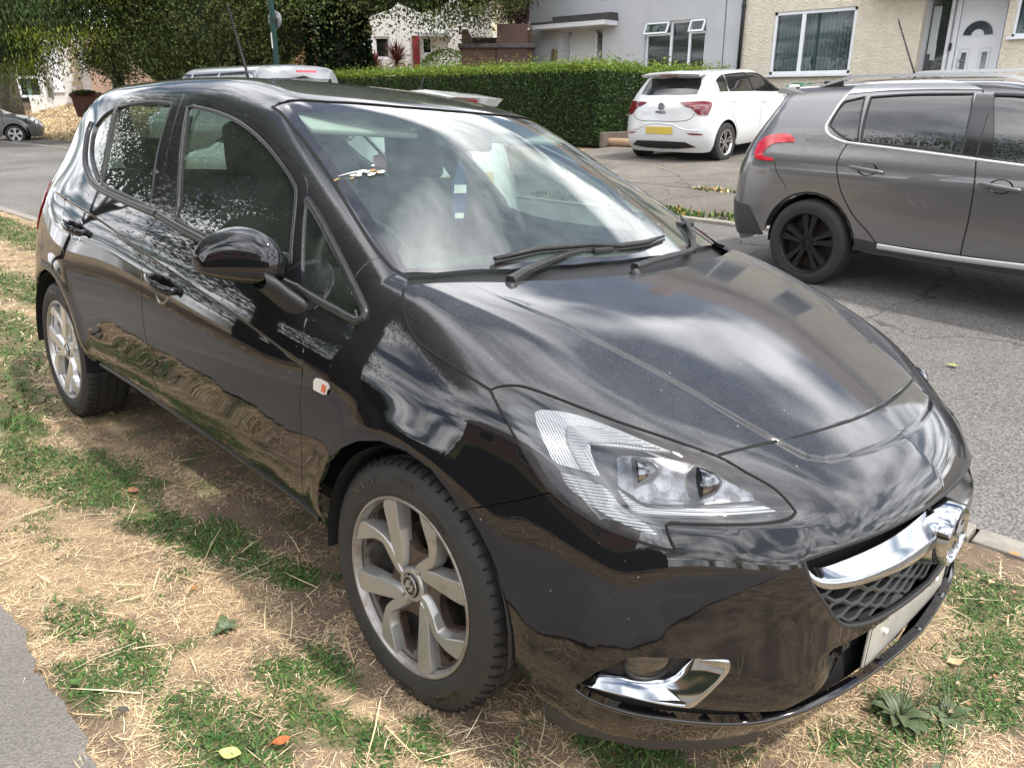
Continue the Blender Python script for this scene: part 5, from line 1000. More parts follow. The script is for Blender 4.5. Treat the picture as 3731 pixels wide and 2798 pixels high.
def asphalt(name, c1, c2, sc=6, agg=240, lo=.55, hi=1.5, crack=.45):
    m = mat(name, c1, .88, 0, .25); t = m.node_tree; b = t.nodes['Principled BSDF']; N = t.nodes.new; L = t.links.new
    tcn = N('ShaderNodeTexCoord'); n = N('ShaderNodeTexNoise'); n.inputs['Scale'].default_value = sc*.12; n.inputs['Detail'].default_value = 8; n.inputs['Roughness'].default_value = .62; L(tcn.outputs['Object'], n.inputs['Vector'])
    v = N('ShaderNodeTexVoronoi'); v.inputs['Scale'].default_value = agg*.5; L(tcn.outputs['Object'], v.inputs['Vector']); s = N('ShaderNodeSeparateColor'); L(v.outputs['Color'], s.inputs[0])
    r = N('ShaderNodeMapRange'); r.inputs[1].default_value = .3; r.inputs[2].default_value = .72; L(n.outputs[0], r.inputs[0])
    x = N('ShaderNodeMixRGB'); x.inputs[1].default_value = (*c1, 1); x.inputs[2].default_value = (*c2, 1); L(r.outputs[0], x.inputs[0])
    r2 = N('ShaderNodeMapRange'); r2.inputs[3].default_value = lo; r2.inputs[4].default_value = hi; L(s.outputs[0], r2.inputs[0]); y = N('ShaderNodeVectorMath'); y.operation = 'SCALE'; L(x.outputs[0], y.inputs[0]); L(r2.outputs[0], y.inputs['Scale']); L(y.outputs[0], b.inputs['Base Color'])
    wn_ = N('ShaderNodeTexNoise'); wn_.inputs['Scale'].default_value = 1.7; wn_.inputs['Detail'].default_value = 6; L(tcn.outputs['Object'], wn_.inputs['Vector']); am = N('ShaderNodeVectorMath'); am.operation = 'MULTIPLY_ADD'; L(wn_.outputs['Color'], am.inputs[0]); am.inputs[1].default_value = (.9, .9, 0); L(tcn.outputs['Object'], am.inputs[2])
    cv = N('ShaderNodeTexVoronoi'); cv.feature = 'DISTANCE_TO_EDGE'; cv.inputs['Scale'].default_value = .42; L(am.outputs[0], cv.inputs['Vector']); cr_ = N('ShaderNodeMapRange'); cr_.inputs[1].default_value = .0; cr_.inputs[2].default_value = .008; cr_.inputs[3].default_value = crack; cr_.inputs[4].default_value = 1; L(cv.outputs['Distance'], cr_.inputs[0])
    cs = N('ShaderNodeTexVoronoi'); cs.inputs['Scale'].default_value = .55; L(am.outputs[0], cs.inputs['Vector']); c2_ = N('ShaderNodeSeparateColor'); L(cs.outputs['Color'], c2_.inputs[0]); pr_ = N('ShaderNodeMapRange'); pr_.inputs[3].default_value = .86; pr_.inputs[4].default_value = 1.12; L(c2_.outputs[0], pr_.inputs[0])
    mm_ = N('ShaderNodeMath'); mm_.operation = 'MULTIPLY'; L(cr_.outputs[0], mm_.inputs[0]); L(pr_.outputs[0], mm_.inputs[1]); y2_ = N('ShaderNodeVectorMath'); y2_.operation = 'SCALE'; L(y.outputs[0], y2_.inputs[0]); L(mm_.outputs[0], y2_.inputs['Scale']); L(y2_.outputs[0], b.inputs['Base Color'])
    bu = N('ShaderNodeBump'); bu.inputs['Strength'].default_value = .7; bu.inputs['Distance'].default_value = .004; L(v.outputs['Distance'], bu.inputs['Height']); L(bu.outputs[0], b.inputs['Normal']); return m
road_m = asphalt('road_asphalt', (.135, .128, .12), (.20, .19, .178)); path_m = asphalt('path_asphalt', (.195, .180, .165), (.26, .24, .215), 10, 420, .82, 1.2, 1.0); drive_m = asphalt('driveway_asphalt', (.13, .118, .105), (.20, .18, .155), 14)
o, V = grid('road', np.r_[np.linspace(-90, -12, 60), np.linspace(-11, 40, 80)], np.linspace(1.365, 6.02, 24), G, road_m, .004); tag(o, 'grey asphalt road', kind='structure')
xs = np.arange(-16, 12, .04); rowsP = [[(x, PATH_Y(x)+.02*(random.random()-.5), float(G(x, -1.45))+.013) for x in xs], [(x, -2.3, float(G(x, -2.3))+.013) for x in xs], [(x, -3.1, float(G(x, -3.1))+.013) for x in xs]]
o = strip('pavement', rowsP, path_m); tag(o, 'asphalt footpath beside the verge', kind='structure')
o, V = grid('far_pavement', np.linspace(-60, 20, 90), np.linspace(6.15, 8.0, 8), G, drive_m, .004); tag(o, 'far asphalt pavement', kind='structure')
o, V = grid('driveway', np.linspace(-8.9, 6, 20), np.linspace(8.0, 17.4, 24), G, drive_m, .008); tag(o, 'worn asphalt driveway in front of the houses', kind='structure')
conc = mat('concrete_kerb', (.34, .31, .27), .9, noise=(14, (.22, .20, .17), .35, .7), bump=(90, .5, .004))
def kerb(name, y0, y1, xa, xb, up, label):
    m = MB(); x = xa
    while x < xb:
        L = .905; z0 = float(G(x+.45, (y0+y1)/2)); z1 = float(G(x+L, (y0+y1)/2)); 
        m.box((x+L/2, (y0+y1)/2, z0-.06+up), (L-.012, y1-y0, .12), 0, bev=.008); x += L
    o = m.build(name, conc); tag(o, label, kind='structure')
kerb('near_kerb', 1.243, 1.368, -40, 8, .012, 'concrete kerb stones flush with the road'); kerb('far_kerb', 6.025, 6.148, -60, 16, .035, 'far kerb of concrete stones')
# ---- straw, grass and weeds as many small blades
def blades(name, n, box, msk, length, width, tilt, cols, label, seed, curl=.3, zoff=.002, taper=True):
    r = np.random.default_rng(seed); x = r.uniform(box[0], box[1], n*4); y = r.uniform(box[2], box[3], n*4); w = msk(x, y); k = r.random(n*4) < w; x, y = x[k][:n], y[k][:n]; n = len(x)
    z = G(x, y)+zoff+.014*(noise2(x, y, 7, 5)-.5)+.010*(noise2(x, y, 21, 6)-.5)
    a = r.uniform(0, 6.283, n); L = length[0]+(length[1]-length[0])*r.random(n)**2.2; W = r.uniform(*width, n)*.5; t = r.uniform(*tilt, n)
    d = np.stack([np.cos(a)*np.cos(t), np.sin(a)*np.cos(t), np.sin(t)], 1); s = np.stack([-np.sin(a), np.cos(a), np.zeros(n)], 1); c = r.uniform(-curl, curl, n)
    P0 = np.stack([x, y, z], 1)
    Vs = []
    for f, wf in ((0, .8), (.5, 1.0), (1.0, .25 if taper else .9)):
        dz = np.zeros((n, 3)); dz[:, 2] = -np.abs(c)*L*f*f*.5*np.sign(t.mean()+.001); q = P0+d*(L*f)[:, None]+s*(c*L*f*f)[:, None]+dz
        q[:, 2] = np.maximum(q[:, 2], z-.001); Vs += [q-s*(W*wf)[:, None], q+s*(W*wf)[:, None]]
    V = np.stack(Vs, 1).reshape(-1, 3); i = np.arange(n)*6; Fq = np.concatenate([np.stack([i, i+1, i+3, i+2], 1), np.stack([i+2, i+3, i+5, i+4], 1)])
    o = mesh_np(name, V, Fq, blade_m); cc = np.array(cols)[r.integers(0, len(cols), n)]*(.7+.6*r.random(n))[:, None]; set_col(o, np.repeat(cc, 6, 0)); tag(o, label, kind='stuff'); return o
blade_m = bpy.data.materials.new('blades'); blade_m.use_nodes = True; _t = blade_m.node_tree; _b = _t.nodes['Principled BSDF']; _b.inputs['Roughness'].default_value = .7; _b.inputs['Specular IOR Level'].default_value = .25; _a = _t.nodes.new('ShaderNodeAttribute'); _a.attribute_name = 'Col'; _t.links.new(_a.outputs['Color'], _b.inputs['Base Color'])
STRAW = [(.76, .60, .36), (.70, .53, .31), (.58, .41, .25), (.82, .69, .45), (.44, .29, .18), (.36, .26, .17)]
GRN = [(.05, .12, .028), (.07, .155, .036), (.035, .09, .024), (.10, .19, .045), (.06, .10, .035), (.13, .16, .05)]
offp = lambda x, y: (y > PATH_Y(x)-.03)
ms = lambda x, y: np.clip(1-.93*mask(x, y, SOIL, 20)-.65*mask(x, y, GREEN, 30)-.65*(noise2(x, y, 8, 44) > .62), .04, 1)*offp(x, y)*(y < 1.24)
mg = lambda x, y: np.clip(mask(x, y, GREEN, 30)*1.3-.12, 0, 1)*np.clip(.35+1.3*noise2(x, y, 34, 77), 0, 1)*offp(x, y)*(y < 1.24)
blades('straw', 125000, (-2.6, 1.6, -1.50, 1.2), ms, (.010, .060), (.0010, .0024), (-.05, .22), STRAW, 'dry straw-coloured cut grass lying on the verge', 1)
blades('straw', 45000, (-12, -2.4, -1.50, 1.2), ms, (.03, .12), (.003, .007), (-.05, .3), STRAW, 'dry pale grass on the verge further along', 2)
blades('long_straw', 260, (-1.8, 1.6, -1.45, 1.1), lambda x, y: ms(x, y)*.5+.1, (.08, .22), (.0022, .004), (.02, .12), STRAW[:2]+[(.85, .72, .48)], 'long loose dry stalks scattered on the verge', 3, curl=.12, zoff=.012)
blades('green_grass', 46000, (-2.6, 1.6, -1.5, 1.2), mg, (.008, .034), (.0022, .0055), (.1, 1.0), GRN, 'short green weeds and clover in patches on the verge', 4)
blades('green_grass', 40000, (-2.6, 1.6, -1.5, 1.2), mg, (.005, .012), (.003, .007), (.0, .7), GRN, 'low green leaves in patches on the verge', 14)
blades('green_grass', 15000, (-12, -2.4, -1.5, 1.2), mg, (.02, .06), (.004, .010), (.1, 1.0), GRN, 'green grass patches further along the verge', 5)
blades('straw', 26000, (-9, 6, -8.8, -3.1), lambda x, y: .3+.7*noise2(x, y, 3, 8), (.05, .16), (.008, .018), (-.05, .5), STRAW, 'dry lawn beyond the footpath', 6)
blades('weeds', 2600, (-6.3, -2.0, 6.15, 6.6), lambda x, y: np.clip(noise2(x, y, 3, 81)*1.6-.35, 0, 1), (.03, .10), (.01, .024), (.3, 1.3), GRN+[(.45, .25, .06)], 'strip of weeds and fallen leaves along the far kerb', 7)
blades('weeds', 260, (-4.75, -3.95, 7.85, 8.2), lambda x, y: np.clip(1.2-np.hypot((x+4.35)/.4, (y-8.03)/.14), 0, 1), (.03, .09), (.01, .03), (.1, 1.0), GRN[:2]+[(.55, .36, .16), (.6, .42, .22)], 'clump of weeds growing in the driveway joint', 8)
blades('dry_grass', 20000, (-48, -24, 7.4, 14.5), lambda x, y: np.ones_like(x), (.08, .22), (.015, .04), (.1, .8), [(.62, .48, .27), (.55, .42, .24), (.70, .56, .34)], 'bank of scorched dry grass beyond the silver hatchback', 9)
# broad-leaved weeds
leaf_m = mat('plantain_leaf', (.085, .125, .055), .5, noise=(30, (.17, .20, .11), .4, .7), bump=(120, .5, .003))
def rosette(x, y, n, L, label, seed, stalk=0):
    r = random.Random(seed); m = MB(); z = float(G(x, y))
    for i in range(n):
        a = 6.283*i/n+r.uniform(-.3, .3); l = L*r.uniform(.6, 1.1); w = l*r.uniform(.17, .27); tl = r.uniform(.1, 1.1); V = []
        for j in range(7):
            t = j/6; wd_ = w*math.sin(math.pi*min(1, .12+.88*t)**.8)+.002; hx = l*t*math.cos(tl*(1-t*.6)); hz = l*t*math.sin(tl)*(1-.55*t)+.004
            for s_, dz in ((-1, .25), (0, 0), (1, .25)): V.append((x+hx*math.cos(a)-s_*wd_*math.sin(a), y+hx*math.sin(a)+s_*wd_*math.cos(a), z+hz+dz*wd_*.6+r.uniform(-.001, .001)))
        m.add(V, [(j*3+k, j*3+k+1, j*3+k+4, j*3+k+3) for j in range(6) for k in range(2)], 0, True)
    for i in range(stalk):
        a = r.uniform(0, 6.28); h = r.uniform(.06, .13); m.tube([(x, y, z), (x+.03*math.cos(a), y+.03*math.sin(a), z+h*.6), (x+.05*math.cos(a), y+.05*math.sin(a), z+h)], [.001, .0012, .0022], 5)
    o = m.build('broad_leaved_weed', leaf_m); tag(o, label, 'weed', 'broad-leaved weeds')
rosette(.88, .03, 30, .075, 'large rosette of broad grey-green leaves below the number plate', 1, 8)
rosette(.965, .12, 16, .06, 'smaller broad-leaved rosette just right of the large one by the front bumper', 2, 5)
rosette(1.02, -.16, 7, .06, 'broad-leaved weed at the bottom edge below the large rosette', 3, 2)
rosette(-.55, -1.035, 7, .045, 'small crumpled grey-green rosette alone in the straw beside the front wheel', 4)
def fallen(x, y, s, col, label, rot=0, z=None):
    m = MB(); z = (float(G(x, y)) if z is None else z)+.016; V = []
    for j in range(6):
        t = j/5; w = s*.34*math.sin(math.pi*(.06+.9*t)); 
        for k in (-1, 0, 1): V.append((x+(t-.5)*s*math.cos(rot)-k*w*math.sin(rot), y+(t-.5)*s*math.sin(rot)+k*w*math.cos(rot), z+.012*(t-.5)**2*4*s*8+.25*abs(k)*w))
    m.add(V, [(j*3+k, j*3+k+1, j*3+k+4, j*3+k+3) for j in range(5) for k in range(2)], 0, True); m.tube([V[1], (V[1][0]-.3*s*math.cos(rot), V[1][1]-.3*s*math.sin(rot), z)], .0008, 4); key = 'leaf_%d_%d_%d' % tuple(int(c*100) for c in col)
    o = m.build('fallen_leaf', bpy.data.materials.get(key) or mat(key, col, .6, noise=(60, tuple(c*.6 for c in col), .4, .7))); tag(o, label, 'leaf', 'fallen leaves'); return o
def vpx(px, py):
    d = A_W[:, 2]+A_W[:, 0]*((px*PW/2212-PW/2)/FPX)-A_W[:, 1]*((py*PW/2212-PH/2)/FPX); nrm = np.array([.01, .0712, 1.]); t = -(CAMW@nrm)/(d@nrm); P = CAMW+d*t; return float(P[0]), float(P[1])
for px, py, s, c, rr, lb in ((165, 1485, .030, (.08, .15, .035), .3, 'round fresh green leaf lying near the path edge'), (610, 1612, .04, (.50, .16, .05), 1.2, 'rust-red curled leaf at the bottom edge in the straw'), (420, 1280, .028, (.50, .22, .08), 2.2, 'small rust-coloured leaf in the straw left of the front wheel'), (290, 1068, .05, (.42, .20, .10), .1, 'brown curled leaf on the green patch behind the front wheel'), (500, 1640, .05, (.62, .58, .22), .6, 'pale yellow leaf at the bottom edge among green weeds'), (1655, 1560, .03, (.5, .3, .1), .5, 'tan leaf under the bumper corner'), (2060, 1440, .045, (.60, .44, .24), .9, 'pale tan curled leaf right of the number plate'), (2190, 1205, .035, (.55, .26, .08), .2, 'orange leaf near the kerb at the right edge'), (2140, 1265, .03, (.66, .52, .30), 1.4, 'bleached curled leaf on the soil near the kerb'), (270, 1545, .03, (.10, .085, .07), .4, 'dark dead leaf beside the path edge')):
    x, y = vpx(px, py); fallen(x, y, s, c, lb, rr)
fallen(.12, 3.1, .06, (.40, .42, .10), 'yellow-green leaf alone on the open road', .2)
lf = [fallen(*vpx(px, py),   .017, c, 'small dry curled leaf among many in the grass right of the number plate', rr) for px, py, c, rr in ((2120, 1310, (.38, .20, .09), .4), (2160, 1235, (.46, .37, .22), 1.1), (2075, 1385, (.30, .19, .11), 2.0))]
r_ = random.Random(5)
for k in range(22):
    x, y = vpx(r_.uniform(2040, 2210), r_.uniform(1220, 1560)); src = lf[k % 3]; c0 = sum((v.co for v in src.data.vertices), Vector())/len(src.data.vertices); q = src.copy(); sc.collection.objects.link(q); rz = Matrix.Rotation(r_.uniform(0, 6.28), 4, 'Z'); q.matrix_world = Matrix.Translation((x, y, float(G(x, y))+.022)) @ rz @ Matrix.Translation(-c0)
# ---- hedges and trees ------------------------------------------------------------
def leafmat(name, tr=.25):
    m = bpy.data.materials.new(name); m.use_nodes = True; t = m.node_tree; b = t.nodes['Principled BSDF']; b.inputs['Roughness'].default_value = .5; b.inputs['Specular IOR Level'].default_value = .35
    a = t.nodes.new('ShaderNodeAttribute'); a.attribute_name = 'Col'; t.links.new(a.outputs['Color'], b.inputs['Base Color']); o = t.nodes['Material Output']
    tl = t.nodes.new('ShaderNodeBsdfTranslucent'); t.links.new(a.outputs['Color'], tl.inputs[0]); mx = t.nodes.new('ShaderNodeMixShader'); mx.inputs[0].default_value = tr
    t.links.new(b.outputs[0], mx.inputs[1]); t.links.new(tl.outputs[0], mx.inputs[2]); t.links.new(mx.outputs[0], o.inputs[0]); return m
leafm = leafmat('leaves', .38); bark = mat('bark', (.05, .042, .034), .9, noise=(6, (.09, .08, .06), .4, .7), bump=(30, .9, .03))
def leaves(name, P, size, cols, parent, seed, up=.3, asp=.5, colw=None, dirs=None):
    r = np.random.default_rng(seed); n = len(P); d = r.normal(size=(n, 3)) if dirs is None else dirs+r.normal(size=(n, 3))*.35; d /= np.linalg.norm(d, axis=1, keepdims=True)
    e = r.normal(size=(n, 3)); e[:, 2] += up; s = np.cross(d, e); s /= np.linalg.norm(s, axis=1, keepdims=True)+1e-9; L = (size*(.6+.8*r.random(n)))[:, None]
    q = np.stack([P-d*L*.5, P+s*L*asp*.5, P+d*L*.5, P-s*L*asp*.5], 1).reshape(-1, 3); i = np.arange(n)*4
    o = mesh_np(name, q, np.stack([i, i+1, i+2, i+3], 1), leafm, parent); cols = np.array(cols); k = r.integers(0, len(cols), n) if colw is None else colw
    set_col(o, np.repeat(cols[k]*(.65+.7*r.random(n))[:, None], 4, 0)); return o
def hedge(name, x0, x1, y0, y1, z1, n, label, seed, size=.05, top_h=.10):
    t = empty(name, ((x0+x1)/2, (y0+y1)/2, float(G((x0+x1)/2, (y0+y1)/2)))); tag(t, label, 'hedge', 'clipped hedges'); off = Vector(t.location); r = np.random.default_rng(seed)
    zb = float(G((x0+x1)/2, y0))+.12
    fr_ = r.random(n); A_ = [(x1-x0)*(z1-zb), (y1-y0)*(z1-zb), (x1-x0)*(y1-y0)*1.3]; A_ = np.array(A_)/sum(A_); k = np.digitize(fr_, np.cumsum(A_)[:2])
    x = r.uniform(x0, x1, n); y = r.uniform(y0, y1, n); z = r.uniform(zb, z1, n); wob = .10*(noise2(x*1.0+z, z*1.3+y, 1.6, seed)-.5)
    y = np.where(k == 0, y0+wob+np.abs(r.normal(0, .035, n)), y); x = np.where(k == 1, x1-wob-np.abs(r.normal(0, .035, n)), x)
    tp = k == 2; z = np.where(tp, z1+.06*(noise2(x, y, 1.2, seed+2)-.5)+r.exponential(top_h*.45, n), z)
    tip = z > z1-.06-.06*r.random(n); P = np.stack([x, y, z], 1)
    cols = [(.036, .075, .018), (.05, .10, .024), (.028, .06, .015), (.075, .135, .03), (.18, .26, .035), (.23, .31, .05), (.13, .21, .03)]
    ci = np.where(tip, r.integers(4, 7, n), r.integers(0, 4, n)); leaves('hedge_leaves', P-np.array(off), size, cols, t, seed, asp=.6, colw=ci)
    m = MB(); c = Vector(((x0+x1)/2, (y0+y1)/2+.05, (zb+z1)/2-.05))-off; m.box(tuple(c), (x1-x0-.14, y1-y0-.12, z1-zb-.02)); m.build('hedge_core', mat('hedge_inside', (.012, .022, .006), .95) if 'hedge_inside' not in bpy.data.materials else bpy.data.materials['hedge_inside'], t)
    r2 = random.Random(seed); m = MB()
    for i in range(int((x1-x0)*4)): 
        a = r2.uniform(x0, x1); b_ = r2.uniform(y0+.1, y1-.1); m.tube([Vector((a, b_, zb-.2))-off, Vector((a+r2.uniform(-.1, .1), b_, zb+.3))-off], .015, 5)
    m.build('hedge_stems', bark, t)
hedge('clipped_hedge', -24, -9.1, 11.5, 12.9, 2.06, 60000, 'long clipped hedge with bright green tips, in front of the grey house', 51, .055)
hedge('clipped_hedge', -10.3, -9.1, 12.9, 16.9, 2.03, 16000, 'short hedge running back beside the white hatchback', 52, .055)
a_ = wpx(1003, 29); hedge('clipped_hedge', -25.0, -19.0, a_[1]+1, a_[1]+2.0, 2.33, 12000, 'lower distant hedge below the spiky red plants', 53, .08)
def blob(c, r, n, seed, shell=.45):
    g = np.random.default_rng(seed); d = g.normal(size=(n, 3)); d /= np.linalg.norm(d, axis=1, keepdims=True); return np.array(c)+d*np.array(r)*(shell+(1-shell)*g.random(n)[:, None]**.5)
def tree(name, base, trunk_h, trunk_r, blobs, n, size, cols, label, seed, lean=(0, 0), droop=0, ivy=0, forks=6, group=None, gap=.35):
    t = empty(name, base); tag(t, label, 'tree', group or 'street trees'); g = np.random.default_rng(seed); rr = random.Random(seed); m = MB(); bl = [(np.array(c)-np.array(base), np.array(r)) for c, r in blobs]
    top_ = Vector((lean[0], lean[1], trunk_h)); m.tube([(0, 0, -.2), (lean[0]*.3+.05, lean[1]*.3, trunk_h*.45), top_], [trunk_r*1.25, trunk_r, trunk_r*.8], 12)
    for i in range(max(forks, len(bl))):
        c, r = bl[i % len(bl)]; e = Vector(c+np.array([rr.uniform(-.5, .5), rr.uniform(-.5, .5), rr.uniform(-.3, .4)])*r); s0 = top_*rr.uniform(.6, 1); mid = s0.lerp(e, .5)+Vector((rr.uniform(-.4, .4), rr.uniform(-.4, .4), rr.uniform(.1, .6)))
        m.tube([s0, mid, e], [trunk_r*.5, trunk_r*.28, trunk_r*.08], 7)
        for j in range(5):
            f = mid.lerp(e, rr.random()); m.tube([f, f+Vector((rr.uniform(-1, 1), rr.uniform(-1, 1), rr.uniform(-.6, .8)))*float(r.mean())*.5], [trunk_r*.10, trunk_r*.03], 5)
    m.build('trunk', bark, t)
    n = int(n*2.6); size = size*.56
    P = []; tot = sum(r.prod()**.67 for c, r in bl)
    for i, (c, r) in enumerate(bl):
        k = int(n*r.prod()**.67/tot); nc = max(14, k//420); cc = blob(c, r, nc, seed+i, .45); cc = cc[noise2(cc[:, 0]*1.0, cc[:, 2]*1.0, .9, seed+i) > gap*.55]; nc = len(cc); rad = .15*float(r.mean())+.12
        j = g.integers(0, nc, k); q = g.normal(size=(k, 3))*rad*np.array([1, 1, .75 if not droop else 1.2]); P.append(cc[j]+q+np.array([0, 0, -1])*np.abs(g.normal(size=(k, 1)))*droop)
    P = np.vstack(P); dirs = np.tile([0, 0, -1.], (len(P), 1)) if droop else None
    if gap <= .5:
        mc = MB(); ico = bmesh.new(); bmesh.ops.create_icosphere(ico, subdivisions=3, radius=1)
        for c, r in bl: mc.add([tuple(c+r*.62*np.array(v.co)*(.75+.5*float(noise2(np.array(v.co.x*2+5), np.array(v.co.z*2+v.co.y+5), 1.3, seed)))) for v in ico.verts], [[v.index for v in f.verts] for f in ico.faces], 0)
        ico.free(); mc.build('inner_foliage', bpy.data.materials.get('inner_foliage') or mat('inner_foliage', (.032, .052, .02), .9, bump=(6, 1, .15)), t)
    cl = noise2(P[:, 0]+P[:, 1]*.5, P[:, 2], 1.1, seed); cols = np.array(cols); k = np.clip((cl*len(cols)+g.normal(0, .6, len(P))).astype(int), 0, len(cols)-1)
    leaves('crown', P, size, cols, t, seed, asp=.5 if not droop else .32, colw=k, dirs=dirs)
    if ivy:
        g2 = g.random(ivy); a = g.random(ivy)*6.283; h = g2*trunk_h; rad = trunk_r*(1.25-.3*g2)+g.random(ivy)*.22; P = np.stack([lean[0]*g2+rad*np.cos(a), lean[1]*g2+rad*np.sin(a), h], 1); leaves('ivy', P, .12, [(.012, .026, .010), (.018, .035, .012), (.03, .05, .018)], t, seed+5, asp=.8)
    return t
DG = [(.05, .085, .028), (.075, .12, .036), (.105, .16, .045), (.15, .20, .06)]; OL = [(.085, .11, .036), (.12, .15, .048), (.16, .19, .06), (.21, .235, .085)]; LG = [(.07, .12, .022), (.11, .17, .03), (.16, .22, .035), (.24, .29, .04)]
def at(px, D, z): p = wpx(px, D); return (p[0], p[1], z)
b0 = wpx(752, 27)
tree('ivy_clad_tree', b0, 4.2, .55, [(at(700, 27, 6.6), (3.6, 3.6, 3.0)), (at(830, 26, 6.0), (3.4, 3.4, 3.0)), (at(940, 25, 5.5), (2.8, 2.8, 2.3)), (at(1040, 24.5, 5.0), (1.9, 1.9, 1.5)), (at(1090, 25, 5.6), (1.6, 1.6, 1.5)), (at(620, 27, 6.4), (3.0, 3, 2.6)), (at(760, 28, 9.5), (5, 5, 3))], 52000, .17, DG+OL, 'large spreading tree with two ivy-covered trunks behind the long hedge', 61, ivy=9000, gap=.5)
m = MB(); 
t_ = [o for o in sc.objects if o.name.startswith('ivy_clad_tree')][0]; q = Vector(wpx(705, 27.5))-Vector(b0); m.tube([q, q+Vector((.3, 0, 2.2)), (.2, 0, 4.2)], [.5, .42, .35], 10); m.build('trunk', bark, t_)
g_ = np.random.default_rng(3); h_ = g_.random(6000)*4; a_ = g_.random(6000)*6.283; leaves('ivy', np.stack([q.x+.3*h_/4+(.55+.2*g_.random(6000))*np.cos(a_), q.y+(.55+.2*g_.random(6000))*np.sin(a_), h_], 1), .12, [(.012, .026, .010), (.018, .035, .012), (.03, .05, .018)], t_, 9, asp=.8)
tree('bushy_tree', wpx(560, 29), 3, .3, [(at(560, 29, 3.8), (2.5, 2.5, 2.6)), (at(480, 29, 4.0), (2.6, 2.6, 3)), (at(600, 29, 6.2), (3, 3, 2.6)), (at(500, 29, 7.5), (3.2, 3.2, 2.5))], 34000, .17, OL, 'dense olive-green tree left of the lamp post, reaching down to the wall', 62, gap=.2)
tree('bushy_tree', wpx(380, 30), 3, .3, [(at(390, 30, 3.5), (2.7, 2.7, 2.7)), (at(320, 30, 5.4), (2.5, 2.5, 2.6)), (at(420, 30, 6.5), (3, 3, 2.8)), (at(330, 31, 8), (3, 3, 2.5))], 34000, .17, DG+OL[:2], 'dense dark green tree behind the aerial of the black hatchback', 63, gap=.2)
tree('bushy_tree', wpx(250, 32), 3, .22, [(at(240, 32, 5.2), (2.0, 2.0, 2.4)), (at(255, 32, 3.1), (1.3, 1.3, 1.0)), (at(200, 32, 7.0), (2.2, 2.2, 1.8))], 15000, .15, DG, 'thinner dark tree in front of the white house, with gaps of white wall showing', 64, gap=.75)
tree('weeping_tree', wpx(8, 42), 3.6, .42, [(at(30, 31, 5.0), (2.4, 2.4, 1.9)), (at(95, 29, 5.1), (1.9, 1.9, 1.7)), (at(145, 28, 4.7), (1.4, 1.4, 1.4)), (at(60, 32, 7), (3, 3, 2)), (at(200, 28, 5.3), (1.2, 1.2, 1.1)), (at(5, 30, 3.3), (1.2, 1.2, 1.2)), (at(-30, 31, 5), (2.5, 2.5, 2.5)), (at(175, 28, 5.6), (1.6, 1.6, 1.2))], 42000, .20, LG+DG[:2], 'bright green weeping tree at the left edge above the silver hatchback', 65, droop=.35, gap=.4)
tree('purple_leaved_tree', wpx(1120, 38), 4, .3, [(at(1128, 38, 6.8), (1.2, 1.2, 1.6)), (at(1118, 38, 5.4), (.8, .8, 1.2))], 6000, .16, [(.05, .022, .03), (.035, .016, .022), (.07, .03, .035)], 'dark purple-leaved tree just left of the grey house corner', 66)
def spiky(px, D, h, label, seed):
    p = wpx(px, D); t = empty('cordyline_plant', p); tag(t, label, 'plant', 'cordyline plants'); m = MB(); rr = random.Random(seed); m.tube([(0, 0, 0), (0, 0, h)], [.12, .08], 8); m.build('trunk', bark, t); m = MB()
    for i in range(170):
        a = rr.uniform(0, 6.283); e = math.asin(rr.uniform(-.35, 1)); L = rr.uniform(.7, 1.05); d = Vector((math.cos(a)*math.cos(e), math.sin(a)*math.cos(e), math.sin(e))); s = d.cross(Vector((0, 0, 1))).normalized()*.03; c = Vector((0, 0, h)); q1 = c+d*L*.6; q2 = c+d*L-Vector((0, 0, .12*L))
        m.add([c-s*.6, c+s*.6, q1+s, q1-s, q2], [(0, 1, 2, 3), (3, 2, 4)])
    m.build('sword_leaves', bpy.data.materials.get('cordyline_red') or mat('cordyline_red', (.16, .045, .05), .45, noise=(5, (.26, .13, .10), .4, .7)), t)
spiky(858, 33, 2.4, 'full red spiky cordyline right of the ivy-clad trunks, before the white house', 1); spiky(808, 34, 2.1, 'red spiky cordyline half hidden behind the ivy trunks', 2)
bsh = empty('round_bush', wpx(968, 31)); tag(bsh, 'rounded clipped green bush in front of the white house', 'bush'); leaves('crown', blob((0, 0, 1.75), (1.15, 1.15, .95), 5000, 3, .9), .08, [(.09, .15, .025), (.12, .19, .03), (.07, .12, .02)], bsh, 70)
for px, D, h, lab in ((735, 24.5, .5, 1),): pass
# ================================================================== buildings
def py_(px, Y, py=150):
    """x, z where the ray through photo pixel (px, py) meets the plane y=Y"""
    d = A_W[:, 2]+A_W[:, 0]*((px*PW/2212-PW/2)/FPX)-A_W[:, 1]*((py*PW/2212-PH/2)/FPX); t = (Y-CAMW[1])/d[1]; P = CAMW+d*t; return float(P[0]), float(P[2])
def render_mat(name, c, c2, sc=3, bs=40, bd=.01, bst=.6):
    return mat(name, c, .92, 0, .15, noise=(sc, c2, .35, .7), bump=(bs, bst, bd))
grey_r = render_mat('grey_render', (.50, .515, .54), (.43, .44, .46), .8, 60, .004, .3)
cream_r = render_mat('cream_pebbledash', (.72, .655, .545), (.60, .54, .44), 5, 22, .035, 1.0)
white_r = render_mat('white_render', (.74, .73, .71), (.62, .61, .58), 2, 30, .01)
cream2 = render_mat('pale_cream_render', (.72, .66, .52), (.62, .57, .45), 2)
upvc = mat('white_upvc', (.74, .76, .80), .3, 0, .5, .3); upvc2 = mat('white_door_panel', (.66, .68, .72), .35, 0, .5, .2)
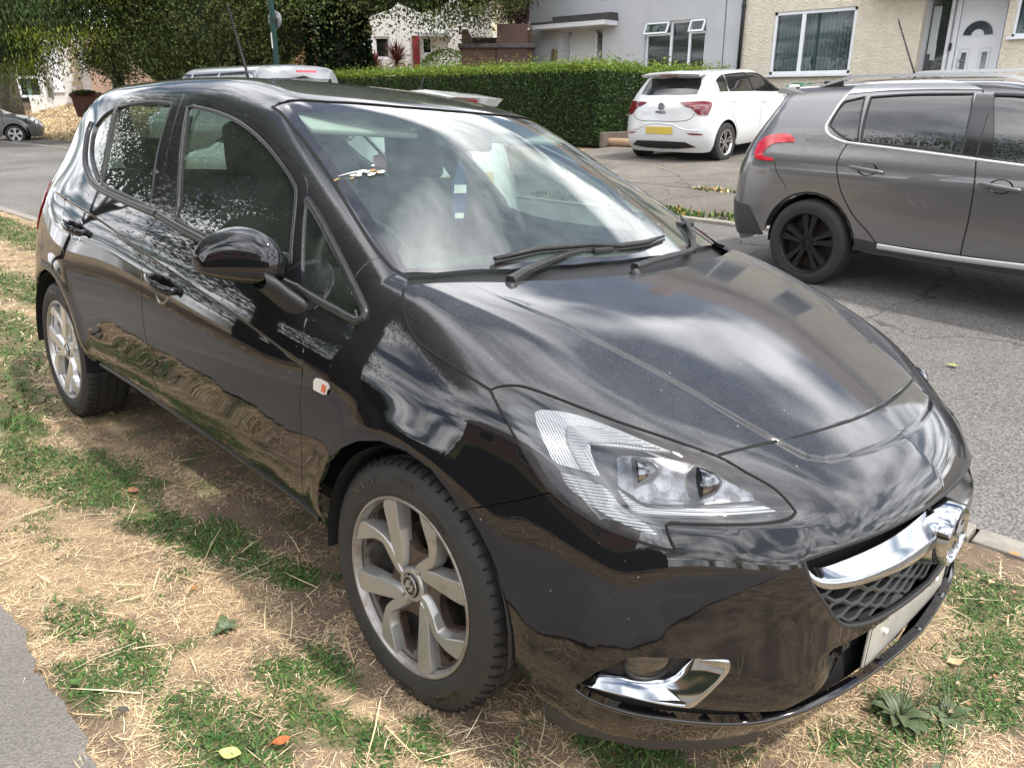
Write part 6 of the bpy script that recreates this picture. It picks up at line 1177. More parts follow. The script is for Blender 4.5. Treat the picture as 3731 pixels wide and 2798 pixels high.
win_gl = glass_mat('house_window_glass', (.72, .80, .80), 1.28, .02, (.3, .32, .33)); roof_t = mat('roof_tiles', (.14, .10, .085), .9, noise=(8, (.20, .14, .11), .4, .7), bump=(12, .8, .03))
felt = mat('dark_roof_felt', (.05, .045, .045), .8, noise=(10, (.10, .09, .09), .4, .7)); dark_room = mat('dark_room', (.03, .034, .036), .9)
def brick(name, c1, c2, mortar, sc=4.0):
    m = mat(name, c1, .92, 0, .15); t = m.node_tree; b = t.nodes['Principled BSDF']; N = t.nodes.new; L = t.links.new; tcn = N('ShaderNodeTexCoord'); mp_ = N('ShaderNodeMapping'); mp_.inputs['Rotation'].default_value = (R(90), 0, 0)
    br = N('ShaderNodeTexBrick'); br.inputs['Scale'].default_value = sc; br.inputs['Color1'].default_value = (*c1, 1); br.inputs['Color2'].default_value = (*c2, 1); br.inputs['Mortar'].default_value = (*mortar, 1); br.inputs['Mortar Size'].default_value = .02; br.inputs['Brick Width'].default_value = .9; br.inputs['Row Height'].default_value = .32
    L(tcn.outputs['Object'], mp_.inputs[0]); L(mp_.outputs[0], br.inputs['Vector']); L(br.outputs[0], b.inputs['Base Color']); bu = N('ShaderNodeBump'); bu.inputs['Strength'].default_value = .5; bu.inputs['Distance'].default_value = .01; L(br.outputs['Fac'], bu.inputs['Height']); bu.invert = True; L(bu.outputs[0], b.inputs['Normal']); return m
brick_d = brick('dark_brown_brick', (.10, .06, .042), (.16, .095, .065), (.20, .17, .14)); brick_o = brick('orange_brick', (.34, .17, .10), (.26, .13, .08), (.34, .30, .25)); brick_p = brick('pale_pink_brick', (.42, .29, .22), (.34, .23, .18), (.40, .35, .30))
def wall(parent, name, x0, x1, z0, z1, holes, m, y=0, t=.22, rev=None):
    """wall in the local x-z plane facing -y with openings (x0,x1,z0,z1)"""
    ol = np.array([(x0, z0), (x1, z0), (x1, z1), (x0, z1)], float); hs = [np.array([(a, c), (b, c), (b, d), (a, d)], float) for a, b, c, d in holes]; mb = MB(); slab(mb, ol, hs, y, y+t, 0)
    for i in range(len(mb.sm)): mb.sm[i] = False
    return mb.build(name, m, parent)
def window(parent, x0, x1, z0, z1, y, mull=(), blind=None, bars=(), sill=True, fr=.055, rot_open=None):
    w = MB(); 
    for a, b, c, d in ((x0, x1, z1-fr, z1), (x0, x1, z0, z0+fr), (x0, x0+fr, z0, z1), (x1-fr, x1, z0, z1)): w.box(((a+b)/2, y, (c+d)/2), (b-a, .07, d-c), 0, bev=.006)
    for u in mull: w.box((u, y, (z0+z1)/2), (fr*1.3, .066, z1-z0-.004), 0, bev=.006)
    for (a, b, v) in bars: w.box(((a+b)/2, y, v), (b-a, .062, fr*1.2), 0, bev=.006)
    if sill: w.box(((x0+x1)/2, y-.08, z0-.03), (x1-x0+.12, .20, .05), 0, bev=.008)
    wo = w.build('window', upvc, parent); g = MB(); g.box(((x0+x1)/2, y+.012, (z0+z1)/2), (x1-x0-.02, .008, z1-z0-.02)); g.build('pane', win_gl, wo)
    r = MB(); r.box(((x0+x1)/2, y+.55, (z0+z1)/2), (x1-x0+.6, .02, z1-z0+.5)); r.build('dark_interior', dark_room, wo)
    if blind == 'v':
        b = MB(); x = x0+fr; k = 0; rr = random.Random(4)
        while x < x1-fr: b.box((x+.045, y+.13, (z0+z1)/2), (.085, .004, z1-z0-.06), 0, rz=R(62+rr.uniform(-6, 6))); x += .092
        b.build('vertical_blind', mat('blind_grey', (.26, .29, .31), .8) if 'blind_grey' not in bpy.data.materials else bpy.data.materials['blind_grey'], wo)
    if blind == 'h':
        b = MB(); z = z0+fr
        while z < z1-fr: b.box(((x0+x1)/2, y+.09, z), (x1-x0-.1, .030, .003), 0, M=None); z += .034
        b.build('slatted_blind', mat('blind_green_grey', (.22, .25, .22), .7) if 'blind_green_grey' not in bpy.data.materials else bpy.data.materials['blind_green_grey'], wo)
    return wo
def gable_roof(parent, x0, x1, y0, y1, z, h, over=.35):
    ym = (y0+y1)/2; V = [(x0-over, y0-over, z-.1), (x1+over, y0-over, z-.1), (x1+over, ym, z+h), (x0-over, ym, z+h), (x0-over, y1+over, z-.1), (x1+over, y1+over, z-.1)]; V += [(a, b, c-.14) for a, b, c in V]
    Fc = [(0, 1, 2, 3), (3, 2, 5, 4), (7, 6, 9, 8), (8, 9, 10, 11), (0, 6, 7, 1), (4, 5, 11, 10), (1, 7, 8, 2), (2, 8, 11, 5), (0, 3, 9, 6), (3, 4, 10, 9)]; m = MB(); m.add(V, Fc); r = m.build('roof', roof_t, parent); return r
def shellbox(parent, x0, x1, y0, y1, z0, z1, m, front=False):
    mb = MB(); t = .2
    mb.box(((x0+x1)/2, y1-t/2, (z0+z1)/2), (x1-x0, t, z1-z0)); mb.build('back_wall', m, parent)
    for xx in (x0+t/2, x1-t/2): q = MB(); q.box((xx, (y0+y1)/2, (z0+z1)/2), (t-.004, y1-y0-.45, z1-z0)); q.build('side_wall', m, parent)
# grey house -------------------------------------------------------------
YH = 17.5; gx0, gx1 = py_(1143, YH)[0], py_(1603, YH, 60)[0]; gz = float(G(-12, YH))
gh = empty('grey_house', ((gx0+gx1)/2, YH, gz)); tag(gh, 'pale grey rendered house with a flat canopy over its white door', 'house'); ox, oz = gh.location.x, gh.location.z
def L_(x): return x-ox
X = lambda px, py=100: py_(px, YH, py)[0]-ox
Z = lambda z: z-oz
dr = (X(1214), X(1301), Z(gz), Z(3.32)); wn_ = (X(1395, 50), X(1527, 40), Z(2.10), Z(3.39)); up1 = (X(1215), X(1300), Z(4.9), Z(6.0)); up2 = (X(1400), X(1530), Z(4.8), Z(6.0))
wall(gh, 'wall', gx0-ox, gx1-ox, -.3, Z(6.6), [dr, wn_, up1, up2], grey_r)
m = MB(); m.box(((gx0+gx1)/2-ox, 4, 3), (.1, .1, .1)); shellbox(gh, gx0-ox, gx1-ox, .0, 8, -.3, Z(6.6), grey_r); rf = gable_roof(gh, gx0-ox, gx1-ox, 0, 8, Z(6.6), 2.4)
wo = window(gh, *wn_, .10, mull=(X(1446), X(1486)), blind='h', bars=((wn_[0], X(1446), Z(3.08)), (X(1486), wn_[1], Z(3.08))))
for a, b in ((wn_[0]+.02, X(1446)-.04), (X(1486)+.04, wn_[1]-.02)):
    m = MB(); Mx = Matrix.Translation(((a+b)/2, .02, Z(3.37))) @ Matrix.Rotation(R(-26), 4, 'X'); h = .30
    for c_, d_ in (((0, 0, -.02), (b-a, .05, .045)), ((0, 0, -h), (b-a, .05, .045)), (((a-b)/2+.02, 0, -h/2), (.045, .05, h)), (((b-a)/2-.02, 0, -h/2), (.045, .05, h))): m.box(c_, d_, 0, M=Mx, bev=.004)
    v = m.build('open_top_vent', upvc, wo); g = MB(); g.box((0, 0, -h/2), (b-a-.05, .006, h-.05), 0, M=Mx); g.build('pane', win_gl, v)
window(gh, *up1, .10, mull=((up1[0]+up1[1])/2,)); window(gh, *up2, .10, mull=((up2[0]+up2[1])/2,))
X3 = lambda px: py_(px, YH+.40, 100)[0]-ox
m = MB(); x0, x1 = X3(1237), X3(1287); zt = Z(3.26); zb = Z(1.22); m.box(((x0+x1)/2, .42, (zt+zb)/2), (x1-x0, .05, zt-zb), 0, bev=.004)
for u in (.28, .72):
    for v0, v1 in ((.08, .44), (.52, .70), (.78, .94)):
        cx_, w_ = x0+(x1-x0)*u, (x1-x0)*.30; 
        for a, b, c, d in ((cx_-w_/2, cx_+w_/2, v1, v1), (cx_-w_/2, cx_+w_/2, v0, v0)): m.box(((a+b)/2, .392, zb+(zt-zb)*c), (b-a, .012, .022), 0, bev=.003)
        for a in (cx_-w_/2, cx_+w_/2): m.box((a, .392, zb+(zt-zb)*(v0+v1)/2), (.022, .012, (zt-zb)*(v1-v0)), 0, bev=.003)
dro = m.build('front_door', upvc2, gh); m = MB(); m.box(((x0+x1)/2+.02, .385, zb+(zt-zb)*.60), (.035, .012, .09)); m.build('door_number_plate', mat('brass_dull', (.18, .15, .10), .4, .8), dro)
V_, F_ = text_shape('6', .09, .002); m = MB(); m.add([((x0+x1)/2+.02+a, .377, zb+(zt-zb)*.60+b) for a, b, c in V_], F_); m.build('door_number', upvc, dro)
m = MB(); m.box((x1-.10, .37, zb+(zt-zb)*.62), (.07, .03, .20), 0, bev=.02); m.build('doorbell_camera', mat('black_device', (.02, .02, .022), .3), dro)
m = MB(); m.box(((x0+x1)/2, .46, (zt+zb)/2), (dr[1]-dr[0]+1.2, .04, dr[3]-dr[2]+.2)); m.box((x0-.04, .40, (zt+zb)/2), (.07, .08, zt-zb+.08)); m.box((x1+.04, .40, (zt+zb)/2), (.07, .08, zt-zb+.08)); m.box(((x0+x1)/2, .40, zt+.04), (x1-x0+.15, .08, .07)); m.build('door_frame', upvc, gh)
q = MB(); q.box((dr[0]-.03, .335, (zt+zb)/2), (.05, .22, 2.6)); q.box((dr[1]+.04, .335, (zt+zb)/2), (.06, .22, 2.6)); q.box(((dr[0]+dr[1])/2, .335, dr[3]+.03), (dr[1]-dr[0]+.1, .22, .05)); q.build('porch_recess', grey_r, gh)
m = MB(); m.box((X3(1296), .395, (zt+zb)/2), (.10, .02, zt-zb)); m.build('side_light', mat('black_glass', (.012, .013, .015), .08, 0, .5, 1), gh)
m = MB(); cx0, cx1 = X(1166, 60)+.25, X(1328, 45)+.10; m.box(((cx0+cx1)/2, -.30, Z(3.44)), (cx1-cx0, .62, .13), 0, bev=.006); cn = m.build('canopy', upvc, gh)
m = MB(); m.box(((cx0+cx1)/2-.01, -.31, Z(3.535)), (cx1-cx0+.08, .68, .045), 0, bev=.004); m.box(((X(1197)+.2+cx1)/2, -.16, Z(3.63)), (cx1-X(1197)-.2, .34, .15), 0, bev=.01); m.build('canopy_roof', felt, cn)
m = MB(); m.box((X(1200, 125), -.06, Z(2.66)), (.17, .10, .38), 0, bev=.03); m.box((X(1200, 125), -.05, Z(2.44)), (.08, .06, .08), 0, bev=.01); m.build('wall_lamp', mat('dull_brass_lamp', (.16, .14, .09), .5, .3, noise=(20, (.25, .23, .12), .4, .7)), gh)
m = MB(); m.tube([(X(1607, 60)-.02, -.06, -.2), (X(1607, 60)-.02, -.06, Z(6.4))], .045, 10)
for z_ in (1.2, 2.9, 4.5): m.tube([(X(1607, 60)-.02, -.06, z_), (X(1607, 60)-.02, -.06, z_+.06)], .056, 10)
m.build('downpipe', mat('black_pipe', (.015, .016, .017), .35), gh)
m = MB(); m.tube([(X(1569, 60), -.012, .0), (X(1567, 40), -.012, 3), (X(1566, 40), -.012, Z(6.4))], .008, 6); m.build('cable', mat('cable_brown', (.12, .09, .08), .6), gh)
def aerial(parent, x, y, z, s=1.0, rz=0):
    m = MB(); m.tube([(x, y, z), (x, y, z+1.3*s)], .02, 6); d = Vector((math.cos(rz), math.sin(rz), 0)); p = Vector((x, y, z+1.2*s)); m.tube([p-d*.5, p+d*.6], .012, 5); e = Vector((-d.y, d.x, 0))
    for k in range(9): q = p+d*(-.45+.12*k); m.tube([q-e*.17, q+e*.17], .006, 4)
    m.build('tv_aerial', mat('aerial_metal', (.2, .2, .2), .5, .6) if 'aerial_metal' not in bpy.data.materials else bpy.data.materials['aerial_metal'], parent)
aerial(gh, 1.2, 4, Z(9.0), 1, .6); aerial(gh, -2.6, 4, Z(9.0), 1.2, 2.0)
m = MB(); m.box((2.9, 4, Z(9.1)), (.9, .6, 1.2), 0, bev=.01); ch = m.build('chimney', brick_o, rf)
# cream house ------------------------------------------------------------
cx0 = gx1; ch_ = empty('cream_house', (-4.5, YH, gz)); tag(ch_, 'cream pebble-dashed house with a white arched-light door, behind the grey crossover car', 'house'); ox = -4.5
cw = (X(1667, 100), X(1848, 60), Z(2.0), Z(3.40)); pd = (X(1984, 100), X(2163, 100), Z(gz), Z(3.6)); w2 = (X(2192, 40), X(2192, 40)+1.9, Z(2.62), Z(3.55)); u1 = (cw[0], cw[1], Z(4.8), Z(6.0)); u2 = (-.2, 1.2, Z(4.8), Z(6.0))
wall(ch_, 'wall', cx0-ox+.003, 6, -.3, Z(6.6), [cw, pd, w2, u1, u2], cream_r, y=-.01); shellbox(ch_, cx0-ox+.1, 6, .0, 8, -.3, Z(6.6), cream_r); gable_roof(ch_, cx0-ox+.4, 6, 0, 8, Z(6.603), 2.4)
window(ch_, *cw, .06, mull=(X(1729, 100),), blind='v', fr=.075); window(ch_, *w2, .06, blind='v'); window(ch_, *u1, .08, mull=((u1[0]+u1[1])/2,)); window(ch_, *u2, .08)
m = MB(); m.box(((pd[0]+pd[1])/2, .56, Z(2.3)), (pd[1]-pd[0]+1.6, .04, 3.4)); m.box((pd[0]-.03, .37, Z(2.3)), (.05, .34, 3.4)); m.box((pd[1]+.04, .37, Z(2.3)), (.06, .34, 3.4)); m.build('porch_back', upvc, ch_)
X4 = lambda px: py_(px, YH+.5, 100)[0]-ox
sx0, sx1 = X4(1990), X4(2046); m = MB()
for a in (sx0, sx1): m.box((a, .50, Z(2.4)), (.07, .08, 2.3), 0, bev=.006)
m.box(((sx0+sx1)/2, .50, Z(3.5)), (sx1-sx0, .08, .07)); so2 = m.build('side_light_frame', upvc, ch_); m = MB(); m.box(((sx0+sx1)/2, .525, Z(2.4)), (sx1-sx0, .012, 2.2)); g2 = m.build('pane', mat('side_light_glass', (.035, .04, .045), .06, 0, .6, 1, .02, 1.8), so2)
m = MB(); m.box((sx0+.22, .517, Z(2.85)), (.16, .003, .95)); m.box((sx0+.26, .516, Z(2.40)), (.10, .003, .30)); m.build('paper_notice', mat('paper_pale', (.50, .55, .55), .7), g2)
dx0, dx1 = X4(2066), X4(2152); zb, zt = Z(1.25), Z(3.42); w_ = dx1-dx0
m = MB(); m.box(((dx0+dx1)/2, .50, (zb+zt)/2), (w_, .05, zt-zb), 0, bev=.004)
for a in (dx0-.05, dx1+.05): m.box((a, .48, (zb+zt)/2), (.085, .10, zt-zb+.08), 0, bev=.006)
m.box(((dx0+dx1)/2, .48, zt+.045), (w_+.18, .10, .085), 0, bev=.006)
fdr = m.build('front_door', upvc, ch_); cxm = (dx0+dx1)/2
def ring2(r0, r1, cx, cz, a0, a1, n=18): A = np.linspace(a0, a1, n); return np.array([(cx+r1*math.cos(a), cz+r1*math.sin(a)) for a in A]+[(cx+r0*math.cos(a), cz+r0*math.sin(a)) for a in A[::-1]])
zc = zb+(zt-zb)*.66; m = MB(); slab(m, ring2(.10, .335, cxm, zc, 0, math.pi), [], .470, .476, 0); slab(m, ring2(.0, .075, cxm, zc, 0, math.pi), [], .470, .476, 0)
for i in range(len(m.sm)): m.sm[i] = False
m.build('door_moulding', upvc2, fdr)
dgm = mat('door_glass_dark', (.05, .06, .07), .08, 0, .6, 1); m = MB(); slab(m, ring2(.125, .285, cxm, zc+.02, .05, math.pi-.05), [], .466, .472, 0); m.build('fanlight', dgm, fdr)
for sx in (-.2, .2): m = MB(); m.box((cxm+sx, .470, zb+(zt-zb)*.42), (.10, .01, .44), 0, bev=.003); m.build('door_glass', dgm, fdr)
m = MB()
for sx in (-.2, .2):
    for a, b, c, d in ((-.10, .10, .30, .30), (-.10, .10, -.30, -.30)): m.box((cxm+sx, .472, zb+(zt-zb)*.42+c), (.22, .014, .03), 0, bev=.003)
    for a in (-.10, .10): m.box((cxm+sx+a, .472, zb+(zt-zb)*.42), (.03, .014, .60), 0, bev=.003)
m.build('door_moulding', upvc2, fdr); m = MB(); m.box((cxm+.02, .468, zb+.50*(zt-zb)-.48), (.34, .02, .07), 0, bev=.01); m.build('letterbox', chrome, fdr); m = MB(); m.box((dx0+.10, .46, zb+.92), (.04, .03, .20), 0, bev=.008); m.tube([(dx0+.10, .44, zb+.97), (dx0+.22, .44, zb+.97)], .012, 8); m.build('handle', chrome, fdr)
m = MB(); m.box((dx0-.10, .42, zb+1.25), (.06, .04, .15), 0, bev=.015); m.build('door_bell', bpy.data.materials['black_device'], ch_)
m = MB(); m.box((X(1960), -.42, Z(3.78)), (1.9, .9, .12)); m.box(((pd[0]+pd[1])/2, -.42, Z(3.74)), (2.3, .86, .14), 0, bev=.01); m.build('canopy', felt, ch_)
# brick outbuilding and further houses ---------------------------------------------
def place(px0, px1, D, name, label, cat, depth, ztop, wmat, holes=(), roof=0, zb=None, group=None):
    a, b = Vector(wpx(px0, D)), Vector(wpx(px1, D)); t = empty(name, ((a.x+b.x)/2, (a.y+b.y)/2, float(G((a.x+b.x)/2, (a.y+b.y)/2)))); t.rotation_euler = (0, 0, math.atan2(b.y-a.y, b.x-a.x)); tag(t, label, cat, group); w = (b-a).length/2; s = D/1682; h = lambda py: CAMW[2]+(214-py)*s-t.location.z
    hs = [((p0-(px0+px1)/2)*s, (p1-(px0+px1)/2)*s, h(q1), h(q0)) for p0, p1, q0, q1 in holes]
    wall(t, 'wall', -w, w, -.5, h(ztop), hs, wmat); mb = MB(); mb.box((-w+.1, depth/2+.12, h(ztop)/2), (.2, depth-.25, h(ztop)+1)); mb.build('side_wall', wmat, t); mb = MB(); mb.box((w-.1, depth/2+.12, h(ztop)/2), (.2, depth-.25, h(ztop)+1)); mb.build('side_wall', wmat, t)
    mb = MB(); mb.box((0, depth, h(ztop)/2), (2*w, .2, h(ztop)+1)); mb.build('back_wall', wmat, t)
    if roof > 0: gable_roof(t, -w, w, 0, depth, h(ztop), roof)
    else: mb = MB(); mb.box((0, depth/2, h(ztop)+.05), (2*w+.2, depth+.3, .12), 0, bev=.01); mb.build('roof', felt, t)
    return t, s, h, w
t, s, h, w = place(998, 1150, 25, 'brick_outbuilding', 'low dark brown brick outbuilding with a flat roof, left of the grey house', 'outbuilding', 3.5, 119, brick_d)
m = MB(); m.box((w-.6, -.04, h(140)), (.9, .05, 1.9)); m.build('door', mat('brown_door', (.07, .035, .025), .6), t)
t, s, h, w = place(770, 1062, 40, 'white_house', 'long white rendered house seen under the spreading tree', 'house', 8, -75, white_r, [(912, 933, 100, 132), (992, 1040, 98, 152), (905, 935, 10, 40), (985, 1035, 5, 40), (820, 850, 100, 140)], roof=2.5)
for (p0, p1, q0, q1) in ((912, 933, 100, 132), (992, 1040, 98, 152), (905, 935, 10, 40), (985, 1035, 5, 40), (820, 850, 100, 140)): window(t, (p0-916)*s, (p1-916)*s, h(q1), h(q0), .1, mull=((p0+p1-1832)/2*s,) if p1-p0 > 40 else (), sill=False, fr=.09)
m = MB(); m.box(((901-916)*s, -.05, h(130)), (.34, .06, 1.5)); m.build('red_door', mat('red_panel', (.22, .02, .03), .5), t)
m = MB(); m.box(((940-916)*s, -.3, h(98)), (1.3, .7, .15)); m.build('porch_canopy', mat('grey_canopy', (.3, .3, .3), .7), t)
t, s, h, w = place(1030, 1200, 46, 'cream_far_house', 'pale cream house far behind the brick outbuilding, with a small flat porch canopy', 'house', 9, 22, cream2, [(1104, 1122, 32, 62)], roof=2.6)
window(t, (1104-1115)*s, (1122-1115)*s, h(62), h(32), .1, mull=(-.05,), sill=False, fr=.09); m = MB(); m.box(((1108-1115)*s, -.45, h(103)), (2.6, .9, .16)); m.box(((1102-1115)*s, -.45, h(98)), (2.0, .7, .12)); m.build('porch_canopy', mat('pale_canopy', (.55, .55, .53), .7), t)
t, s, h, w = place(52, 196, 50, 'white_rendered_house', 'white rendered house with a glazed white door, beyond the weeping tree', 'house', 8, -70, white_r, [(58, 94, 143, 212)], roof=2.5)
wo = window(t, (58-124)*s, (94-124)*s, h(212), h(143), .1, bars=(((58-124)*s, (94-124)*s, h(179)),), sill=False, fr=.12)
m = MB(); m.box(((76-124)*s, -.3, h(130)), (1.7, .7, .12)); m.box(((120-124)*s, -.04, h(165)), (.5, .1, 2.3)); m.build('porch_canopy', upvc, t)
m = MB(); m.tube([((103-124)*s, -.1, h(212)), ((103-124)*s, -.1, h(120))], .05, 8); m.tube([((108-124)*s, -.1, h(215)), ((108-124)*s, -.12, h(185)), ((101-124)*s, -.1, h(180))], .04, 8); m.build('waste_pipe', mat('grey_pipe', (.25, .25, .25), .5), t)
m = MB()
for i in range(14): z_ = h(210)+i*.33; m.box(((150-124)*s+(.05 if i % 2 else -.02), -.02, z_), (.34 if i % 2 else .45, .08, .26), 0, bev=.015)
m.build('stone_quoins', mat('quoin_stone', (.42, .34, .24), .9, noise=(6, (.55, .48, .36), .4, .7)), t)
t, s, h, w = place(192, 330, 46, 'pink_brick_garage', 'pale pinkish brick garage partly hidden by dark leaves, right of the white house', 'garage', 6, 102, brick_p)
t, s, h, w = place(330, 720, 40, 'brick_garden_wall', 'long orange-brown brick garden wall behind the dense trees and the lamp post', 'wall', .3, 118, brick_o)
t, s, h, w = place(-60, 52, 54, 'brick_porch_house', 'brick house with an orange-brown door, half hidden at the far left edge', 'house', 7, 40, brick_p)
m = MB(); m.box(((45+4)*s, -.04, h(182)), (.9, .08, 2.1)); m.build('door', mat('orange_brown_door', (.32, .10, .04), .5), t)
# rust-brown garden waste bin by the bank
bp = wpx(176, 33); hb = CAMW[2]-(249-214)/1682*33; bn = empty('garden_waste_bin', (bp[0], bp[1], hb)); bn.rotation_euler = (0, 0, .9); tag(bn, 'rust-brown wheeled bin with vines over its lid, before the white house', 'bin')
def bin_(par, w, d, h, mt, mt2=None, leafs=False):
    m = MB(); V = []
    for z, f in ((0.08, .80), (h*.82, 1.0)):
        V += [(-w/2*f, -d/2*f, z), (w/2*f, -d/2*f, z), (w/2*f, d/2*f, z), (-w/2*f, d/2*f, z)]
    m.add(V, [(0, 1, 5, 4), (1, 2, 6, 5), (2, 3, 7, 6), (3, 0, 4, 7), (3, 2, 1, 0), (4, 5, 6, 7)]); m.box((0, 0, h*.81), (w*1.08, d*1.08, .05), 0, bev=.012)
    for i in (-.3, 0, .3): m.box((i*w, -d/2*.93-.004, h*.45), (.03, .02, h*.5), 0, bev=.005)
    b = m.build('body', mt, par); m = MB(); V = []
    for k, (y, z) in enumerate(((-d*.58, h*.84), (-d*.5, h*.93), (-d*.1, h*.985), (d*.4, h*.97), (d*.56, h*.86))): V += [(-w*.56, y, z), (w*.56, y, z)]
    n = 5; m.add(V+[(a, b2, h*.835) for a, b2, c in V], [(2*i, 2*i+1, 2*i+3, 2*i+2) for i in range(4)]+[(2*i, 2*i+2, 2*i+12, 2*i+10) for i in range(4)]+[(2*i+1, 2*i+11, 2*i+13, 2*i+3) for i in range(4)]+[(0, 10, 11, 1), (8, 9, 19, 18)], 0)
    for i in (-.28, .28): m.box((i*w, -d*.15, h*.985), (.035, d*.7, .02), 0, bev=.005)
    m.build('lid', mt2 or mt, par); m = MB(); 
    for sx in (-1, 1): m.lathe([(.001, -.03), (.09, -.03), (.10, -.02), (.10, .02), (.09, .03), (.001, .03)], 20, 0, Matrix.Translation((sx*w*.42, d*.42, .10)) @ Matrix.Rotation(R(90), 4, 'Z'))
    m.build('wheels', tyre_m, par)
bin_(bn, .80, .62, .92, mat('rust_brown_plastic', (.12, .045, .03), .6, noise=(5, (.30, .26, .22), .62, .7)))
q = MB(); lv = leaves('vines', blob((0, -.1, .86), (.42, .35, .12), 900, 4, .5), .09, [(.10, .10, .04), (.20, .12, .06), (.05, .08, .02)], bn, 33)
g1 = py_(1737, 15.6, 190); gb = empty('green_wheelie_bin', (g1[0]-.05, 15.9, float(G(g1[0], 15.9)))); tag(gb, 'green wheelie bin below the wide window of the cream house', 'bin', 'wheelie bins'); bin_(gb, .62, .70, 1.18, mat('bin_green', (.012, .16, .075), .45)); gb.scale = (1, 1, (py_(1737, 15.6, 179)[1]-gb.location.z)/1.18)
g1 = py_(1795, 15.6, 185); gb = empty('brown_wheelie_bin', (g1[0]+.05, 16.0, float(G(g1[0], 15.9)))); tag(gb, 'brown wheelie bin standing right of the green one', 'bin', 'wheelie bins'); bin_(gb, .62, .70, 1.18, mat('bin_brown', (.13, .05, .04), .5)); gb.scale = (1, 1, (py_(1795, 15.6, 181)[1]-gb.location.z)/1.18)
# lamp post ----------------------------------------------------------------
lp = wpx(599, 16); l = empty('lamp_post', lp); tag(l, 'dark green steel lamp post carrying a small round sign seen from behind', 'lamp post'); m = MB(); green_p = mat('green_steel', (.03, .085, .075), .4, .3)
m.tube([(0, 0, -.1), (0, 0, 1.1)], .085, 16); m.tube([(0, 0, 1.1), (0, 0, 6)], [.055, .042], 14); m.tube([(0, 0, 6), (.2, -.1, 6.4), (.8, -.4, 6.6)], .03, 8); m.build('pole', green_p, l)
m = MB(); m.box((1.05, -.52, 6.6), (.6, .22, .10), 0, rz=R(-27), bev=.03); m.build('lantern', mat('lantern_grey', (.35, .35, .35), .5), l)
zs = CAMW[2]+(214-73)/1682*16-lp[2]; Mx = Matrix.Translation((0, 0, zs)) @ Matrix.Rotation(R(20), 4, 'Z') @ Matrix.Rotation(R(0), 4, 'X'); m = MB(); m.lathe([(.0005, .070), (.15, .070), (.152, .066), (.152, .060), (.0005, .058)], 36, 0, Mx); m.build('round_sign', mat('sign_back_grey', (.22, .23, .24), .35, .5), l); m = MB(); m.box((0, 0, 0), (.14, .13, .03), 0, M=Mx); m.box((0, 0, -.10), (.10, .10, .02), 0, M=Mx @ Matrix.Translation((0, 0, .02))); m.build('sign_clamp', mat('clamp_black', (.02, .02, .02), .5), l)
m = MB(); zz_ = CAMW[2]+(214-110)/1682*16-lp[2]; A = np.linspace(-2.6, -1.2, 8); m.add([(.057*math.cos(a), .057*math.sin(a), z_) for z_ in (zz_-.13, zz_+.13) for a in A], [(i, i+1, 9+i, 8+i) for i in range(7)]); m.build('white_label', bpy.data.materials['white_paper'], l)
# cardboard tube by the hedge
pp = Vector((-8.82, 11.75, float(G(-8.82, 11.75))+.085)); tb = empty('fallen_pipe', tuple(pp)); tag(tb, 'tan cardboard-coloured pipe lying at the foot of the hedge behind the white hatchback', 'pipe'); m = MB(); n = 20; A = np.linspace(0, 2*math.pi, n, endpoint=False); V = []
for (x_, r_) in ((-.30, .085), (.95, .085), (.95, .07), (-.30, .07)): V += [(x_*math.cos(.25)*1.0, r_*math.cos(a)+x_*math.sin(.25)*.2, r_*math.sin(a)) for a in A]
m.add(V, [(i*n+k, i*n+(k+1) % n, ((i+1) % 4)*n+(k+1) % n, ((i+1) % 4)*n+k) for i in range(4) for k in range(n)], 0, True); m.build('tube', mat('tan_pipe', (.42, .29, .18), .7, noise=(12, (.30, .20, .12), .4, .7)), tb, 40)
m = MB(); m.box((-9.04, 14.2, float(G(-9.04, 14.2))+.02), (.10, 5.4, .30), 0, bev=.02); o = m.build('low_garden_wall', mat('concrete_low', (.12, .095, .075), .9, noise=(4, (.18, .15, .12), .4, .7))); tag(o, 'low concrete edging wall under the hedge beside the driveway', 'wall')
# what stands behind the photographer (seen mirrored in the car)
hedge('clipped_hedge', -16, 12, -10.2, -9.0, 1.9, 9000, 'hedge across the dry lawn behind the photographer, seen only mirrored in the car', 54, .14)
t = empty('brick_house', (2, -17, .3)); tag(t, 'orange brick house behind the photographer, seen only mirrored in the car', 'house'); t.rotation_euler = (0, 0, math.pi)
hs = [(-6+4*i, -4.4+4*i, z0, z0+1.3) for i in range(4) for z0 in (1.0, 3.7)]; wall(t, 'wall', -9, 9, 0, 5.4, hs, brick_o); [window(t, *q_, .1) for q_ in hs]; gable_roof(t, -9, 9, 0, 8, 5.4, 2.6)
tree('overhanging_tree', (-6.2, -5.2, .4), 3.6, .28, [((-6.0, -4.6, 6.2), (2.6, 2.4, 2.0)), ((-8.6, -5.0, 6.6), (2.6, 2.4, 2.2)), ((-4.2, -4.6, 6.2), (1.8, 1.8, 1.5)), ((-11, -4.4, 6.9), (2.2, 1.8, 1.8)), ((-6.5, -6.5, 8), (3, 3, 2))], 44000, .15, DG, 'leafy tree beside the footpath, seen only mirrored in the car windows', 71, gap=.0)
tree('overhanging_tree', (-12.6, -3.6, .3), 3, .1, [((-10.6, -2.5, 5.2), (2.5, 1.7, 1.8))], 12000, .14, DG, 'young street tree beside the path, seen only mirrored in the rear window', 73, gap=.2)
tree('overhanging_tree', (-14, -8, .4), 3, .28, [((-14, -8, 5), (3.4, 3.2, 3))], 9000, .22, DG, 'further tree beside the footpath, seen only mirrored in the car doors', 72, gap=.3)
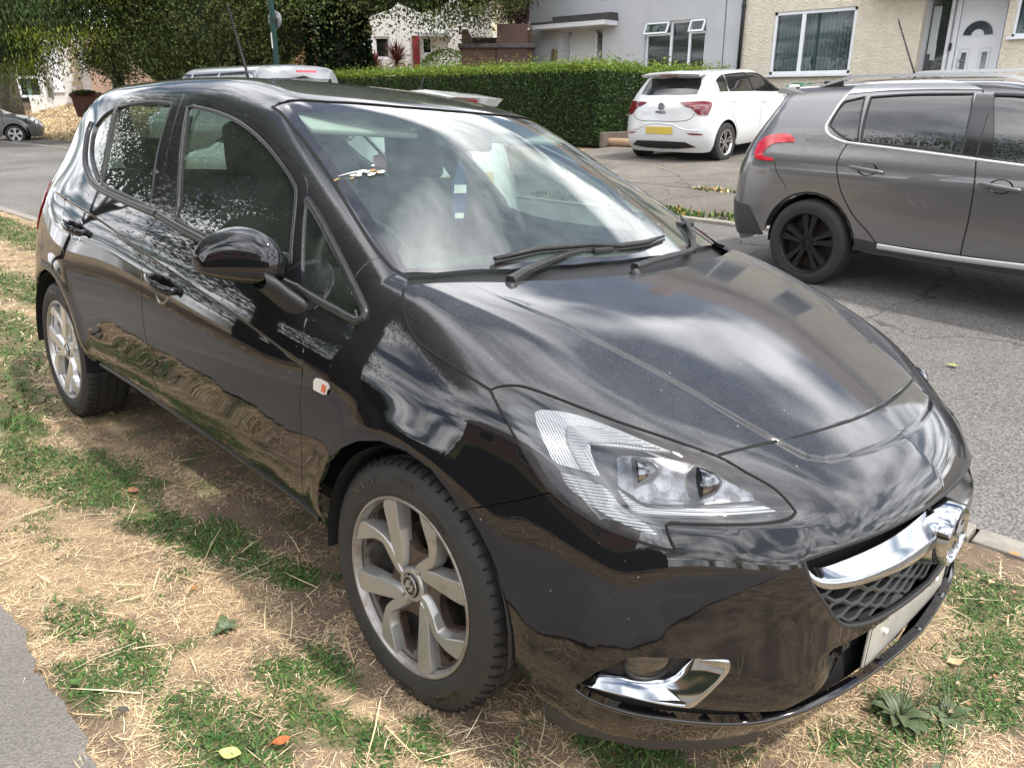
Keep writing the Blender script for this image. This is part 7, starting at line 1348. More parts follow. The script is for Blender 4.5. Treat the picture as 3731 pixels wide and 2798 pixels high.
# ================================================================== the other cars: shapes
def make_body(hood, roof, xc, zl, wl, xr_taper, xf_taper, RZ, NZ, cr=.12, cn=.22, c4=.5, crown=.09, A=.28, kt=.09):
    hP = Sp1(*zip(*hood)); rP = Sp1(*zip(*roof)); W = Sp1(zl, wl); rz = Sp1(*zip(*RZ)); nz = Sp1(*zip(*NZ))
    def sd(x, z):
        w = W(z); w = w-xr_taper[1]*np.maximum(xr_taper[0]-x, 0)**2-xf_taper[1]*np.maximum(x-xf_taper[0], 0)**2
        return w
    def tp(x, y):
        y2 = y*y; sh_ = np.interp(x, [-1.5, -1.0, -.3, .2, .9], [.0, A*1.6, A, A, A]); u = x+sh_*y2; a = hP(u); b = rP(u)
        return np.where(u > xc+.08, a, np.where(u < xc-.08, b, np.maximum(a, b)))-np.interp(x, [-1.2, 0], [crown, .04])*y2
    def ns(y, z): return nz(z)-cn*y**2-c4*y**4
    def rr(y, z): return rz(z)+cr*y**2+.35*y**4
    return Body(sd, tp, ns, rr, lambda x: np.full_like(x, kt), .12, .07)
def car_matrix(rear_axle, heading, wb, pitch=0.0, roll=0.0):
    """rear_axle: ground point under the middle of the rear axle (world)"""
    Mx = Matrix.Translation(rear_axle) @ Matrix.Rotation(heading, 4, 'Z') @ Matrix.Rotation(-pitch, 4, 'Y') @ Matrix.Rotation(roll, 4, 'X') @ Matrix.Translation((wb, 0, 0)); return Mx
B_SUV = make_body([(.0, 1.02), (.3, .99), (.55, .90), (.75, .74), (.9, .55)], [(-3.5, 1.42), (-3.2, 1.47), (-2.8, 1.505), (-2.2, 1.53), (-1.5, 1.535), (-.95, 1.48), (-.5, 1.29), (-.1, 1.10), (.1, 1.0)], .0,
    [.15, .30, .42, .60, .80, .95, 1.05, 1.15, 1.30, 1.42, 1.55], [.74, .82, .86, .868, .865, .845, .800, .755, .68, .61, .50], (-2.75, .30), (.25, .5), [(.2, -3.22), (.4, -3.31), (.6, -3.33), (.8, -3.31), (1.0, -3.24), (1.2, -3.10), (1.4, -2.95), (1.5, -2.9)], [(.2, .76), (.5, .83), (.7, .80), (.9, .65)])
M_SUV = car_matrix((-1.43, 5.20, .085), R(-7), 2.538, pitch=-.01, roll=.046)
B_POLO = make_body([(.0, .965), (.3, .92), (.55, .84), (.75, .68), (.9, .5)], [(-3.4, 1.33), (-3.1, 1.385), (-2.8, 1.42), (-2.2, 1.452), (-1.5, 1.455), (-1.0, 1.41), (-.5, 1.19), (-.1, 1.0), (.1, .90)], .0,
    [.15, .28, .42, .60, .78, .90, 1.0, 1.10, 1.22, 1.34, 1.46], [.76, .83, .868, .875, .872, .85, .79, .745, .685, .62, .52], (-2.8, .25), (.25, .5), [(.15, -3.12), (.35, -3.25), (.5, -3.275), (.62, -3.265), (.8, -3.235), (.95, -3.20), (1.05, -3.13), (1.2, -3.00), (1.35, -2.86), (1.45, -2.8)], [(.2, .74), (.5, .81), (.7, .78), (.9, .6)])
_p = CAMW+.962*(np.array([-6.765, 11.10, .405])-CAMW); M_POLO = car_matrix((_p[0]-.09, _p[1], _p[2]), R(90), 2.548, pitch=.05)
B_HATCH = make_body([(.0, 1.0), (.3, .95), (.55, .86), (.75, .7), (.9, .5)], [(-3.4, 1.37), (-3.1, 1.42), (-2.8, 1.46), (-2.2, 1.49), (-1.5, 1.49), (-1.0, 1.43), (-.5, 1.21), (-.1, 1.02), (.1, .92)], .0,
    [.15, .28, .42, .60, .78, .92, 1.0, 1.10, 1.22, 1.34, 1.48], [.74, .80, .83, .84, .838, .82, .785, .745, .685, .62, .50], (-2.8, .25), (.25, .5), [(.15, -3.10), (.35, -3.22), (.5, -3.24), (.7, -3.21), (.9, -3.18), (1.05, -3.12), (1.2, -3.02), (1.35, -2.92), (1.48, -2.85)], [(.2, .74), (.5, .81), (.7, .78), (.9, .6)])
B_GOLF = make_body([(.0, .98), (.3, .93), (.55, .86), (.75, .76), (.88, .58)], [(-3.4, 1.35), (-3.1, 1.42), (-2.8, 1.45), (-2.2, 1.48), (-1.5, 1.48), (-1.0, 1.42), (-.5, 1.2), (-.1, 1.01), (.1, .9)], .0,
    [.15, .28, .42, .60, .78, .90, 1.0, 1.10, 1.22, 1.34, 1.46], [.76, .83, .868, .875, .872, .85, .79, .745, .685, .62, .52], (-2.8, .25), (.25, .5), [(.15, -3.12), (.35, -3.25), (.6, -3.26), (.9, -3.20), (1.2, -3.05), (1.45, -2.85)], [(.2, .76), (.45, .84), (.65, .83), (.8, .72)], cn=.18)
B_VAN = make_body([(.0, 1.25), (.3, 1.18), (.6, 1.05), (.8, .8), (.95, .5)], [(-4.2, 1.90), (-3.8, 1.94), (-3.0, 1.96), (-1.5, 1.96), (-1.0, 1.90), (-.5, 1.62), (0, 1.30), (.2, 1.18)], .05,
    [.15, .3, .5, .7, .95, 1.15, 1.3, 1.5, 1.7, 1.85, 1.97], [.82, .88, .93, .94, .935, .91, .88, .845, .80, .74, .62], (-3.4, .10), (.25, .5), [(.2, -4.0), (.5, -4.1), (.9, -4.1), (1.3, -4.04), (1.7, -3.95), (1.95, -3.86)], [(.2, .8), (.5, .9), (.9, .85)], cr=.06)
K = {}
K['p_lamp_r'] = [(-3.167,-0.323,0.98),(-3.149,-0.396,0.99),(-3.115,-0.524,0.993),(-3.005,-0.733,0.997),(-2.949,-0.803,0.96),(-3.001,-0.804,0.869),(-3.038,-0.777,0.779),(-3.122,-0.652,0.791),(-3.157,-0.538,0.891),(-3.176,-0.436,0.922)] 
K['p_refl_r'] = [(-3.222,-0.503,0.512),(-3.125,-0.71,0.499),(-3.094,-0.754,0.474),(-3.193,-0.585,0.48)] 
K['p_gl_q'] = [(-2.299,-0.616,1.345),(-2.269,-0.628,1.328),(-2.458,-0.751,1.086),(-2.628,-0.741,1.11),(-2.661,-0.709,1.173),(-2.538,-0.657,1.275)] 
K['s_glass_q'] = [(-2.319,-0.635,1.381),(-2.174,-0.613,1.415),(-2.17,-0.634,1.383),(-2.147,-0.693,1.275),(-2.105,-0.771,1.114),(-2.168,-0.77,1.117),(-2.281,-0.75,1.161),(-2.368,-0.724,1.214),(-2.369,-0.707,1.247),(-2.352,-0.667,1.325)] 
K['s_glass_r'] = [(-2.13,-0.615,1.413),(-1.847,-0.6,1.433),(-1.429,-0.594,1.44),(-1.397,-0.662,1.334),(-1.373,-0.732,1.197),(-1.351,-0.791,1.07),(-1.706,-0.779,1.096),(-2.08,-0.772,1.112),(-2.106,-0.72,1.222),(-2.121,-0.664,1.33)] 
K['s_glass_f'] = [(-1.296,-0.601,1.432),(-1.119,-0.598,1.428),(-1.057,-0.595,1.422),(-0.898,-0.816,1.018),(-0.965,-0.809,1.032),(-1.146,-0.801,1.049),(-1.227,-0.71,1.241)] 
K['s_chrome'] = [(-2.32,-0.602,1.43),(-2.354,-0.649,1.359),(-2.389,-0.708,1.247),(-2.396,-0.73,1.202),(-2.347,-0.756,1.148),(-2.249,-0.772,1.113),(-2.168,-0.777,1.1),(-1.696,-0.79,1.071),(-1.255,-0.804,1.042),(-0.961,-0.813,1.023),(-0.889,-0.816,1.018)] 
K['s_chrome_top'] = [(-2.32,-0.602,1.43),(-2.298,-0.552,1.479),(-2.206,-0.497,1.505),(-1.933,-0.45,1.516),(-1.629,-0.484,1.513),(-1.451,-0.549,1.484),(-1.386,-0.574,1.462),(-1.646,-0.572,1.464),(-1.976,-0.58,1.456),(-2.183,-0.593,1.442)] 
K['s_lamp'] = [(-2.945,-0.817,0.99),(-2.938,-0.783,1.062),(-2.874,-0.766,1.116),(-2.762,-0.761,1.136),(-2.676,-0.761,1.136),(-2.613,-0.776,1.102),(-2.62,-0.784,1.084),(-2.709,-0.788,1.077),(-2.791,-0.793,1.064),(-2.849,-0.809,1.026),(-2.864,-0.825,0.989),(-2.839,-0.837,0.967),(-2.761,-0.842,0.96),(-2.747,-0.848,0.939),(-2.813,-0.848,0.938),(-2.9,-0.841,0.941),(-2.929,-0.832,0.961)] 
K['s_seam_r'] = [(-2.174,-0.777,1.1),(-2.2,-0.814,1.022),(-2.202,-0.847,0.944),(-2.174,-0.863,0.855),(-2.117,-0.866,0.732),(-2.007,-0.868,0.591),(-1.894,-0.869,0.499),(-1.807,-0.858,0.409)] 
K['s_seam_b'] = [(-1.38,-0.576,1.46),(-1.323,-0.687,1.287),(-1.258,-0.797,1.056),(-1.217,-0.857,0.902),(-1.206,-0.867,0.697),(-1.212,-0.869,0.515),(-1.221,-0.843,0.358)] 
K['s_seam_bump'] = [(-2.739,-0.849,0.937),(-2.691,-0.863,0.849),(-2.624,-0.865,0.781),(-2.595,-0.866,0.728)] 
def on_b(B, pr, L, n=4, closed=False, off=0, ang=60):
    q = smoothpoly(pr.to2(np.array(L, float)), n=n, closed=closed, ang=ang)
    if closed: q = np.vstack([q, q[:1]])
    P = pr.solve(B, q, off); return P, B.grad(P)
def seam(B, pr, L, parent, w=.0055, name='door_seam', both=True, m=None):
    P, N = on_b(B, pr, L); ribbon(name, P, N, w, .0008, m or inner_dark, parent, both=both)
def build_car(name, B, M4, label, paintm, wb, tr, R0, wheel_fn, wins, arch_r=.36, hgt=.20, xr=-2.75, xf=.45, wz=.95, seams=(), front=True, rearholes=(), gl=None, cat='car', group=None, hc=.02):
    t = empty(name, mat=M4); tag(t, label, cat, group or 'cars parked along the street'); gl = gl or glass
    zc = .75; S_ = Proj('sec', (0, 0, zc), .8); Rp = Proj('rsph', (xr+.40, 0, zc), .75); Fp = Proj('sph', (xf-.5, 0, .5), .75)
    s2 = lambda L: S_.to2(np.array(L, float))
    def arch(cx):
        return [(cx+arch_r*math.cos(a), -.86, R0+arch_r*math.sin(a)) for a in np.linspace(-.35, math.pi+.35, 16)]
    bl = ([(xr, -.84, hgt+.02), (xr, -.85, .5)] if xr < -wb-arch_r else [(xr, -.86, R0+math.sqrt(max(.0, arch_r**2-(xr+wb)**2)))])+[(xr, -.85, .95), (xr, -.7, 1.25), (xr, -.4, 1.45), (xr, 0, 1.5)]
    bl = [tuple(p) for p in S_.solve(B, resample(s2(bl), .025, False))]
    ol = [(xf, 0, 1.0), (xf, -.6, .9), (xf, -.86, .65), (xf, -.86, hgt+.02)]
    ol += [p for p in arch(hc) if p[2] > hgt+.02 and p[0] < xf-.01]+[(hc-arch_r-.08, -.84, hgt+.02), (-wb+arch_r+.08, -.84, hgt+.02)]+[p for p in arch(-wb) if p[2] > hgt+.02 and p[0] > xr+.01]+bl
    Q = s2(ol); holes = [inset(smoothpoly(s2(w), n=3, ang=40), -.004) for w in wins]
    V, Fc, N = patch(B, S_, Q, .035, holes, 0, 0, .012); V2, F2, N2 = mirror(V, Fc, N); n = len(V); body = mesh_np('body', np.vstack([V, V2]), Fc+[tuple(i+n for i in f) for f in F2], paintm, t, smooth=True, normals=np.vstack([N, N2]))
    for w in wins:
        V, Fc, N = patch(B, S_, inset(smoothpoly(s2(w), n=3, ang=40), -.012), .06, (), 0, -.006, 0); mesh_np('window_glass', V, Fc, gl, t, smooth=True, normals=N); V, Fc, N = mirror(V, Fc, N); mesh_np('window_glass', V, Fc, gl, t, smooth=True, normals=N)
        P, N = on_b(B, S_, w, closed=True, n=3, ang=40); ribbon('window_rubber', P, N, .008, .004, trim, t, both=True)
    low = hgt+.03
    rc = bl[::-1]+([] if xr < -wb-arch_r else [p for p in arch(-wb) if p[0] < xr-.01 and p[2] > low])+[(xr-.25, -.75, low), (xr-.45, 0, low)]
    Qr = Rp.to2(np.array(rc)); hr = [Rp.to2(np.array(h)) for h in rearholes]
    def sym(pr, Qh, nm, mt, hs=(), off=0, h=.04, lip=0):
        V, Fc, N = patch(B, pr, Qh, h, hs, 0, off, lip); V2, F2, N2 = mirror(V, Fc, N); n = len(V); return mesh_np(nm, np.vstack([V, V2]), Fc+[tuple(i+n for i in f) for f in F2], mt, t, smooth=True, normals=np.vstack([N, N2]))
    sym(Rp, Qr, 'tailgate_and_bumper', paintm, hr)
    for h in hr: sym(Rp, inset(h, -.01), 'rear_window', gl, (), -.005)
    if front:
        fcp = [(xf, 0, 1.0), (xf, -.6, .9), (xf, -.86, .65)]+[p for p in arch(hc) if p[0] > xf-.01 and p[2] > .25][::-1]+[(xf+.1, -.8, low), (xf+.35, 0, low)]
        sym(Fp, Fp.to2(np.array(fcp)), 'front_end', paintm)
    # screen: dark glass laid into the slope
    for sy in (-1, 1):
        for cx in (hc, -wb):
            m = MB(); A = np.linspace(-.1, math.pi+.1, 18); V = [(cx+(arch_r-.01)*math.cos(a), sy*y, R0+(arch_r-.01)*math.sin(a)) for y in (.83, .45) for a in A]; n = len(A); m.add(V, [(i, i+1, n+i+1, n+i) for i in range(n-1)]+[tuple(range(n, 2*n))]); m.build('wheel_arch_liner', inner_dark, t)
            wheel_fn(t, cx, sy*tr/2, sy > 0)
    m = MB(); m.box(((xf-wb-.5)/2, 0, hgt+.10), (wb-.2, 1.40, .03)); m.box((-wb*.45, 0, .62), (.5, 1.3, .7), 0, bev=.08)
    for y in (-.36, .36): rbox(m, (-wb*.47, y, 1.02), (.12, .44, .5), (0, R(-12), 0), .05); rbox(m, (-wb*.47-.09, y, 1.0+.34), (.09, .25, .16), (0, R(-10), 0), .04)
    rbox(m, (-wb*.86, 0, .90), (.14, 1.2, .5), (0, R(-14), 0), .05); m.box((-.55, 0, .82), (.5, 1.3, .18), 0, bev=.05); m.build('seats_and_dashboard', seat_m, t)
    for nm, pr, L, w_ in seams: seam(B, {'S': S_, 'R': Rp}[pr], L, t, w_, nm)
    return t, S_, Rp
def simple_wheel(R0, rr, width, spokes, face, back, rimc, twin=False, shape=None, cap=None):
    cache = {}
    def fn(parent, cx, cy, mir):
        w = bpy.data.objects.new('wheel', None); link(w, parent); w.location = (cx, cy, R0); w.rotation_euler = (0, 0, math.pi if mir else 0)
        if not cache:
            h = width/2; m = MB(); prof = [(rr-.012, -h*.6), (rr+.004, -h*.93), (rr+.03, -h), (R0-.035, -h*.97), (R0-.012, -h*.88), (R0-.002, -h*.68), (R0, -h*.3), (R0-.006, -h*.28), (R0-.006, -h*.22), (R0, -h*.2), (R0, h*.6), (R0-.02, h*.92), (rr, h*.9)]
            m.lathe(prof, 72); cache['tyre'] = m.build('tyre', tyre_m, w, 40); m = MB(); m.lathe([(rr-.02, h*.5), (rr-.02, -h*.45), (rr-.004, -h*.8), (rr+.006, -h*.93), (rr-.004, -h*.95), (rr-.016, -h*.80), (rr-.022, -h*.6)], 60, 1); m.lathe([(rr-.02, 0), (.04, 0)], 40, 0); m.lathe([(.055, -h*.4), (.05, -h*.62), (.03, -h*.66), (.001, -h*.66)], 24, 1)
            for k in range(spokes):
                for q in ((-1, 1) if twin else (0,)):
                    a = 2*math.pi*k/spokes+.3; pts = shape or [(.03, .022), (rr*.5, .024), (rr-.008, .036)]
                    P = np.array([(r, wd_+q*r*(.20 if twin else 0)) for r, wd_ in pts]+[(r, -wd_+q*r*(.20 if twin else 0)) for r, wd_ in pts[::-1]]); c_, s_ = math.cos(a), math.sin(a); P = P@np.array([[c_, s_], [-s_, c_]]); slab(m, P, [], -h*.72, -h*.25, 1, .004, 0)
            cache['rim'] = m.build('rim', [back, face], w, 35)
        else:
            for k in ('tyre', 'rim'): o = cache[k].copy(); link(o, w)
    return fn
# ---- grey crossover ---------------------------------------------------------
grey_p = paint_mat('grey_metallic_paint', (.18, .175, .18), dust=(.28, .27, .26), dust_side=.03, dust_top=.12, ior=1.6, rough=.28, metal=.55, base_spec=.5)
blk = mat('satin_black_alloy', (.012, .012, .014), .38, .2); blk2 = mat('dark_wheel_inner', (.012, .010, .009), .7, noise=(10, (.05, .025, .015), .5, .75)); clad = mat('grey_cladding', (.042, .045, .050), .5, bump=(200, .3, .001))
tint = glass_mat('privacy_glass', (.10, .11, .115), 1.6, .08, (.28, .29, .30))
SW = [K['s_glass_q'], K['s_glass_r'], K['s_glass_f'][:3]+[(-.75, -.66, 1.34), (-.42, -.74, 1.17), (-.20, -.80, 1.02)]+K['s_glass_f'][3:6]+[(-1.26, -.79, 1.06)]]
wfn = simple_wheel(.335, .236, .215, 5, blk, blk2, blk, twin=True, shape=[(.03, .020), (.09, .015), (.15, .017), (.230, .030)])
suv, SS, SR = build_car('parked_crossover', B_SUV, M_SUV, 'dark grey crossover with black wheels and silver roof rails across the road', grey_p, 2.37, 1.56, .335, wfn, SW[:2]+[SW[2]], arch_r=.385, hgt=.30, xr=-2.62, xf=.40, seams=[('door_seam', 'S', K['s_seam_r'], .005), ('door_seam', 'S', K['s_seam_b'], .005), ('bumper_seam', 'S', K['s_seam_bump'], .003), ('door_seam', 'S', [(-.10, -.82, 1.0), (-.15, -.865, .8), (-.13, -.865, .5), (-.2, -.85, .40)], .005)], rearholes=[[(-2.98, 0, 1.44), (-2.93, -.45, 1.42), (-2.98, -.62, 1.22), (-3.02, -.62, 1.16), (-3.13, 0, 1.14)]], gl=tint)
bright = mat('bright_trim', (.66, .66, .66), .25, .6)
def cpanel(B, pr, name, L, m, par, off, lip=.004, both=True, h=.03, smooth=True):
    q = smoothpoly(pr.to2(np.array(L, float)), n=3, ang=40) if smooth else pr.to2(np.array(L, float)); V, Fc, N = patch(B, pr, q, h, (), 0, off, lip); o = [mesh_np(name, V, Fc, m, par, smooth=True, normals=N)]
    if both: V, Fc, N = mirror(V, Fc, N); o.append(mesh_np(name, V, Fc, m, par, smooth=True, normals=N))
    return o
P, N = on_b(B_SUV, SS, K['s_chrome'][:-1]+[(-.6, -.82, 1.0), (-.2, -.83, .99)]); ribbon('window_chrome_strip', P, N, .011, .008, bright, suv, both=True)
cpanel(B_SUV, SS, 'roof_side_arch', K['s_chrome_top'], bright, suv, .006)
P, N = on_b(B_SUV, SS, [(-1.3, -.60, 1.44), (-1.0, -.61, 1.43), (-.72, -.66, 1.35), (-.4, -.74, 1.18), (-.18, -.80, 1.03)]); ribbon('window_rubber', P, N, .012, .006, trim, suv, both=True)
pillar = [(-1.41, -.60, 1.44), (-1.30, -.60, 1.435), (-1.22, -.71, 1.24), (-1.16, -.80, 1.05), (-1.345, -.79, 1.065), (-1.37, -.73, 1.2)]; cpanel(B_SUV, SS, 'door_pillar', pillar, gloss_black, suv, .003, .002)
lampred = mat('tail_lamp_red', (.55, .012, .03), .12, 0, .6, 1, .02, 1.6, noise=(10, (.85, .05, .08), .45, .6)); lampred2 = mat('tail_lamp_dark_red', (.16, .008, .015), .12, 0, .6, 1, .02, 1.6)
for o in cpanel(B_SUV, SS, 'tail_lamp', K['s_lamp'], lampred, suv, .010, .012, h=.015): pass
cl = [(-1.975, -.86, .43), (-1.81, -.86, .415), (-.5, -.86, .43), (-.41, -.85, .45), (-.43, -.84, .33), (-2.0, -.84, .33)]; cpanel(B_SUV, SS, 'sill_cladding', cl, clad, suv, .004, .01, smooth=False)
P, N = on_b(B_SUV, SS, [(-1.80, -.86, .413), (-1.55, -.86, .410), (-1.22, -.86, .412), (-.83, -.86, .425), (-.45, -.86, .44)]); ribbon('sill_chrome_strip', P-np.array([0, 0, .022]), N, .022, .010, bright, suv, both=True)
cpanel(B_SUV, SR, 'bumper_cladding', [(-3.35, 0, .60), (-3.24, -.6, .60), (-3.06, -.84, .58), (-2.93, -.86, .57), (-2.83, -.85, .45), (-2.79, -.84, .34), (-3.2, -.6, .34), (-3.33, 0, .34)], clad, suv, .008, .02, smooth=False)
A = np.linspace(.05, 2.95, 24); P = [(-2.37+.392*math.cos(a), -.86, .335+.392*math.sin(a)) for a in A]; P, N = on_b(B_SUV, SS, P); ribbon('arch_edge', P, N, .006, .006, inner_dark, suv, both=True)
for sy in (-1, 1):
    m = MB(); xs_ = np.linspace(-2.60, -.95, 30); pts = []
    for i, x_ in enumerate(xs_):
        t_ = i/29; e = .058*min(1, math.sin(math.pi*t_)*2.2); zt_ = float(B_SUV.top(np.array([x_]), np.array([.52]))[0]); pts.append((x_, sy*.53, zt_-.01+e))
    V = []
    for p in pts: V += [(p[0], p[1]-.018*sy, p[2]-.010), (p[0], p[1]-.016*sy, p[2]+.010), (p[0], p[1]+.014*sy, p[2]+.012), (p[0], p[1]+.018*sy, p[2]-.010)]
    m.add(V, [(i*4+k, i*4+(k+1) % 4, (i+1)*4+(k+1) % 4, (i+1)*4+k) for i in range(29) for k in range(4)]+[(0, 1, 2, 3), (116, 117, 118, 119)], 0); rl = m.build('roof_rail', bright, suv)
    m = MB(); [m.box((x_, sy*.53, z_-.02), (.16, .03, .06), 0, bev=.01) for x_, z_ in ((pts[2][0], pts[2][2]), (pts[-3][0], pts[-3][2]))]; m.build('rail_foot', trim, rl)
m = MB(); m.add([(-2.90, -.60, 1.475), (-2.78, -.60, 1.478), (-2.66, -.605, 1.43), (-2.95, -.57, 1.43), (-2.90, .60, 1.475), (-2.78, .60, 1.478), (-2.66, .605, 1.43), (-2.95, .57, 1.43), (-3.02, 0, 1.50), (-2.8, 0, 1.515)], [(0, 1, 2, 3), (4, 7, 6, 5), (0, 3, 7, 4), (0, 4, 5, 1)]); m.build('rear_spoiler', bright, suv)
AX = -2.12; m = MB(); bz_ = float(B_SUV.top(np.array([AX]), np.array([0.]))[0]); m.tube([(AX, 0, bz_), (AX-.02, 0, bz_+.05), (AX-.20, 0, bz_+.42)], [.012, .007, .0045], 8); [m.tube([(AX-.03-.165*i/20, 0, bz_+.065+.34*i/20), (AX-.033-.165*i/20, 0, bz_+.072+.34*i/20)], .0075, 6) for i in range(20)]; m.build('roof_aerial', plastic, suv)
def bar_handle(B, par, cx, cz, mt, mt2, cupm, L=.24):
    for sy in (1, -1):
        y0 = -float(B.side(np.array([cx]), np.array([cz]))[0]); m = MB(); n = 14; V = []
        for i in range(n):
            t_ = i/(n-1); r = .014*(1 if 0 < i < n-1 else .5); x_ = cx-L/2+L*t_; yb = y0-.016-.016*math.sin(math.pi*t_)**.7
            V += [(x_, sy*(yb+r*.6*math.cos(2*math.pi*k/10)), cz+.02-.10*L*t_+r*math.sin(2*math.pi*k/10)) for k in range(10)]
        m.add(V, [(i*10+k, i*10+(k+1) % 10, (i+1)*10+(k+1) % 10, (i+1)*10+k) for i in range(n-1) for k in range(10)]+[tuple(range(10)), tuple((n-1)*10+k for k in range(10))], 0, True); h = m.build('door_handle', mt, par)
        m = MB(); q = [(cx+.075*f*math.cos(a), sy*(-float(B.side(np.array([cx]), np.array([cz+.005+.045*f*math.sin(a)]))[0])-.0015+.012*(1-f)), cz+.005+.045*f*math.sin(a)) for f in (1, .75, .4) for a in np.linspace(0, 6.283, 24, endpoint=False)]; m.add(q, [(j*24+k, j*24+(k+1) % 24, (j+1)*24+(k+1) % 24, (j+1)*24+k) for j in range(2) for k in range(24)]+[tuple(48+k for k in range(24))], 0, True); m.build('handle_cup', cupm, h)
bar_handle(B_SUV, suv, -1.96, .925, grey_p, None, gloss_black, .26); bar_handle(B_SUV, suv, -1.055, .885, grey_p, None, gloss_black, .26)
P, N = on_b(B_SUV, SS, [(-2.72, -.80, 1.02), (-2.4, -.82, .99), (-1.9, -.84, .95), (-1.2, -.85, .90), (-.4, -.86, .86)])
# ---- white hatchback on the drive -----------------------------------------------------
white_p = paint_mat('white_paint', (.66, .67, .68), dust=(.5, .48, .44), dust_side=.06, dust_top=.08, ior=1.45, rough=.35, base_spec=.5, speck=False)
silver_w = mat('machined_alloy', (.60, .60, .60), .25, .9)
wfp = simple_wheel(.318, .205, .19, 5, silver_w, mat('alloy_dark_back', (.02, .02, .022), .5, .3), silver_w, twin=True, shape=[(.03, .012), (.10, .010), (.198, .017)])
PW_ = [K['p_gl_q'][:2]+[(-2.33, -.73, 1.13)]+K['p_gl_q'][3:]] if False else []
PG = [[(-2.33, -.60, 1.375), (-2.47, -.62, 1.355), (-2.62, -.65, 1.29), (-2.70, -.69, 1.21), (-2.66, -.73, 1.13), (-2.36, -.74, 1.12)], [(-2.29, -.60, 1.385), (-1.95, -.59, 1.40), (-1.57, -.59, 1.405), (-1.53, -.66, 1.29), (-1.50, -.755, 1.09), (-2.0, -.75, 1.11), (-2.31, -.745, 1.12)], [(-1.44, -.60, 1.405), (-1.15, -.61, 1.38), (-.90, -.65, 1.30), (-.62, -.72, 1.18), (-.34, -.79, 1.04), (-.9, -.775, 1.06), (-1.42, -.76, 1.085)]]
polo, PS, PR = build_car('parked_hatchback', B_POLO, M_POLO, 'white hatchback seen from behind, parked on the driveway beside the hedge', white_p, 2.548, 1.56, .318, wfp, PG, arch_r=.37, hgt=.20, xr=-2.62, xf=.40, seams=[('door_seam', 'S', [(-2.45, -.74, 1.10), (-2.50, -.80, .98), (-2.43, -.86, .80), (-2.28, -.87, .62), (-2.16, -.86, .40)], .004), ('door_seam', 'S', [(-1.49, -.75, 1.08), (-1.45, -.84, .90), (-1.44, -.87, .63), (-1.40, -.85, .33)], .004), ('door_seam', 'S', [(-.20, -.80, .98), (-.26, -.85, .82), (-.24, -.87, .6), (-.3, -.85, .35)], .004)], rearholes=[[(-2.86, 0, 1.375), (-2.82, -.50, 1.36), (-2.90, -.545, 1.25), (-3.03, -.55, 1.10), (-3.09, 0, 1.095)]], gl=glass_mat('dark_tinted_glass', (.16, .18, .18), 1.6, .05, (.25, .26, .26)))
P, N = on_b(B_POLO, PS, [(-2.33, -.59, 1.39), (-2.31, -.74, 1.12)]); ribbon('window_pillar', P, N, .02, .004, gloss_black, polo, both=True); cpanel(B_POLO, PS, 'door_pillar', [(-1.57, -.59, 1.405), (-1.44, -.60, 1.405), (-1.42, -.76, 1.085), (-1.50, -.755, 1.09)], gloss_black, polo, .003, .002)
P, N = on_b(B_POLO, PS, [(-2.95, -.76, .985), (-2.5, -.81, .968), (-1.6, -.845, .935), (-.5, -.86, .885), (-.1, -.86, .86)]); ribbon('side_crease', P, N, .006, .004, white_p, polo, both=True)
cpanel(B_POLO, PR, 'tail_lamp', K['p_lamp_r'], lampred2, polo, .008, .01, h=.025); cpanel(B_POLO, PR, 'rear_reflector', K['p_refl_r'], lampred2, polo, .005, .004, h=.03)
cpanel(B_POLO, PR, 'rear_diffuser', [(-3.25, 0, .375), (-3.21, -.48, .365), (-3.12, -.64, .275), (-3.2, -.3, .24), (-3.2, 0, .24)], plastic, polo, .006, .004, smooth=False)
P, N = on_b(B_POLO, PR, [(-3.24, 0, .690), (-3.23, -.30, .690), (-3.20, -.47, .705), (-3.17, -.57, .75), (-3.15, -.60, .81)]); ribbon('tailgate_seam', P, N, .005, .001, inner_dark, polo, both=True)
P, N = on_b(B_POLO, PR, [(-3.25, 0, .655), (-3.25, -.25, .640), (-3.24, -.35, .60), (-3.22, -.50, .555), (-3.15, -.70, .545)]); ribbon('bumper_crease', P, N, .010, .010, white_p, polo, both=True)
m = MB(); m.add([(-3.02, -.56, 1.405), (-3.03, 0, 1.425), (-3.02, .56, 1.405), (-2.72, .58, 1.437), (-2.72, 0, 1.462), (-2.72, -.58, 1.437), (-2.97, -.56, 1.37), (-2.98, 0, 1.385), (-2.97, .56, 1.37)], [(0, 1, 4, 5), (1, 2, 3, 4), (0, 6, 7, 1), (1, 7, 8, 2), (0, 5, 6), (2, 8, 3), (5, 4, 7, 6), (4, 3, 8, 7)]); m.build('rear_spoiler', white_p, polo); m = MB(); m.box((-3.013, 0, 1.397), (.008, .34, .018)); m.build('brake_light', lampred2, polo)
yel = mat('plate_yellow', (.62, .46, .06), .4, noise=(4, (.55, .42, .12), .4, .7)); m = MB(); m.box((-3.278, 0, .545), (.012, .52, .112), 0, bev=.002); m.build('number_plate', yel, polo)
BXp = Matrix.Translation((-3.225, 0, .925)) @ Matrix.Rotation(R(-90), 4, 'Z') @ Matrix.Rotation(R(-8), 4, 'X')
m = MB(); m.lathe([(.058, .0), (.058, -.010), (.052, -.012), (.050, -.006)], 40, 0, BXp); bd = m.build('badge_ring', chrome, polo, 40); m = MB(); m.lathe([(.050, -.005), (.0005, -.005)], 30, 0, BXp); m.build('badge_face', gloss_black, bd)
m = MB()
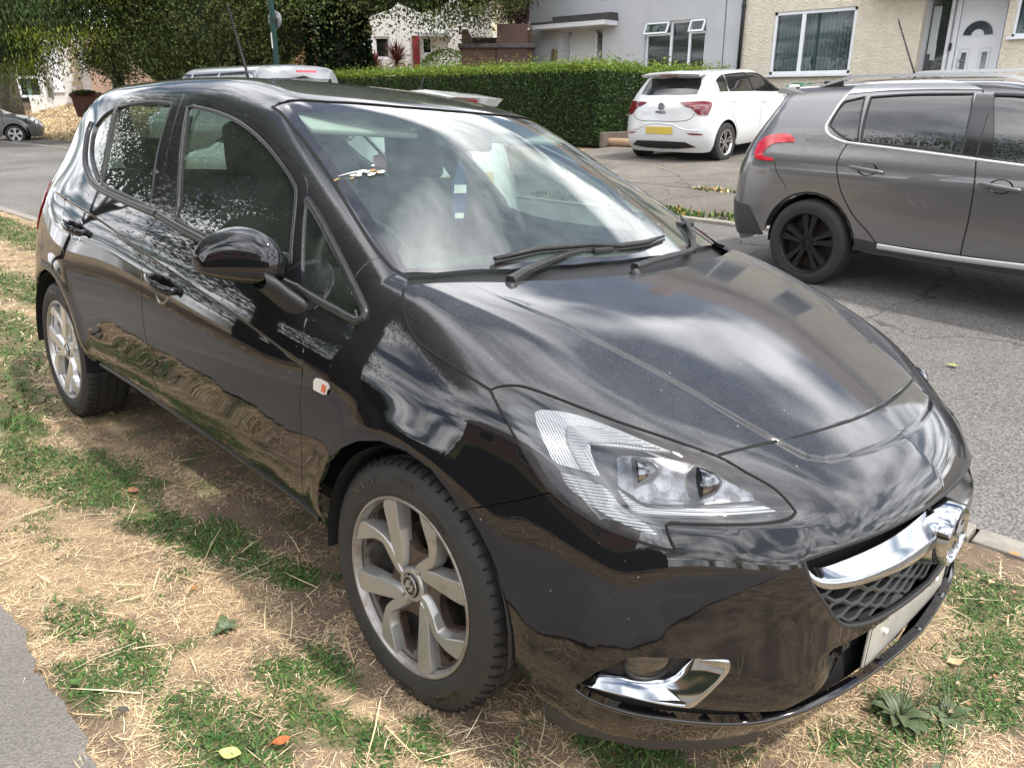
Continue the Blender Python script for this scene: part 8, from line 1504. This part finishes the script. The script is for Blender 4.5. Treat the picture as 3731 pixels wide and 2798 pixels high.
for a, b in (((-.034, .040), (-.010, -.0)), ((-.010, -.0), (.0, .022)), ((.0, .022), (.010, .0)), ((.010, .0), (.034, .040)), ((-.046, .012), (-.020, -.044)), ((-.020, -.044), (.0, -.006)), ((.0, -.006), (.020, -.044)), ((.020, -.044), (.046, .012))): m.tube([BXp @ Vector((a[0], -.008, a[1])), BXp @ Vector((b[0], -.008, b[1]))], .0045, 6)
m.build('badge_letters', chrome, bd)
V_, F_ = text_shape('POLO', .055, .003, .002); m = MB(); sp_ = {}
m.add([(-3.243+.02*b, -a*1.35, .828+b) for a, b, c in V_], F_); m.build('badge_lettering', mat('badge_grey', (.15, .15, .16), .3, .7), polo)
m = MB(); m.tube([(-3.03, .10, 1.125), (-3.015, -.02, 1.135), (-3.02, -.36, 1.145)], [.018, .010, .006], 8); m.tube([(-3.005, -.02, 1.142), (-2.99, -.40, 1.16)], .006, 6); m.build('rear_wiper', plastic, polo)
m = MB(); zt_ = float(B_POLO.top(np.array([-2.55]), np.array([0.]))[0]); m.lathe([(.0005, -.03), (.02, -.02), (.04, .0)], 14, 0, Matrix.Translation((-2.55, 0, zt_)) @ Matrix.Rotation(R(-90), 4, 'X')); m.tube([(-2.56, 0, zt_+.01), (-2.68, 0, zt_+.17)], .006, 6); m.build('roof_aerial', plastic, polo)
for sy in (1, -1):
    m = MB(); rbox(m, (-.42, sy*.965, 1.075), (.13, .19, .14), (0, 0, R(10*sy)), .045, 0); m.tube([(-.42, sy*.82, 1.02), (-.42, sy*.92, 1.04)], .022, 8, 1); m.build('door_mirror', [white_p, plastic], polo)
bar_handle(B_POLO, polo, -2.34, .955, white_p, None, mat('white_cup', (.5, .5, .5), .4), .18); bar_handle(B_POLO, polo, -1.30, .905, white_p, None, bpy.data.materials['white_cup'], .18)
P, N = on_b(B_POLO, PS, [(-2.72, -.82, .93), (-2.60, -.82, .94), (-2.58, -.84, .84), (-2.68, -.85, .80), (-2.76, -.84, .84)], closed=True); ribbon('fuel_flap', P, N, .0018, .0008, inner_dark, polo)
# ---- silver hatchback far left, white hatchback and silver van behind the black car ------------
sil_p = paint_mat('silver_paint', (.24, .25, .265), dust=(.4, .4, .38), dust_side=.03, dust_top=.08, ior=1.5, rough=.3, metal=.35, base_spec=.5, speck=False)
g5 = [(.03, .030), (.07, .026), (.12, .030), (.196, .070)]
wfg = simple_wheel(.315, .212, .2, 5, mat('bright_silver_alloy', (.75, .75, .75), .3, .5), mat('silver_wheel_back', (.05, .03, .03), .5), None, shape=g5)
gp = wpx(3, 33); gz_ = float(G(gp[0], gp[1])); yaw_g = R(68)
Mg = Matrix.Translation((gp[0], gp[1], CAMW[2]-(288-213)/1682*33*1.0)) @ Matrix.Rotation(yaw_g, 4, 'Z') @ Matrix.Translation((0, .77, 0))
golf, GS, GR = build_car('silver_hatchback', B_GOLF, Mg, 'silver hatchback with bright five-spoke wheels, nose showing at the far left', sil_p, 2.578, 1.54, .315, wfg, PG, arch_r=.365, hgt=.20, xr=-2.62, xf=.40, seams=[('door_seam', 'S', [(-.22, -.80, .98), (-.28, -.85, .82), (-.26, -.87, .6), (-.32, -.85, .35)], .006)])
cpanel(B_GOLF, Proj('sph', (-.1, 0, .5), .75), 'headlight', [(.50, -.76, .70), (.62, -.66, .73), (.70, -.50, .70), (.76, -.48, .62), (.70, -.64, .62), (.58, -.76, .64)], mat('far_headlight', (.6, .62, .65), .1, .3, .8, 1), golf, .008, .01)
m = MB(); m.box((-.95, -.885, .66), (1.0, .02, .05), 0, bev=.008); m.box((.55, -.76, .60), (.25, .03, .04), 0, rz=R(35), bev=.008); m.build('side_moulding', bright, golf)
wc = wpx(1010, 7.4); yw = 3.55-.84
Mw = Matrix.Translation((-3.55-3.24, yw, float(G(-5, 2.6))+.01)) @ Matrix.Rotation(R(180), 4, 'Z')
wfh = simple_wheel(.31, .2, .19, 5, silver_w, bpy.data.materials['alloy_dark_back'], None)
hat, HS, HR = build_car('white_car', B_HATCH, Mw, 'white hatchback parked behind the black hatchback, mostly hidden, red brake light on its spoiler', white_p, 2.5, 1.5, .31, wfh, PG, arch_r=.36, hgt=.2, xr=-2.62, xf=.40, rearholes=[[(-2.90, 0, 1.40), (-2.86, -.46, 1.385), (-2.95, -.53, 1.26), (-3.06, -.54, 1.10), (-3.12, 0, 1.095)]])
m = MB(); m.add([(-3.08, -.55, 1.43), (-3.10, 0, 1.445), (-3.08, .55, 1.43), (-2.72, .58, 1.47), (-2.72, 0, 1.505), (-2.72, -.58, 1.47), (-3.0, -.55, 1.37), (-3.0, 0, 1.385), (-3.0, .55, 1.37)], [(0, 1, 4, 5), (1, 2, 3, 4), (0, 6, 7, 1), (1, 7, 8, 2), (0, 5, 6), (2, 8, 3), (5, 4, 7, 6), (4, 3, 8, 7)]); m.build('rear_spoiler', white_p, hat); m = MB(); m.box((-3.092, .0, 1.408), (.03, .44, .034)); m.build('brake_light', lampred2, hat)
m = MB(); m.tube([(-2.62, 0, 1.49), (-2.66, 0, 1.53), (-2.70, 0, 1.60)], [.012, .007, .005], 8); m.build('roof_aerial', plastic, hat)
m = MB(); m.box((-3.245, 0, .80), (.012, .52, .112)); pl2 = m.build('number_plate', yel, hat); V_, F_ = text_shape('AU63 XC', .095, .003); m = MB(); m.add([(-3.2535, -a, .80+b) for a, b, c in V_], F_); m.build('plate_letters', dk, pl2)
m = MB(); m.lathe([(.055, 0), (.055, -.012), (.045, -.014), (.043, -.004)], 30, 0, Matrix.Translation((-3.20, 0, .98)) @ Matrix.Rotation(R(-90), 4, 'Z')); m.build('badge_ring', chrome, hat)
cpanel(B_HATCH, HR, 'tail_lamp', [(-3.02, -.60, 1.05), (-2.95, -.74, 1.02), (-2.98, -.76, .82), (-3.10, -.62, .85)], lampred2, hat, .008, .01, h=.04)
vc = wpx(640, 14.2); Mv = Matrix.Translation((vc[0]-3.9, vc[1]+.1, CAMW[2]+(214-149.5)/1682*14.2-1.96)) @ Matrix.Rotation(R(180), 4, 'Z')
VG = [[(-3.5, -.70, 1.75), (-3.72, -.72, 1.70), (-3.75, -.80, 1.25), (-2.6, -.82, 1.22), (-2.6, -.72, 1.76)], [(-2.5, -.72, 1.76), (-1.6, -.72, 1.76), (-1.6, -.82, 1.22), (-2.5, -.82, 1.22)], [(-1.5, -.72, 1.76), (-1.1, -.73, 1.72), (-.45, -.83, 1.25), (-1.5, -.83, 1.22)]]
van, VS, VR = build_car('silver_van', B_VAN, Mv, 'silver people carrier, only its roof showing above the black hatchback', sil_p, 3.0, 1.6, .33, wfh, VG, arch_r=.38, hgt=.22, xr=-3.55, xf=.40, rearholes=[[(-3.99, 0, 1.86), (-3.96, -.62, 1.83), (-4.02, -.70, 1.3), (-4.06, 0, 1.28)]], hc=.0)
m = MB(); m.box((-4.04, 0, 1.835), (.03, .36, .035)); m.build('brake_light', lampred, van)
